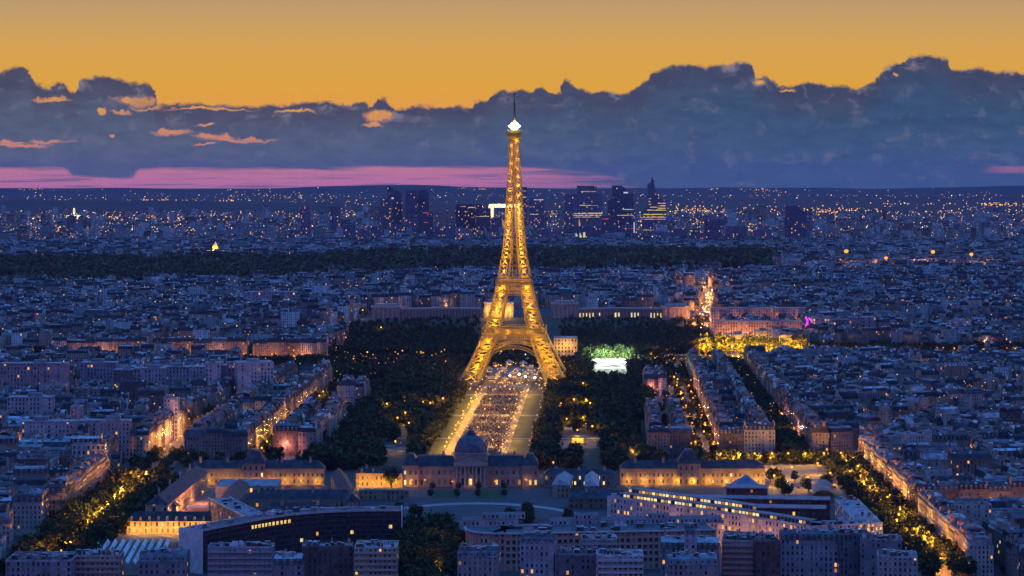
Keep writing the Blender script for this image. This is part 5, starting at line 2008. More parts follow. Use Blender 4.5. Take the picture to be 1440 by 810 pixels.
def rosy_ministry():
    # long rosy front with a square grid of windows, rounded left end, big flat roofs
    h = 22.0
    pts = [(-28, 1452), (-27, 1440), (-22, 1430), (-14, 1425), (-4, 1424), (98, 1436), (122, 1440)]
    t, P, N = strip_building('rosy_ministry', 'long rosy stone ministry with square window grid and rounded left end', pts, 34, h, (0.52, 0.33, 0.27), (3.4, 0.02, 13), (0.10, 0.11, 0.13))
    pil = MB()
    for i in (4,):
        n = 30
        for k in range(n + 1):
            p = P[i] + (P[i + 1] - P[i]) * (k / n) - N[i] * .25
            pil.bar((*p, 0), (*p, h - .6), 0.7, (0.55, 0.36, 0.29), .5)
        for z in (7.0, 10.9, 14.8, 18.7):
            a, b = P[i] - N[i] * .2, P[i + 1] - N[i + 1] * .2
            pil.bar((*a, z), (*b, z), .35, (0.5, 0.36, 0.3), .7)
    obj('pilasters', pil, M_STONE, t)
    e = MB()
    for i in range(len(P) - 1):
        a, b = P[i] - N[i] * .6, P[i + 1] - N[i + 1] * .6
        e.bar((*a, h + .2), (*b, h + .2), 1.4, (0.38, 0.36, 0.38), .7)
    obj('cornice', e, M_STONE, t)
    d = P[5] - P[4]
    a = atan2(d[1], d[0])
    f = MB()
    for k in range(29):
        for r in range(4):
            pass
    n_pane = 0
    for r in range(4):
        for k in range(29):
            if n_pane >= 100:
                break
            if random.random() < 0.85:
                p = P[4] + d * ((k + .5) / 30) - N[4] * .06
                w = link('window', ME_WIN[0], None, t, (p[0], p[1], 3.3 + r * 3.9 + 1.0), a)
                w.scale = (1.75, 1, 1.2)
                n_pane += 1
                if random.random() < .03:
                    link('pane', ME_PANE[0], None, w)
    # stepped upper storeys at the rounded end and along the roof
    for (x0, x1, y0, y1, z0, z1) in ((-8, 26, 14, 30, h, h + 3.6), (4, 30, 18, 28, h + 3.6, h + 6.4), (45, 150, 12, 26, h, h + 3.0), (60, 75, 14, 24, h + 3, h + 6), (105, 118, 13, 22, h + 3, h + 5.4)):
        mb = MB()
        mb.prism([(x0 + 6, y0 - 10 + x0 * .1), (x1 + 6, y0 - 10 + x1 * .1), (x1 + 6, y1 - 10 + x1 * .1), (x0 + 6, y1 - 10 + x0 * .1)], z0 + .03, z1, (0.36, 0.36, 0.38), ctop=(0.12, 0.14, 0.17), wp=(2.6, .01, 4), windows=True)
        obj('roof_storey', mb, M_WALL, t)
    roof_boxes(t, P[4:6], N[4:6], 34, h, 22, 5)
    # deep flat workshop roofs behind
    t2 = thing('flat_depot', 'broad low flat-roofed depot behind the rosy ministry', 'building', (0, 0, 0))
    mb = MB()
    mb.prism([(-26, 1478), (120, 1490), (118, 1540), (-34, 1530)], -.3, 11, (0.3, 0.3, 0.32), ctop=(0.09, 0.095, 0.11), wp=(3, .01, 5), windows=True)
    obj('wall', mb, M_WALL, t2)
    P3 = [np.array((-20., 1486.)), np.array((112., 1496.))]
    roof_boxes(t2, P3, [np.array((-.08, 1.))] * 2, 40, 11, 26, 8)


rosy_ministry()


def white_ministry():
    h = 21.0
    pts = [(56, 1604), (63, 1595), (134, 1518), (181, 1459), (227, 1474), (228, 1588)]
    t, P, N = strip_building('white_ministry', 'long angled white ministry with many lit windows and white parapets', pts[1:4], 16, h, (0.62, 0.57, 0.56), (3.0, 0.22, 21), (0.12, 0.13, 0.15))
    t2, P2, N2 = strip_building('white_ministry_wing', 'right-hand wing of the white ministry, rows of half lit windows at the corner', [pts[3], pts[4]], 16, h, (0.62, 0.57, 0.56), (2.7, 0.34, 57), (0.22, 0.24, 0.28))
    t3, P3, N3 = strip_building('white_ministry_wing', 'side wing of the white ministry along the right avenue, roof edged white', [pts[4], pts[5]], 15, h - 1, (0.6, 0.55, 0.55), (2.9, 0.1, 91), (0.25, 0.3, 0.36))
    for (tt, PP, NN, dd) in ((t, P, N, 16), (t2, P2, N2, 16), (t3, P3, N3, 15)):
        roof_boxes(tt, PP, NN, dd, h, 14, 4)
    # set-back top storeys with a bright row of windows
    for k, (z0, z1, ins, e0, e1) in enumerate(((h, h + 3.4, 3.2, .05, .98), (h + 3.4, h + 6.6, 6.0, .08, .66))):
        mb = MB()
        A = P[0] * (1 - e0) + P[2] * e0 + N[1] * ins
        B = P[0] * (1 - e1) + P[2] * e1 + N[1] * ins
        M = P[1] + N[1] * ins
        q = [A, M, B] if e1 > .6 else [A, M]
        q = [A, M, B]
        if k == 1:
            q = [A, P[1] * .95 + P[0] * .05 + N[1] * ins, P[1] * .7 + P[2] * .3 + N[1] * ins]
        for i in range(2):
            a_, b_ = q[i], q[i + 1]
            n_ = N[1] * 7
            mb.face([(*a_, z0), (*b_, z0), (*b_, z1), (*a_, z1)], (0.62, 0.58, 0.57))
            mb.face([(*a_, z1), (*b_, z1), (*(b_ + n_), z1), (*(a_ + n_), z1)], (0.23, 0.24, 0.28))
            mb.bar((*(a_ - N[1] * .4), z1 + .3), (*(b_ - N[1] * .4), z1 + .3), .5, (.6, .6, .6), .6)
        s = obj('upper_storey', mb, M_WALL, t)
        nw = 0
        for i in range(2):
            a_, b_ = q[i], q[i + 1]
            L = np.linalg.norm(b_ - a_)
            n = int(L / 3.0)
            an = atan2(*(b_ - a_)[::-1])
            for j in range(n):
                p = a_ + (b_ - a_) * ((j + .5) / n) - N[1] * .03
                w = link('window', ME_WIN[0], None, s, (p[0], p[1], z0 + .6), an)
                w.scale = (2.05, 1, 1.0)
                if random.random() < (.8 if (i == 0 or j < n * .55) else .25):
                    link('pane', random.choice(ME_PANE), None, w)
    add_windows(t2, tuple(P2[0]), tuple(P2[1]), h - 4.2, 1, 3.4, 2.7, .45, 1.1, 30)
    for i, (x0, y0, x1, y1, hh) in enumerate(((100, 1585, 205, 1572, 16), (120, 1640, 215, 1628, 14))):
        hall('brick_office', 'dark red brick office with white roof edge ' + ('behind the white ministry' if i == 0 else 'farther back beneath the blue pyramid roof'), (x0, y0), (x1, y1), 16, hh, 0, wc=(0.13, 0.05, 0.045), rc=(0.2, 0.21, 0.24), wp=(3.2, .12, 9 + i))
    hall('brick_office', 'dark red brick block jutting up near the blue pyramid roof', (148, 1660), (176, 1658), 18, 18, 0, wc=(0.16, 0.06, 0.05), rc=(0.2, 0.21, 0.24), wp=(3.2, .04, 19))
    court_lamps((-0 + 196, 1470), (232, 1482), 1, 'at the corner of the white ministry', 'y', 1500, 7, .8)
    # lamps added to brighten the white front from below
    court_lamps((95, 1560), (178, 1462), 5, 'in the lane below the white ministry', 'o', 6500, 9, .8)
    p = thing('pyramid_hall', 'square hall under a blue pyramid roof', 'building', (X(1049, 1730), 1730, 0))
    mb = MB()
    mb.box(0, 0, -.3, 9, 24, 22, (0.3, 0.2, 0.16))
    obj('wall', mb, M_WALL, p)
    rf = MB()
    rf.frustum([(-12.6, -11.6), (12.6, -11.6), (12.6, 11.6), (-12.6, 11.6)], 9, [(-.4, -.4), (.4, -.4), (.4, .4), (-.4, .4)], 18.5, (0.16, 0.24, 0.33))
    obj('roof', rf, M_ROOF, p)
    p = thing('curved_roof_hall', 'low hall with a ribbed barrel roof at the bright square', 'building', (X(1157, 1740), 1740, 0), radians(-6))
    mb = MB()
    mb.box(0, 0, -.3, 5, 15, 60, (0.25, 0.2, 0.16))
    obj('wall', mb, M_WALL, p)
    rf = MB()
    for k in range(8):
        a0, a1 = pi * k / 8, pi * (k + 1) / 8
        for j in range(10):
            y0, y1 = -30 + 6 * j, -30 + 6 * (j + 1) - .5
            rf.face([(7.8 * cos(a0), y0, 5 + 5.5 * sin(a0)), (7.8 * cos(a0), y1, 5 + 5.5 * sin(a0)), (7.8 * cos(a1), y1, 5 + 5.5 * sin(a1)), (7.8 * cos(a1), y0, 5 + 5.5 * sin(a1))], (.16, .15, .16) if j % 2 else (.24, .24, .26))
    obj('roof', rf, M_ROOF, p)


white_ministry()

# hall with a striped skylight roof
p = thing('skylight_hall', 'low hall with a roof of pale skylight stripes beside the lit barrack', 'building', (X(178, 1455), 1455, 0), radians(4))
mb = MB()
mb.box(0, 0, -.3, 6, 46, 88, (0.3, 0.28, 0.26))
obj('wall', mb, M_WALL, p)
for k in range(10):
    rf = MB()
    x0 = -23 + 4.6 * k
    rf.face([(x0, -44, 6.05), (x0 + 3.0, -44, 8.2), (x0 + 3.0, 44, 8.2), (x0, 44, 6.05)], (0.05, 0.06, 0.07))
    rf.face([(x0 + 3.0, -44, 8.2), (x0 + 4.6, -44, 6.05), (x0 + 4.6, 44, 6.05), (x0 + 3.0, 44, 8.2)], (0.72, 0.78, 0.78))
    rf.face([(x0, -44, 6.05), (x0 + 4.6, -44, 6.05), (x0 + 3.0, -44, 8.2)], (0.3, 0.3, 0.3))
    obj('skylight', rf, M_ROOF, p)


# near blocks along the bottom edge
def near_block(label, px0, px1, ytop, h, depth, wc, style='bands', lit=.04, rc=(.10, .115, .145), shear=0.0, chim=0):
    wc = tuple(c * .85 for c in wc)
    mans = style == 'plain' and random.random() < .6
    rc = random.choice(((.10, .115, .145), (.30, .35, .40), (.20, .24, .28), (.06, .065, .08)))
    if shear == 0 and style == 'plain':
        shear = random.uniform(-.16, .16)
    Y = (CZ - h) * F / (ytop - 240.0)
    x0, x1 = X(px0, Y), X(px1, Y)
    t = thing('apartment_block', label, 'building', ((x0 + x1) / 2, Y, 0), shear, 'near blocks along the lower edge')
    w = (x1 - x0) / 2
    mb = MB()
    mb.prism([(-w, 0), (w, 0), (w, depth), (-w, depth)], -.3, h, wc, wp=(2.8, lit, random.uniform(0, 99)), windows=True)
    obj('wall', mb, M_WALL, t)
    if style == 'bands':
        for f in range(int(h / 3.2)):
            b = MB()
            b.box(0, -.55, h - 2.6 - f * 3.2, h - 1.5 - f * 3.2, 2 * w - .4, 1.1, tuple(min(.6, c * 1.2) for c in wc), bottom=True)
            obj('balcony', b, M_STONE, t)
    rf = MB()
    if mans:
        h0, h = h, h + 3.3
        b0 = [(-w, 1.7), (w, 1.7), (w, depth - 1.7), (-w, depth - 1.7)]
        rf.frustum([(-w, -.1), (w, -.1), (w, depth + .1), (-w, depth + .1)], h0 + .02, b0, h, random.choice(((.05, .055, .065), (.16, .18, .21))), top=False)
        rf.frustum(b0, h, [(-w, depth * .42), (w, depth * .42), (w, depth * .58), (-w, depth * .58)], h + 1.4, rc)
    else:
        rf.face([(-w, 0, h + .03), (w, 0, h + .03), (w, depth, h + .03), (-w, depth, h + .03)], rc)
    for q in () if mans else (((-w, .2), (w, .2)), ((-w, depth - .2), (w, depth - .2)), ((-w + .2, .4), (-w + .2, depth - .4)), ((w - .2, .4), (w - .2, depth - .4))):
        rf.bar((*q[0], h + .5), (*q[1], h + .5), .4, tuple(min(.65, c * 1.25) for c in wc), 1.0)
    r = obj('roof', rf, M_ROOF, t)
    if mans:
        n = max(2, int(2 * w / 3.1))
        for k in range(n):
            link('dormer', ME_DORMER, None, r, (-w + (k + .5) * 2 * w / n, .6, h0 + .25))
    roof_boxes(r, [np.array((-w * .85, 2.)), np.array((w * .85, 2.))], [np.array((0., 1.))] * 2, depth - 4, h, int(10 + w * .8), 3.2)
    for k in range(chim):
        o = link('chimney', ME_CHIM, None, r, (random.uniform(-w, w) * .9, depth * random.uniform(.2, .8), h))
        o.scale = (1.1, random.uniform(1.5, 3), .9)
    return t


near_block('grey banded modern block with bright bluish side wall in front of the curved office', 292, 383, 771, 26, 14, (.33, .33, .36), lit=.05)
near_block('dark brick block with blank front before the curved office', 425, 497, 770, 25, 15, (.15, .11, .11), 'plain', .03, chim=4)
near_block('narrow block with yellow-lit right side by the tree clump', 498, 558, 772, 25, 26, (.42, .38, .3), 'bands', .08, chim=3)
near_block('pale low block between tree clump and rosy ministry', 643, 700, 784, 24, 20, (.36, .34, .34), 'plain', .02, chim=4)
near_block('pale grey tower block before the rosy ministry with one lit window', 731, 779, 764, 30, 14, (.46, .46, .5), 'plain', .05)
near_block('dark low roof block right of the pale grey tower block', 780, 838, 781, 24, 22, (.2, .19, .22), 'plain', .03, chim=5)
near_block('terraced block with dark loggias before the rosy ministry', 818, 868, 760, 27, 16, (.34, .34, .36), 'bands', .02, chim=2)
near_block('whitish terraced block below the middle of the rosy ministry', 840, 905, 783, 27, 20, (.48, .47, .48), 'bands', .03, chim=2)
near_block('blue-grey roofed block cluster at the end of the rosy ministry', 930, 1012, 772, 25, 24, (.3, .29, .33), 'plain', .03, chim=6)
near_block('slender whitish stair tower block by the rosy ministry end', 962, 979, 752, 34, 9, (.56, .56, .6), 'plain', 0.0)
near_block('rosy gabled corner block at the lower edge with warm-lit front', 1015, 1062, 762, 26, 34, (.45, .31, .27), 'bands', .04, chim=4, shear=-.12)
near_block('dark brown gabled block beside the rosy corner block', 1063, 1098, 763, 27, 30, (.16, .1, .09), 'plain', .0, chim=4)
near_block('pale blue-grey house group under the white ministry', 1098, 1185, 760, 25, 18, (.38, .38, .42), 'plain', .06, chim=6)
near_block('dark slab with blank wall under the corner of the white ministry', 1180, 1225, 752, 29, 12, (.15, .16, .2), 'plain', .0, chim=2)
near_block('grey windowed block beside the right avenue, under the white ministry corner', 1210, 1268, 760, 27, 16, (.25, .26, .3), 'plain', .02, chim=3)
near_block('low zinc-roofed terrace at the very bottom, left of the rosy corner block', 940, 1010, 795, 25, 16, (.34, .32, .32), 'plain', .02, chim=5)
near_block('flat blue roof block at the lower left corner', 8, 100, 790, 22, 30, (.3, .3, .33), 'plain', .02, chim=5)
near_block('pinkish corner block at the lower left edge by the skylight hall', 100, 168, 783, 22, 16, (.45, .34, .3), 'bands', .04, chim=4)
near_block('low roofs with many chimneys in front of the skylight hall', 195, 262, 790, 20, 24, (.28, .28, .3), 'plain', .02, chim=6)
near_block('low flat block with chimneys between the banded block and the dark brick block', 385, 424, 795, 22, 18, (.28, .28, .32), 'plain', .02, chim=3)
near_block('block with pale gable at the bottom right by the avenue', 1235, 1290, 785, 24, 22, (.4, .39, .4), 'plain', .02, chim=4)
lamp(-46, 1474, 'behind the tree clump before the courtyard', 'y', 14000, 1.2)
lamp(-30, 1462, 'behind the tree clump before the courtyard', 'o', 13000, 1.2)
lamp(-44, 1400, 'behind the tree clump before the courtyard', 'y', 6000, 1.2)

# ------------------------------------------------------------------ lawn, crowd, stalls under the tower
def lawn_poly(o0, o1, y0, y1):
    return [(xa(y0) + o0, y0), (xa(y0) + o1, y0), (xa(y1) + o1, y1), (xa(y1) + o0, y1)]


sheet('park_ground', [(xa(1880) - 138, 1850), (xa(1880) + 150, 1850), (xa(2960) + 150, 2950), (xa(2960) - 138, 2950)], 0.03, M_WOODFLOOR)
sheet('sandy_path', lawn_poly(-30, 23, 1900, 2900), 0.06, M_SAND)
lawns = [(1935, 1985), (1998, 2060), (2070, 2160), (2172, 2260), (2272, 2318), (2342, 2430), (2442, 2535), (2555, 2605)]
for a, b in lawns:
    sheet('lawn', lawn_poly(-21, 15, a, b), 0.09, M_LAWN)
for a, b in ((1935, 2120), (2140, 2318), (2342, 2535)):
    sheet('lawn', lawn_poly(25, 39, a, b), 0.09, M_LAWN)
    sheet('lawn', lawn_poly(-44, -32, a, b), 0.09, M_LAWN)
for a, b in ((2323, 2337), (2538, 2552), (2126, 2134)):
    sheet('cross_path', lawn_poly(-130, 140, a, b), 0.12, M_SAND)
for (px, py), w, d in (((812, 625), 34, 60), ((800, 603), 10, 20), ((560, 632), 30, 34), ((885, 632), 10, 40), ((545, 628), 12, 20)):
    x, y = G(px, py)
    sheet('sandy_clearing', [(x - w / 2, y - d / 2), (x + w / 2, y - d / 2), (x + w / 2, y + d / 2), (x - w / 2, y + d / 2)], 0.1, M_SAND)


def crowd():
    """Standing and sitting people, thousands of them, far below the camera."""
    N = 9500
    yy = 1930 + (2690 - 1930) * rng.random(N)
    oo = -23 + 40 * rng.random(N)
    strip = np.zeros(N, bool)
    for a, b in lawns:
        strip |= (yy > a - 2) & (yy < b + 2)
    keep = rng.random(N) < np.where(strip, 0.25 + 0.6 * (np.sin(yy / 7.0 + 2 * np.sin(oo / 14.0)) > 0.0), 0.10)
    yy, oo = yy[keep], oo[keep]
    N = len(yy)
    xx = -8.7 + 0.0384 * (yy - 2492) + oo
    hh = np.where(rng.random(N) < 0.55, 1.7, 1.15) * rng.uniform(0.92, 1.08, N)
    k = 5
    ang = np.arange(k) / k * 2 * pi
    prof = [(0.20, 0.0), (0.30, 0.45), (0.33, 0.78), (0.12, 0.86), (0.15, 0.93), (0.02, 1.0)]
    R = []
    for r_, z_ in prof:
        R.append(np.stack([xx[:, None] + r_ * np.cos(ang)[None], yy[:, None] + r_ * np.sin(ang)[None], np.repeat((hh * z_)[:, None], k, 1) + 0.09], -1))
    V = np.concatenate(R, 1)
    fc = [(r * k + i, r * k + (i + 1) % k, (r + 1) * k + (i + 1) % k, (r + 1) * k + i) for r in range(5) for i in range(k)]
    fc = np.array(fc)
    Fq = (np.arange(N)[:, None, None] * (6 * k) + fc[None]).reshape(-1, 4)
    pal = np.array([(0.6, 0.58, 0.56), (0.05, 0.05, 0.07), (0.10, 0.12, 0.25), (0.35, 0.08, 0.08), (0.45, 0.40, 0.5), (0.2, 0.2, 0.22), (0.65, 0.6, 0.7)])
    c0 = pal[rng.integers(0, len(pal), N)]
    col = np.repeat(c0[:, None], len(fc), 1)
    col[:, 15:] = np.array([0.35, 0.22, 0.16])
    col = col * .5
    me = np_mesh('crowd', V.reshape(-1, 3), Fq, col=col.reshape(-1, 3))
    o = link('crowd', me, plain('clothes', .9, .1, vary=.1))
    tag(o, 'crowd of people standing and sitting on the bright lawn', kind='stuff')


crowd()
lamps_along([(xa(1992) - 20, 1992), (xa(1992) + 16, 1992)], (0,), 18, 'standing across the crowded lawn', 'y', 6000, 0, 9e9, .8)
for yy_ in (2065, 2166, 2266, 2330, 2436, 2545):
    lamps_along([(xa(yy_) - 20, yy_), (xa(yy_) + 18, yy_)], (0,), 19, 'standing across the crowded lawn', 'y', 8000, 0, 9e9, .8)


def stall(x, y, label, s=1.0, lit=True, roofc=(0.55, 0.53, 0.5)):
    t = thing('market_tent', label, 'tent', (x, y, 0), random.uniform(-.2, .2), 'tents around the foot of the tower')
    w, d, h = 7 * s, 5 * s, 3 * s
    rf = MB()
    rf.frustum([(-w / 2, -d / 2), (w / 2, -d / 2), (w / 2, d / 2), (-w / 2, d / 2)], h, [(-.2, -.2), (.2, -.2), (.2, .2), (-.2, .2)], h + 2.0 * s, roofc)
    for q in (((-w / 2, -d / 2), (w / 2, -d / 2)), ((w / 2, -d / 2), (w / 2, d / 2))):
        rf.face([(*q[0], h - .5), (*q[1], h - .5), (*q[1], h), (*q[0], h)], roofc)
    obj('canopy', rf, M_STONE, t)
    for sx in (-1, 1):
        for sy in (-1, 1):
            p = MB()
            p.bar((sx * w * .48, sy * d * .48, 0), (sx * w * .48, sy * d * .48, h), .18, (.5, .5, .5))
            obj('pole', p, M_DARKMETAL, t)
    cb = MB()
    cb.box(0, d * .3, 0, 1.1, w * .8, .8, (.5, .42, .3))
    obj('counter', cb, M_STONE, t)
    if lit:
        l = MB()
        for k in range(3):
            l.box(-w * .3 + w * .3 * k, -d * .35, h - .75, h - .3, .9, .35, bottom=True)
        obj('lamp', l, M_LAMP_Y, t)
        point_light(t, (0, -d * .3, h - 1.2), 1500, random.choice((YEL, YEL, (1, .6, .2))), .3)


i = 0
for px, py in ((697, 512), (707, 519), (716, 511), (727, 522), (736, 513), (745, 519), (753, 511), (688, 521), (760, 520), (700, 527), (720, 528), (738, 528), (752, 528), (710, 533), (730, 534), (748, 533),
               (684, 508), (766, 509), (692, 534), (722, 505), (742, 506)):
    x, y = G(px, py, 2)
    stall(x, y, ['cream', 'white', 'pale'][i % 3] + ' peaked tent glowing among the tents under the iron tower', random.uniform(.9, 1.5))
    i += 1
for px, py, s in ((717, 534, 1.3), (730, 535, 1.6), (739, 534, 1.2), (752, 537, 1.3)):
    x, y = G(px, py, 6)
    lamp(x, y, 'on the sandy ground in front of the tower', 'w', 1500, s)


def bandstand():
    x, y = G(812, 625)
    t = thing('bandstand', 'bright yellow-lit open bandstand with dark flat roof in the right-hand woods', 'bandstand', (x, y, 0))
    b = MB()
    b.box(0, 0, 0, 1.6, 15, 11, (.2, .18, .16))
    obj('base', b, M_STONE, t)
    r = MB()
    r.frustum([(-8, -6), (8, -6), (8, 6), (-8, 6)], 6.2, [(-5, -3), (5, -3), (5, 3), (-5, 3)], 7.6, (.10, .10, .11))
    obj('roof', r, M_ROOF, t)
    for sx in (-6.5, -2.2, 2.2, 6.5):
        for sy in (-4.8, 4.8):
            c = MB()
            c.bar((sx, sy, 1.6), (sx, sy, 6.2), .45, (.4, .36, .28))
            obj('column', c, M_STONE, t)
    k = MB()
    k.box(0, 2, 1.6, 5.4, 10, 3, (.45, .4, .3))
    obj('kiosk', k, M_STONE, t)
    l = MB()
    for sx in (-4, 0, 4):
        l.box(sx, -3.5, 5.4, 6.0, 2.2, .8, bottom=True)
    obj('lamp', l, M_LAMP_Y, t)
    point_light(t, (-3, -3.4, 4.8), 3500, YEL, .5)
    point_light(t, (3, -3.4, 4.8), 3500, YEL, .5)
    point_light(t, (0, 0, 9.5), 4000, YEL, .5)


bandstand()


def stage():
    """White floodlit concert stage; its back-spill turns the trees behind it pale green."""
    Y = 2925.0
    x0 = X(857, Y)
    t = thing('concert_stage', 'dazzling white floodlit open-air stage before pale green trees', 'stage', (x0, Y - 12, 0))
    b = MB()
    b.box(0, 0, 0, 2.0, 40, 12, (.10, .10, .11))
    obj('platform', b, M_STONE, t)
    r = MB()
    for sx in (-20, 20):
        for sy in (-6, 6):
            r.bar((sx, sy, 0), (sx, sy, 8.5), .8, (.5, .5, .5))
    r.bar((-20, -6, 8.5), (20, -6, 8.5), .8, (.5, .5, .5))
    r.bar((-20, 6, 8.5), (20, 6, 8.5), .8, (.5, .5, .5))
    obj('truss', r, M_STONE, t)
    s = MB()
    s.box(0, 5, 2, 7.0, 30, .6, (.3, .3, .31))
    obj('backdrop_wall', s, M_STONE, t)
    for k in range(9):
        l = MB()
        l.tube([(0, 0, -.7), (0, 0, -.2), (0, 0, .5), (0, 0, .9)], [.6, 1.7, 1.7, .6], 10)
        obj('floodlight', l, M_LAMP_W, t, (-17 + 4.25 * k + random.uniform(-.8, .8), -6.4, random.uniform(5.4, 8.4)))
    for sx in (-14, 0, 14):
        point_light(t, (sx, -9, 8.5), 40000, (.86, 1.0, .88), 1.0)
        point_light(t, (sx, 9, 12.0), 130000, (.72, 1.0, .66), 1.0)


stage()
# pale trees just behind the stage and round the golden lamps are planted here so that light reaches them
for k in range(26):
    Y = random.uniform(2944, 2972)
    tree(X(random.uniform(815, 908), Y), Y, random.uniform(1.5, 2.0), 'behind the stage')
for k in range(30):
    Y = random.uniform(3084, 3112)
    tree(random.uniform(236, 376), Y, random.uniform(1.6, 2.1), 'golden')
BL = {'behind the stage': 'tree turned pale green by the floodlights of the stage', 'golden': 'tree glowing golden in the quay lamps',
      'forecourt': 'small trimmed tree at a corner of the forecourt lawns', 'bright square': 'small tree standing on the bright paved square', 'court garden': 'small dark tree in the yards between school forecourt and flat depot'}
bright = [t for t in TREES if t[3] in BL]
for (x, y, s, place, tone) in bright:
    r = thing('leafy_tree', BL[place], 'tree', (x, y, 0), random.uniform(0, 6), 'trees: ' + place)
    k = random.randrange(7)
    a, b = link('trunk', TRUNKS[k], None, r), link('crown', CROWNS[k], None, r)
    a.scale = b.scale = (s, s, s)

# ------------------------------------------------------------------ palace on the hill across the river
PC = (0.32, 0.28, 0.26)


def palace():
    H0 = 26.0

    def pav(px0, px1, Y, ztop, label, lit_power=0, lamp_n=0):
        x0, x1 = X(px0, Y), X(px1, Y)
        g = float(hz((x0 + x1) / 2, Y))
        t = thing('palace_pavilion', label, 'building', ((x0 + x1) / 2, Y, g - 3))
        w = (x1 - x0) / 2
        mb = MB()
        h = ztop - g + 3
        mb.prism([(-w, 0), (w, 0), (w, 36), (-w, 36)], 0, h, PC, ctop=(.3, .3, .3))
        mb.box(0, 18, h - 1.8, h - .02, 2 * w + 1.6, 37.6, (.48, .42, .37), bottom=True)
        obj('wall', mb, M_WALL, t)
        a = MB()
        a.box(0, 18, h, h + 3.2, 1.5 * w, 26, (.38, .34, .31), ctop=(.3, .3, .3))
        obj('attic', a, M_STONE, t)
        n = max(2, int(w / 3))
        for k in range(n):
            c = MB()
            x_ = -w * .8 + 1.6 * w * k / max(1, n - 1)
            c.bar((x_, -.5, 0), (x_, -.5, h - 3), 1.3, (.48, .42, .37))
            obj('pilaster', c, M_STONE, t)
        return t

    pav(522, 562, 3385, 46, 'grey end pavilion of the palace left wing')
    pav(681, 722, 3400, 51, 'golden-lit palace pavilion seen past the tower, left')
    pav(776, 813, 3395, 50, 'plain palace pavilion just right of the tower')
    pav(932, 970, 3375, 46, 'end pavilion of the palace right wing with lit windows')

    def wing(pxa, pxb, bow, label, lit):
        n = 26
        P = []
        for k in range(n + 1):
            u = k / n
            Y = 3395 + bow * sin(pi * u)
            P.append((X(pxa + (pxb - pxa) * u, Y), Y))
        t = thing('palace_wing', label, 'building', (P[0][0], P[0][1], 24))
        Q = [np.array((x - P[0][0], y - P[0][1])) for x, y in P]
        mb, cm, pn, rf = MB(), [], [], MB()
        h = 18.5
        for i in range(n):
            a, b = Q[i], Q[i + 1]
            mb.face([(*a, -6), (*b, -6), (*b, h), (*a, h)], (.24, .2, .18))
            back = np.array((0, 20.0))
            rf.face([(*(a - back * .08), h), (*(b - back * .08), h), (*(b + back), h), (*(a + back), h)], (.33, .33, .35))
            rf.bar((*(a - back * .09), h - .9), (*(b - back * .09), h - .9), .9, PC, 2.2)
            rf.bar((*(a - back * .09), 0.6), (*(b - back * .09), 0.6), .9, PC, 2.0)
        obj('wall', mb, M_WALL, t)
        obj('cornice', rf, M_STONE, t)
        for i in range(n + 1):
            c = MB()
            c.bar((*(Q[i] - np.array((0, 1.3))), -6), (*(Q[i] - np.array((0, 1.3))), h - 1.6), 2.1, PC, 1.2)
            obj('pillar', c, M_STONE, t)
            if i < n and random.random() < lit:
                m = (Q[i] + Q[i + 1]) / 2 - np.array((0, .1))
                w = MB()
                w.face([(m[0] - 1.1, m[1], 4), (m[0] + 1.1, m[1], 4), (m[0] + 1.1, m[1], 12), (m[0] - 1.1, m[1], 12)])
                obj('lit_window', w, M_WINW if random.random() < .6 else M_WIN, t)
    wing(562, 681, 14, 'long curved colonnaded palace wing left of the tower', 0.02)
    wing(813, 932, 14, 'long curved colonnaded palace wing right of the tower, tall windows lit', 0.62)
    gp = [q for q in C.objects if q.get('label', '').startswith('golden-lit palace')][0]
    for x_ in (-14, 0, 14):
        l = MB()
        l.box(x_, -5, 12, 13, 1, 1, bottom=True)
        obj('wall_lamp', l, M_LAMP_Y, gp)
        point_light(gp, (x_, -8, 13), 16000, (1, .5, .04), .5)


palace()


def garden_slope():
    ys, xs = np.linspace(3112, 3392, 29), np.linspace(-232, 284, 27)
    Yg, Xg = np.meshgrid(ys, xs, indexing='ij')
    V = np.stack([Xg, Yg, hz(Xg, Yg) + 0.35], -1).reshape(-1, 3)
    i = np.arange(28 * 27).reshape(28, 27)[:, :-1]
    me = np_mesh('garden_slope', V, np.stack([i, i + 1, i + 28, i + 27], -1).reshape(-1, 4))
    tag(link('garden_slope', me, M_WOODFLOOR), kind='structure')


garden_slope()


def wall_lamps(t, xs, z, y, power, color=YEL, size=.7):
    for x_ in xs:
        l = MB()
        l.box(x_, y + .4, z, z + size, size, size, bottom=True)
        obj('wall_lamp', l, M_LAMP_O, t)
        point_light(t, (x_, y - 2.5, z), power, color, .5)


# golden ramp building beside the tower's right flank
hall('museum_block', 'pale museum building with a slanting row of yellow lamps, right of the tower', (X(779, 3070), 3070), (X(812, 3070), 3070), 24, 24, 0, wc=(.4, .36, .3), rc=(.3, .3, .3), wp=(4, .02, 3))
wall_lamps(list(C.objects)[-1] if False else [q for q in C.objects if q.get('label', '').startswith('pale museum building')][0], (-8, 0, 8), 14, -4, 5000, (1, .5, .06), 1.2)

# ------------------------------------------------------------------ mid-distance buildings with a face of their own


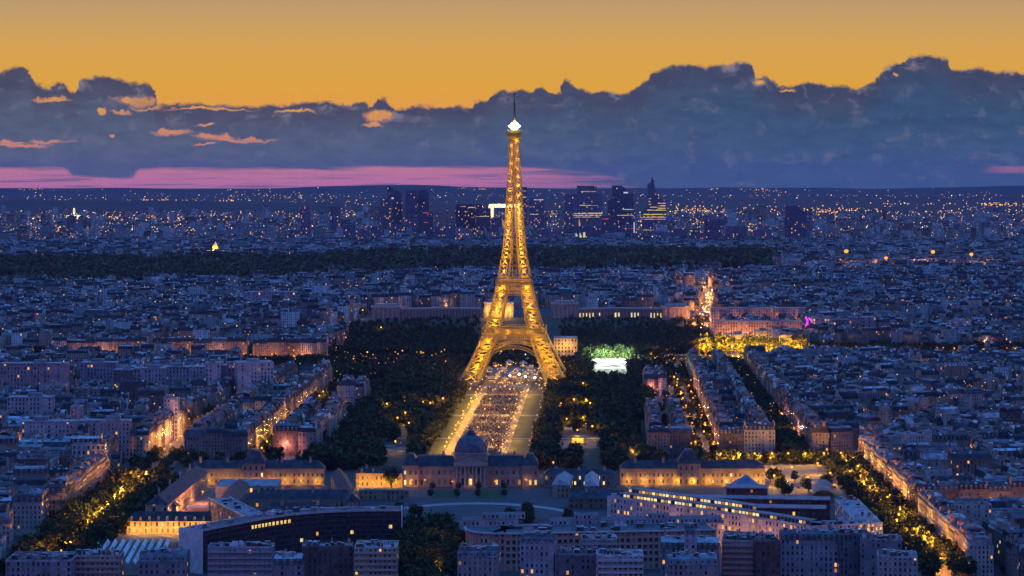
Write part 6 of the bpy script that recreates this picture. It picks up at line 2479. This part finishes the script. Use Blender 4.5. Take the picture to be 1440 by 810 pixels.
def plain_block(label, px0, px1, ytop, Y, depth, wc, lit, bay=3.2, name='office_block', cat='building', tilt=0.0, rc=(.28, .3, .34), base=None):
    z1 = Z(ytop, Y)
    x0, x1 = X(px0, Y), X(px1, Y)
    g = float(hz((x0 + x1) / 2, Y)) - 1 if base is None else base
    t = thing(name, label, cat, ((x0 + x1) / 2, Y, g), tilt)
    w = (x1 - x0) / 2
    mb = MB()
    mb.prism([(-w, 0), (w, 0), (w, depth), (-w, depth)], 0, z1 - g, wc, wp=(bay, lit, random.uniform(0, 99)), windows=True)
    obj('wall', mb, M_WALL, t)
    rf = MB()
    rf.box(0, depth / 2, z1 - g, z1 - g + 1.0, 2 * w + .6, depth + .6, rc)
    rf.box(random.uniform(-.4, .4) * w, depth / 2, z1 - g + 1, z1 - g + 4, min(w * .7, 12), depth * .4, tuple(c * .8 for c in rc))
    obj('roof', rf, M_ROOF, t)
    return t


plain_block('slab of flats with many balconies at far left behind the roofs', 0, 94, 512, 2440, 16, (.36, .3, .32), .07, 3.4, 'apartment_block')
plain_block('bluish slab block, leftmost of the modern group', 113, 163, 511, 2520, 20, (.26, .27, .34), .02, 3.4)
plain_block('dark slab with yellow stair windows in the modern group', 160, 186, 521, 2440, 18, (.16, .15, .17), .16, 3.2)
plain_block('grey slab with pale side walls in the modern group', 188, 232, 519, 2450, 18, (.34, .35, .42), .03, 3.4)
plain_block('wide grey slab in the middle of the modern group', 228, 290, 517, 2470, 20, (.36, .37, .43), .03, 3.6)
plain_block('tall pale block at the right of the modern group', 288, 310, 512, 2440, 22, (.44, .42, .47), .02, 3.6)
plain_block('dark framed block beside the white-edged office', 311, 335, 515, 2450, 20, (.2, .2, .22), .08, 3.2)
plain_block('office with bright white floor edges, rightmost of the modern group', 334, 385, 511, 2430, 28, (.46, .46, .5), .02, 3.4, tilt=.25)
plain_block('long pale modern slab on stilts along the left roofs', 30, 108, 594, 1960, 15, (.42, .4, .42), .05, 3.0)
plain_block('long pinkish low slab beside the pale slab on the left', 109, 182, 593, 1975, 14, (.42, .35, .38), .05, 3.0)
plain_block('tall pale office with a regular window grid among the left roofs', 10, 72, 560, 2130, 18, (.42, .42, .45), .04, 3.2)
plain_block('blank pinkish party wall block among the left roofs', 99, 114, 573, 2060, 14, (.45, .35, .37), .0)
plain_block('block with small white gable above the left roofs', 230, 250, 562, 2120, 12, (.6, .58, .6), .0)
plain_block('lit yellow hotel front above the golden trees', 1062, 1085, 466, 3160, 18, (.5, .42, .3), .5, 3.4)
plain_block('low yellow-lit house left above the golden trees', 1022, 1052, 471, 3165, 18, (.5, .42, .3), .3, 3.4)
plain_block('narrow yellow-lit house right above the golden trees', 1097, 1114, 472, 3150, 18, (.5, .42, .3), .45, 3.4)
for o_ in [q for q in C.objects if q.get('label', '').startswith(('lit yellow hotel', 'low yellow-lit', 'narrow yellow-lit'))]:
    wall_lamps(o_, (-7, 0, 7), 10, -6, 9000, (1, .48, .04), 1.0)
o_ = plain_block('long pinkish row of houses above the golden trees', 1000, 1132, 434, 3300, 20, (.46, .34, .34), .06, 3.4)
wall_lamps(o_, range(-56, 60, 14), 12, -8, 9000, (1, .36, .10), 1.0)
o_ = plain_block('lower rosy row between the golden trees and the long pinkish row', 1005, 1128, 452, 3225, 16, (.46, .34, .3), .10, 3.4)
wall_lamps(o_, range(-50, 56, 13), 9, -8, 10000, (1, .38, .07), 1.0)
plain_block('pale hotel with rows of yellow windows at the pink sign', 1143, 1171, 447, 3240, 22, (.46, .42, .40), .5, 3.6)
t_ = thing('pink_sign', 'tall magenta neon sign on the corner of the pale hotel', 'sign', (X(1136, 3230), 3230, 0))
for a, b in (((1133, 446), (1136, 452)), ((1136, 452), (1132, 462)), ((1132, 462), (1132, 475)), ((1137, 447), (1142, 452)), ((1136, 458), (1142, 456))):
    m_ = MB()
    m_.bar((X(a[0], 3230) - X(1136, 3230), 0, Z(a[1], 3230)), (X(b[0], 3230) - X(1136, 3230), 0, Z(b[1], 3230)), 1.9)
    obj('neon_tube', m_, emit('neon_magenta', (1.0, 0.05, .75), 1.8), t_)
mp_ = MB()
mp_.bar((0, 1.2, 0), (0, 1.2, Z(446, 3230)), 1.2, (.1, .1, .1))
obj('pole', mp_, M_DARKMETAL, t_)
point_light(t_, (0, -6, 20), 9000, (1, .12, .8), 1)
plain_block('violet-grey office block with dark window grid right of the pink sign', 1194, 1232, 447, 3260, 24, (.3, .27, .33), .04, 3.8)
plain_block('darker office between hotel and violet-grey block', 1172, 1194, 450, 3250, 24, (.2, .18, .24), .2, 3.8)
plain_block('low museum with bright white skylights at far right quay', 1268, 1330, 508, 3000, 26, (.3, .3, .33), .04, 4, rc=(.5, .52, .58))
plain_block('long glass-roofed exhibition hall at the far right', 1355, 1440, 475, 3200, 50, (.36, .3, .32), .03, 5, rc=(.42, .46, .5))
plain_block('pair of pale blocks before the exhibition hall', 1315, 1362, 470, 3180, 22, (.45, .38, .42), .04, 4)
plain_block('pale school-like block standing high on the far hill, left', 348, 415, 411, 3700, 24, (.4, .38, .42), .08, 4)
plain_block('long pale block on the crest of the far left hill', 418, 468, 384, 4700, 24, (.42, .4, .45), .03, 5)
plain_block('second pale block on the crest, farther left', 208, 270, 388, 4650, 24, (.4, .37, .42), .02, 5)


def church(px, ytop, ybase, label, w, lit_power):
    Y = (CZ - 8) * F / (ybase - 240.0)
    g = float(hz(X(px, Y), Y))
    t = thing('church_tower', label, 'church', (X(px, Y), Y, g))
    h = Z(ytop, Y) - g
    m_ = MB()
    m_.box(0, 0, 0, h * .72, w, w, (.45, .38, .28))
    m_.frustum([(-w / 2, -w / 2), (w / 2, -w / 2), (w / 2, w / 2), (-w / 2, w / 2)], h * .72, [(-.3, -.3), (.3, -.3), (.3, .3), (-.3, .3)], h, (.35, .3, .22))
    obj('wall', m_, M_STONE, t)
    n_ = MB()
    n_.prism([(-w * .8, w), (w * .8, w), (w * .8, w * 5), (-w * .8, w * 5)], 0, h * .35, (.4, .34, .26))
    n_.frustum([(-w * .9, w), (w * .9, w), (w * .9, w * 5), (-w * .9, w * 5)], h * .35, [(-.1, w), (.1, w), (.1, w * 5), (-.1, w * 5)], h * .52, (.2, .2, .22))
    obj('nave', n_, M_STONE, t)
    for s in (-1, 1):
        point_light(t, (s * w, -w * 1.6, h * .45), lit_power, YEL, 1)


church(303, 339, 364, 'slim church tower floodlit yellow before the dark wood', 12, 160000)
plain_block('long lit avenue front below the slender tapering spire', 1275, 1440, 377, 4870, 20, (.4, .34, .27), .2, 6)
plain_block('second lit avenue front left of the tapering spire', 1165, 1240, 380, 4870, 20, (.36, .3, .25), .12, 6)
church(1316, 358, 384, 'slender tapering spire above the far floodlit avenue', 14, 140000)
church(237, 428, 452, 'small church lit orange from below among the far left roofs', 9, 22000)
for px, py in ((235, 450), (240, 443)):
    pass

# white floodlit works far off at the left
for px0, px1, y0, label in ((93, 121, 303, 'white floodlit works building far off at the left'), (103, 105, 293, 'thin chimney of the white floodlit works'), (117, 121, 296, 'short lit tower of the white works')):
    t = plain_block(label, px0, px1, y0, 11500, 30, (.6, .58, .5), .0, 9, 'works_building')
    point_light(t, (0, -60, 30), 250000, (1, .85, .5), 6)

# ------------------------------------------------------------------ high-rise district
M_TOWER = M_WALL


def highrise(label, prof, Y, depth, wc, lit, bay=5.5, bands=(), group='towers of the high-rise district', roofc=None):
    """prof: outline in photo coordinates measured left to right along the top; the foot is on the ground."""
    xs = [X(p, Y) for p, q in prof]
    zs = [Z(q, Y) for p, q in prof]
    cx = (min(xs) + max(xs)) / 2
    t = thing('skyscraper', label, 'skyscraper', (cx, Y, 0), 0, group)
    top = [(x - cx, z) for x, z in zip(xs, zs)]
    mb = MB()
    seed = random.uniform(0, 500)
    wp = (bay, lit, seed)
    wc = tuple(min(.4, c * 1.7) for c in wc)
    f = [(top[0][0], 0)] + top + [(top[-1][0], 0)]
    # front and back outlines, with wall coordinates so that floors read as rows
    pts = [(x, 0, z) for x, z in f]
    uv = [(x + 500.001, max(z, 0.001)) for x, z in f]
    mb.face(pts[::-1], wc, uv[::-1], wp)
    mb.face([(x, depth, z) for x, z in f], wc, uv, wp)
    n = len(f)
    for i in range(n - 1):
        (xa_, za_), (xb_, zb_) = f[i], f[i + 1]
        vert = abs(xa_ - xb_) < 0.5
        mb.face([(xa_, 0, za_), (xb_, 0, zb_), (xb_, depth, zb_), (xa_, depth, za_)], wc if vert else (roofc or (.12, .12, .13)),
                [(.001, za_ + .001), (.001, zb_ + .001), (depth, zb_ + .001), (depth, za_ + .001)] if vert else None, wp)
    obj('wall', mb, M_TOWER, t)
    for (pa, pb, py, th, mat) in bands:
        b = MB()
        x0, x1 = X(pa, Y) - cx, X(pb, Y) - cx
        nseg = max(2, int((x1 - x0) / 7))
        z = Z(py, Y)
        for k in range(nseg):
            q0, q1 = x0 + (x1 - x0) * k / nseg, x0 + (x1 - x0) * (k + 1) / nseg
            e = th * random.choice((.25, .5, .5, .5, .12))
            b.face([(q0, -.4, z - th / 2), (q1, -.4, z - th / 2), (q1, -.4, z - th / 2 + e + th * .1), (q0, -.4, z - th / 2 + e + th * .1)])
        if b.f:
            obj('lit_floor', b, mat, t)
    return t


MW = emit('lit_floor_pale', (1.0, .8, .42), .75)
MC = emit('lit_floor_cool', (.75, .9, 1.0), .7)
MY = emit('lit_floor_yellow', (1.0, .66, .14), .85)
MR = emit('lit_floor_red', (1.0, .08, .10), .8)
MO = emit('lit_strip_orange', (1.0, .42, .10), .8)
MG = emit('lit_facade_green', (.30, .42, .20), .35)
DG = (.10, .11, .15)
highrise('dark slab tower against the slanted-top tower, leftmost of the cluster', [(535, 279), (550, 279)], 8300, 40, DG, .08)
highrise('dark tower with a steeply slanting top', [(545, 261.5), (547, 261.5), (565.4, 271.5)], 8420, 40, (.08, .09, .13), .05, bands=[(550.5, 553.5, 278, 9, MW)])
highrise('left one of the twin dark towers with a rounded crown', [(570, 273), (571, 269.5), (574, 267.5), (585, 267), (588, 269.5)], 8380, 40, (.09, .10, .14), .06)
highrise('right one of the twin dark towers with a rounded crown', [(586, 272), (589, 268), (593, 266.8), (600, 266.8), (603, 269.5), (603.6, 272)], 8420, 40, (.08, .09, .13), .05)
highrise('broad dark lower tower crowned with small red lights', [(591, 297), (609.4, 297)], 7900, 40, (.07, .08, .12), .06, bands=[(595, 604, 299, 4, MR), (596, 602, 312.5, 3, MR)])
highrise('plain violet block behind the red-lit tower', [(611, 295), (628, 295)], 8700, 40, (.13, .13, .19), .03)
highrise('bluish block next to the plain violet block', [(628, 296), (640, 296)], 8800, 40, (.13, .14, .19), .03)
highrise('wide black office tower with one yellow top row', [(640.7, 287), (668, 287), (668, 286.8), (679, 287.4)], 8100, 60, (.06, .06, .09), .10, bands=[(647, 655, 290, 4, MO), (659, 669, 291.3, 4, MY)])
highrise('dark office tower stepped down from the wide black one', [(668, 293), (690, 293)], 8050, 50, (.07, .07, .1), .12, bands=[(668, 688, 304, 3, MW)])
highrise('blue-grey tower standing right beside the iron tower', [(733, 263), (741, 263)], 8500, 40, (.10, .11, .15), .12, bands=[(734, 740, 268, 4, MW), (734, 740, 277, 4, MW)])
highrise('blocky tower with a white roof sign right of the iron tower', [(743, 282), (746, 278), (763, 278), (765, 282)], 8350, 45, (.11, .12, .17), .06, bands=[(751, 764, 280.5, 4.5, MC), (748, 757, 301, 4, MW)])
highrise('broad grey tower with a raised dark crown and lit storeys', [(793.5, 273), (811.5, 273), (811.5, 261.3), (839, 261.3), (839, 273), (846, 273)], 8300, 50, (.12, .13, .18), .05,
         bands=[(817, 838, 269, 3.5, MO), (815, 840, 288.5, 3, MW), (807, 847, 299.5, 5, MW), (806, 846, 302.3, 4.5, MW), (807, 843, 305, 3, MW)])
highrise('tower with stepped dark tops and a quarter-round crown', [(855, 280), (861, 280), (861, 261), (874.8, 261), (874.8, 262), (879, 264), (882, 268), (883.5, 272), (890.7, 272)], 8360, 50, (.08, .09, .13), .05,
         bands=[(876, 891, 294.3, 3.5, MC), (868, 891, 302.5, 3.5, MY), (877, 883, 270.3, 8, MC), (868, 871, 283, 5, MC), (891, 892.5, 315, 60, MC)])
highrise('tallest tower with a curved sail top, spike and yellow-lit floors', [(904, 300), (906, 295), (911, 290), (911, 260), (916, 256), (917.2, 249), (919.8, 254), (920.3, 261), (923, 273), (929, 277.5), (936, 284), (937, 300)], 8250, 45, (.10, .11, .16), .05,
         bands=[(912, 915.5, 279, 4, MY), (912, 915.5, 283, 5, MY), (912, 915.5, 287, 4, MY), (925, 936, 285.5, 4.5, MY), (925, 936, 289, 4.5, MY), (925, 936, 292.5, 4.5, MY), (914, 924, 291, 4, MY), (910, 937, 295, 5, MY),
                (905, 937, 301, 5, MY), (904, 937, 304.8, 5, MY), (904, 936, 308, 3, MY), (904, 936, 323, 3.5, MY)])
highrise('dark red-lit lower tower between the stepped tower and the grey tower', [(846, 303), (866, 303)], 8000, 40, (.10, .08, .13), .04, bands=[(846, 856, 307.5, 4, MR)])
highrise('low wide office with tall white window strips', [(800, 318), (846, 318)], 7800, 40, (.10, .10, .15), .08, bands=[(804, 808, 328, 26, MC), (809.5, 812, 326, 30, MC), (815, 818, 329, 28, MW), (820, 823, 328, 30, MW), (814, 816, 310, 36, MO)])
highrise('dark tower with red and cool light lines, centre right', [(866, 318), (891, 318)], 7850, 40, (.08, .08, .13), .06, bands=[(876, 891, 321, 2, MR), (869, 892, 346, 14, MC)])
highrise('violet block under the tall sail-topped tower with blue sign', [(904, 326), (940, 326)], 7950, 40, (.14, .14, .22), .04, bands=[(914, 921, 337, 5, emit('blue_sign', (.12, .25, 1.0), 1.2))])
highrise('solitary dark tower far right of the cluster', [(1104, 289), (1125, 289)], 7600, 40, (.08, .08, .13), .06)
highrise('lower dark block leaning on the solitary dark tower', [(1125, 295), (1134, 295)], 7600, 40, (.08, .08, .13), .05)
highrise('violet block at the right of the cluster', [(991, 308), (1014, 308)], 7300, 40, (.10, .09, .15), .05)
highrise('pair of violet flats left of the cluster', [(422, 290), (437, 290)], 8100, 40, (.16, .12, .18), .12)
highrise('slim violet flats nearest the cluster on its left', [(464, 290), (478, 290)], 8200, 40, (.13, .11, .17), .12)
highrise('greenish lit glass block below the great arch', [(665, 327), (682, 327)], 7500, 30, (.12, .14, .13), .2, bands=[(666, 681, 334, 26, MG), (666, 681, 346, 22, MG), (664.5, 666, 341, 58, MG)])
highrise('white lit slab beside the greenish glass block', [(682.5, 327), (690.5, 327)], 7480, 30, (.45, .45, .42), .0, bands=[(683, 690, 340, 50, emit('lit_slab', (.75, .68, .6), .35))])
for i, (a, b, y, Y) in enumerate(((520, 536, 318, 7600), (548, 571, 316, 7700), (571, 588, 308, 7900), (612, 640, 316, 7500), (640, 664, 322, 7400), (690, 706, 306, 8300), (745, 760, 305, 8200), (762, 792, 322, 7600), (846, 868, 330, 7500),
                                  (888, 905, 328, 7400), (940, 968, 322, 7500), (968, 990, 326, 7400), (500, 520, 322, 7500), (480, 500, 316, 7900), (1020, 1050, 318, 7400), (1060, 1085, 322, 7300))):
    highrise(f'{["grey", "violet", "bluish", "dark"][i % 4]} mid-rise office at the foot of the towers, ' + ['at the left end', 'under the slanted tower', 'under the twin towers', 'right of the red-lit tower', 'under the wide black tower', 'under the great arch',
             'beneath the roof-sign tower', 'left of the broad grey tower', 'under the dark red-lit tower', 'left of the sail-topped tower', 'right of the sail-topped tower', 'second right of the sail-topped tower', 'beyond the left end',
             'beside the slim violet flats', 'toward the solitary tower', 'just left of the solitary tower'][i],
             [(a, y), (b, y)], Y, 36, random.choice(((.12, .12, .18), (.15, .12, .18), (.10, .11, .16), (.2, .18, .24))), random.choice((.06, .12, .2)))


def great_arch():
    Y = 8600
    t = thing('great_arch', 'huge hollow cube arch lit pale yellow along its top, left of the iron tower', 'arch', (X(709, Y), Y, 0))
    x0, x1 = X(687, Y) - X(709, Y), X(731, Y) - X(709, Y)
    zt = Z(287, Y)
    mb = MB()
    mb.prism([(x0, 0), (x0 + 18, 0), (x0 + 18, 100), (x0, 100)], 0, zt - 12, (.5, .48, .42))
    mb.prism([(x1 - 18, 0), (x1, 0), (x1, 100), (x1 - 18, 100)], 0, zt - 12, (.5, .48, .42))
    obj('side_wall', mb, M_STONE, t)
    b = MB()
    b.prism([(x0, 0), (x1, 0), (x1, 100), (x0, 100)], zt - 12, zt, (.5, .48, .42), bottom=True)
    obj('roof_beam', b, M_STONE, t)
    for k in range(6):
        point_light(t, (x0 + 8 + (x1 - x0 - 16) * k / 5, -28, zt - 10), 70000, (1, .74, .30), 3)
    point_light(t, (x0 + 6, -30, zt - 50), 70000, (1, .74, .30), 3)
    point_light(t, (x0 + 40, 40, zt - 30), 70000, (1, .74, .30), 3)


great_arch()

# ------------------------------------------------------------------ lights of the far town: bulbs by the thousand
def far_lights():
    P, Sz, Cc = [], [], []
    pal = [(1.0, .38, .05), (1.0, .47, .09), (1.0, .58, .20), (1.0, .75, .45), (.8, .88, 1.0), (1.0, .28, .05)]
    wts = [.26, .26, .2, .16, .06, .06]

    def add(x, y, k=1.0, z=None, c=None, b=None):
        if abs(x) > .222 * y:
            return
        P.append((x, y, float(hz(x, y)) + (random.uniform(6, 22) if z is None else z)))
        Sz.append(y * 0.00018 * k * random.uniform(.75, 1.35))
        cc = c or random.choices(pal, wts)[0]
        b = (random.uniform(.3, 1.5) if random.random() < .88 else random.uniform(1.5, 4)) if b is None else b
        Cc.append(tuple(q * b * (1.5 if y > 5500 else 1.15) for q in cc))

    for _ in range(1500):
        y = random.uniform(6100, 9500)
        add(random.uniform(-.22, .22) * y, y)
    for _ in range(3400):
        y = 7800 * (14300 / 8500) ** random.random()
        a = random.uniform(-.22, .22)
        add(a * y, y, 1.0)
    for _ in range(420):
        y = random.uniform(16200, 24500)
        a = random.uniform(-.22, .22)
        add(a * y, y, .8)
    # strings and clusters
    for (pxa, pxb, py, n, k, sp) in ((150, 480, 303, 80, 1.1, 3), (960, 1200, 297, 120, 1.1, 3), (940, 1010, 296, 50, 1.2, 2), (1130, 1240, 298, 60, 1.1, 2), (1240, 1440, 292, 70, 1.0, 6), (200, 330, 282, 60, 1.0, 1.2),
                                     (320, 480, 278, 50, .9, 4), (0, 160, 283, 40, .9, 1.5), (1380, 1440, 289, 40, 1.2, 2), (1050, 1110, 318, 30, 1.2, 2), (960, 1000, 312, 30, 1.2, 2), (20, 60, 268, 10, .8, .6), (640, 690, 268, 18, .7, 1),
                                     (1040, 1100, 271, 25, .8, 1), (990, 1010, 269, 8, .8, .6), (850, 960, 300, 40, 1, 5), (740, 790, 300, 40, 1, 8), (480, 530, 300, 40, 1.1, 8), (0, 40, 335, 18, 1.1, 2), (250, 310, 362, 26, .9, 1.2),
                                     (150, 260, 306, 70, 1.1, 3), (10, 40, 308, 16, 1.2, 1.5), (1180, 1240, 300, 40, 1.2, 3), (1300, 1440, 300, 60, 1, 6), (1400, 1440, 335, 20, 1, 3)):
        for _ in range(n):
            px = random.uniform(pxa, pxb)
            q = max(270.5, random.gauss(py, sp))
            y = min(24500, (CZ - 12) * F / (q - 240.0))
            if 13300 < y < 15200:
                z = None
            add(X(px, y), y, k, None, random.choice(pal[:3]), random.uniform(.6, 2.0))
    # windows and lamps among the roofs of the middle distance
    for _ in range(2600):
        y = random.uniform(2100, 4600)
        x = random.uniform(-.22, .22) * y
        if not any(poly_in(p, x, y) for p in DPARK):
            add(x, y, 1.0, random.uniform(14, 25), random.choices(pal[:4], (.4, .35, .15, .1))[0], random.uniform(.4, 1.8))
    for _ in range(120):
        y = random.uniform(1950, 2900)
        o = random.choice((-1, 1)) * random.uniform(46, 135)
        add(xa(y) + o, y, 1.3, random.uniform(4, 9), random.choice(pal[:3]), random.uniform(.3, 1.6))
    for _ in range(150):   # festival bulbs over the ground under the tower
        y = random.uniform(2560, 2900)
        add(xa(y) + random.uniform(-48, 48), y, 1.5, random.uniform(2, 7), random.choice(pal[:3]), random.uniform(.6, 2.2))
    for _ in range(170):
        y = random.uniform(1935, 2600)
        add(xa(y) + random.choice((-29, -26, -23, 17, 21, 41)) + random.gauss(0, 1.2), y, .9, random.uniform(2, 5), (1, .52, .08), random.uniform(.6, 3))
    for _ in range(90):
        y = random.uniform(2950, 3080)
        add(random.uniform(-190, 180), y, 1.6, random.uniform(3, 9), random.choice(pal[:3]), random.uniform(.5, 2.5))
    # traffic on the bright avenue up the hill and on the quay
    for _ in range(70):
        u = random.random()
        y = 3250 + 1000 * u
        add(float(np.interp(y, [3060, 3290, 4000, 4400], [205, 262, 330, 345])) + random.uniform(-9, 9), y, 1.5, random.uniform(1, 9), random.choice(((1, .12, .05), (1, .5, .1), (1, .6, .2), (1, .8, .5))), random.uniform(1, 4))
    for _ in range(60):
        y = random.uniform(3040, 3085)
        add(random.uniform(430, 660), y, 1.5, random.uniform(3, 12), random.choice(((1, .12, .05), (1, .5, .1), (1, .6, .2))), random.uniform(.5, 2.5))
    # hidden lamps added at random house fronts, bulb and light, to warm the facades
    hs = [h for h in HOUSES if 1900 < h['y'] < 4500 and abs(h['x']) < .21 * h['y'] and h['style'] != 'shed']
    for k in range(230):
        h = random.choice(hs)
        s = random.choice((-1, 1))
        a = h['rot'] - pi / 2
        x, y = h['x'] + cos(a) * (h['d'] / 2 + 4), h['y'] + sin(a) * (h['d'] / 2 + 4)
        if sin(a) > .3:
            continue
        z = float(hz(x, y)) + random.uniform(7, 13)
        c = random.choice(((1, .34, .10), (1, .40, .07), (1, .30, .2), (1, .45, .10)))
        add(x, y, 1.2, z - float(hz(x, y)), c, 2.5)
        point_light(None, (x, y, z), random.uniform(7000, 22000) * (1.6 if y > 3000 else 1), c, .6, 'added_street_light')
    for k in range(26):    # lamps of the glowing quarter above the golden trees
        y = random.choice((3128, 3215, 3318, 3420, 3520))
        x = random.uniform(262, 405)
        c = random.choice(((1, .40, .05), (1, .34, .08), (1, .30, .16)))
        z = float(hz(x, y)) + 9
        add(x, y, 1.3, 9, c, 2.0)
        point_light(None, (x, y, z), random.uniform(9000, 26000), c, .6, 'added_street_light')
    for k in range(14):    # lamps along the far floodlit avenue
        y, x = 4848, 4848 * (random.uniform(1275, 1440) - 720) / F
        add(x, y, 1.4, 10, (1, .45, .05), 2.2)
        point_light(None, (x, y, float(hz(x, y)) + 12), 60000, (1, .45, .05), 1, 'added_street_light')
    P, Sz, Cc = np.array(P), np.array(Sz), np.array(Cc)
    N = len(P)
    oc = np.array([(1, 0, 0), (0, 1, 0), (-1, 0, 0), (0, -1, 0), (0, 0, 1), (0, 0, -1)], float)
    V = (P[:, None] + oc[None] * Sz[:, None, None]).reshape(-1, 3)
    ft = np.array([(0, 1, 4), (1, 2, 4), (2, 3, 4), (3, 0, 4), (1, 0, 5), (2, 1, 5), (3, 2, 5), (0, 3, 5)])
    Fq = (np.arange(N)[:, None, None] * 6 + ft[None]).reshape(-1, 3)
    me = np_mesh('town_lights', V, Fq, col=np.repeat(Cc, 8, 0))
    tag(link('town_lights', me, M_FARLAMP), 'thousands of tiny warm and white lights scattered over the far town', kind='stuff')


far_lights()


# ------------------------------------------------------------------ parked cars in the lit yards
def car_parts(c):
    b = MB()
    b.frustum([(-.9, -2.1), (.9, -2.1), (.9, 2.1), (-.9, 2.1)], .35, [(-.86, -2.05), (.86, -2.05), (.86, 2.05), (-.86, 2.05)], .95, c)
    b.frustum([(-.78, -1.0), (.78, -1.0), (.78, 1.5), (-.78, 1.5)], .95, [(-.62, -.35), (.62, -.35), (.62, 1.05), (-.62, 1.05)], 1.5, (.03, .03, .04), ctop=c)
    return b


def f_wheel(mb):
    n = 10
    ring_ = [(0.33 * cos(2 * pi * k / n), 0.33 * sin(2 * pi * k / n)) for k in range(n)]
    for k in range(n):
        (a, b), (c, d) = ring_[k], ring_[(k + 1) % n]
        mb.face([(-.1, a, .33 + b), (.1, a, .33 + b), (.1, c, .33 + d), (-.1, c, .33 + d)], (.02, .02, .02))
    for s in (-.1, .1):
        mb.face([(s, a, .33 + b) for a, b in ring_], (.05, .05, .05))


ME_WHEEL = small('wheel', f_wheel, M_DARKMETAL)
CARS = []
for c in ((.6, .6, .62), (.04, .04, .05), (.25, .26, .28), (.3, .03, .03), (.05, .08, .2)):
    me = car_parts(c).mesh('body')
    me.materials.append(M_GLASSY)
    CARS.append(me)


def car(x, y, rot, place):
    t = thing('parked_car', f'small parked car {place}', 'car', (x, y, .06), rot, f'cars {place}')
    link('body', random.choice(CARS), None, t)
    for sx in (-.82, .82):
        for sy in (-1.3, 1.3):
            link('wheel', ME_WHEEL, None, t, (sx, sy, 0))


for k in range(14):
    x, y = G(1080 + 8.5 * k, 679 + (k % 3) * 4)
    car(x, y, random.choice((0, .1, 1.5)), 'on the bright paved square right of the school wing')
for k in range(8):
    x, y = G(298 + 4 * k, 702 + (k % 2) * 7)
    car(x, y, 1.5 + random.uniform(-.1, .1), 'in the orange-lit yard')
for k in range(9):
    car(X(568 + 9 * k, 1518), 1518 + random.uniform(-2, 2), 1.57, 'on the lit lane behind the tree clump')

print('LAMPS', len(LAMPS), NLAMP)
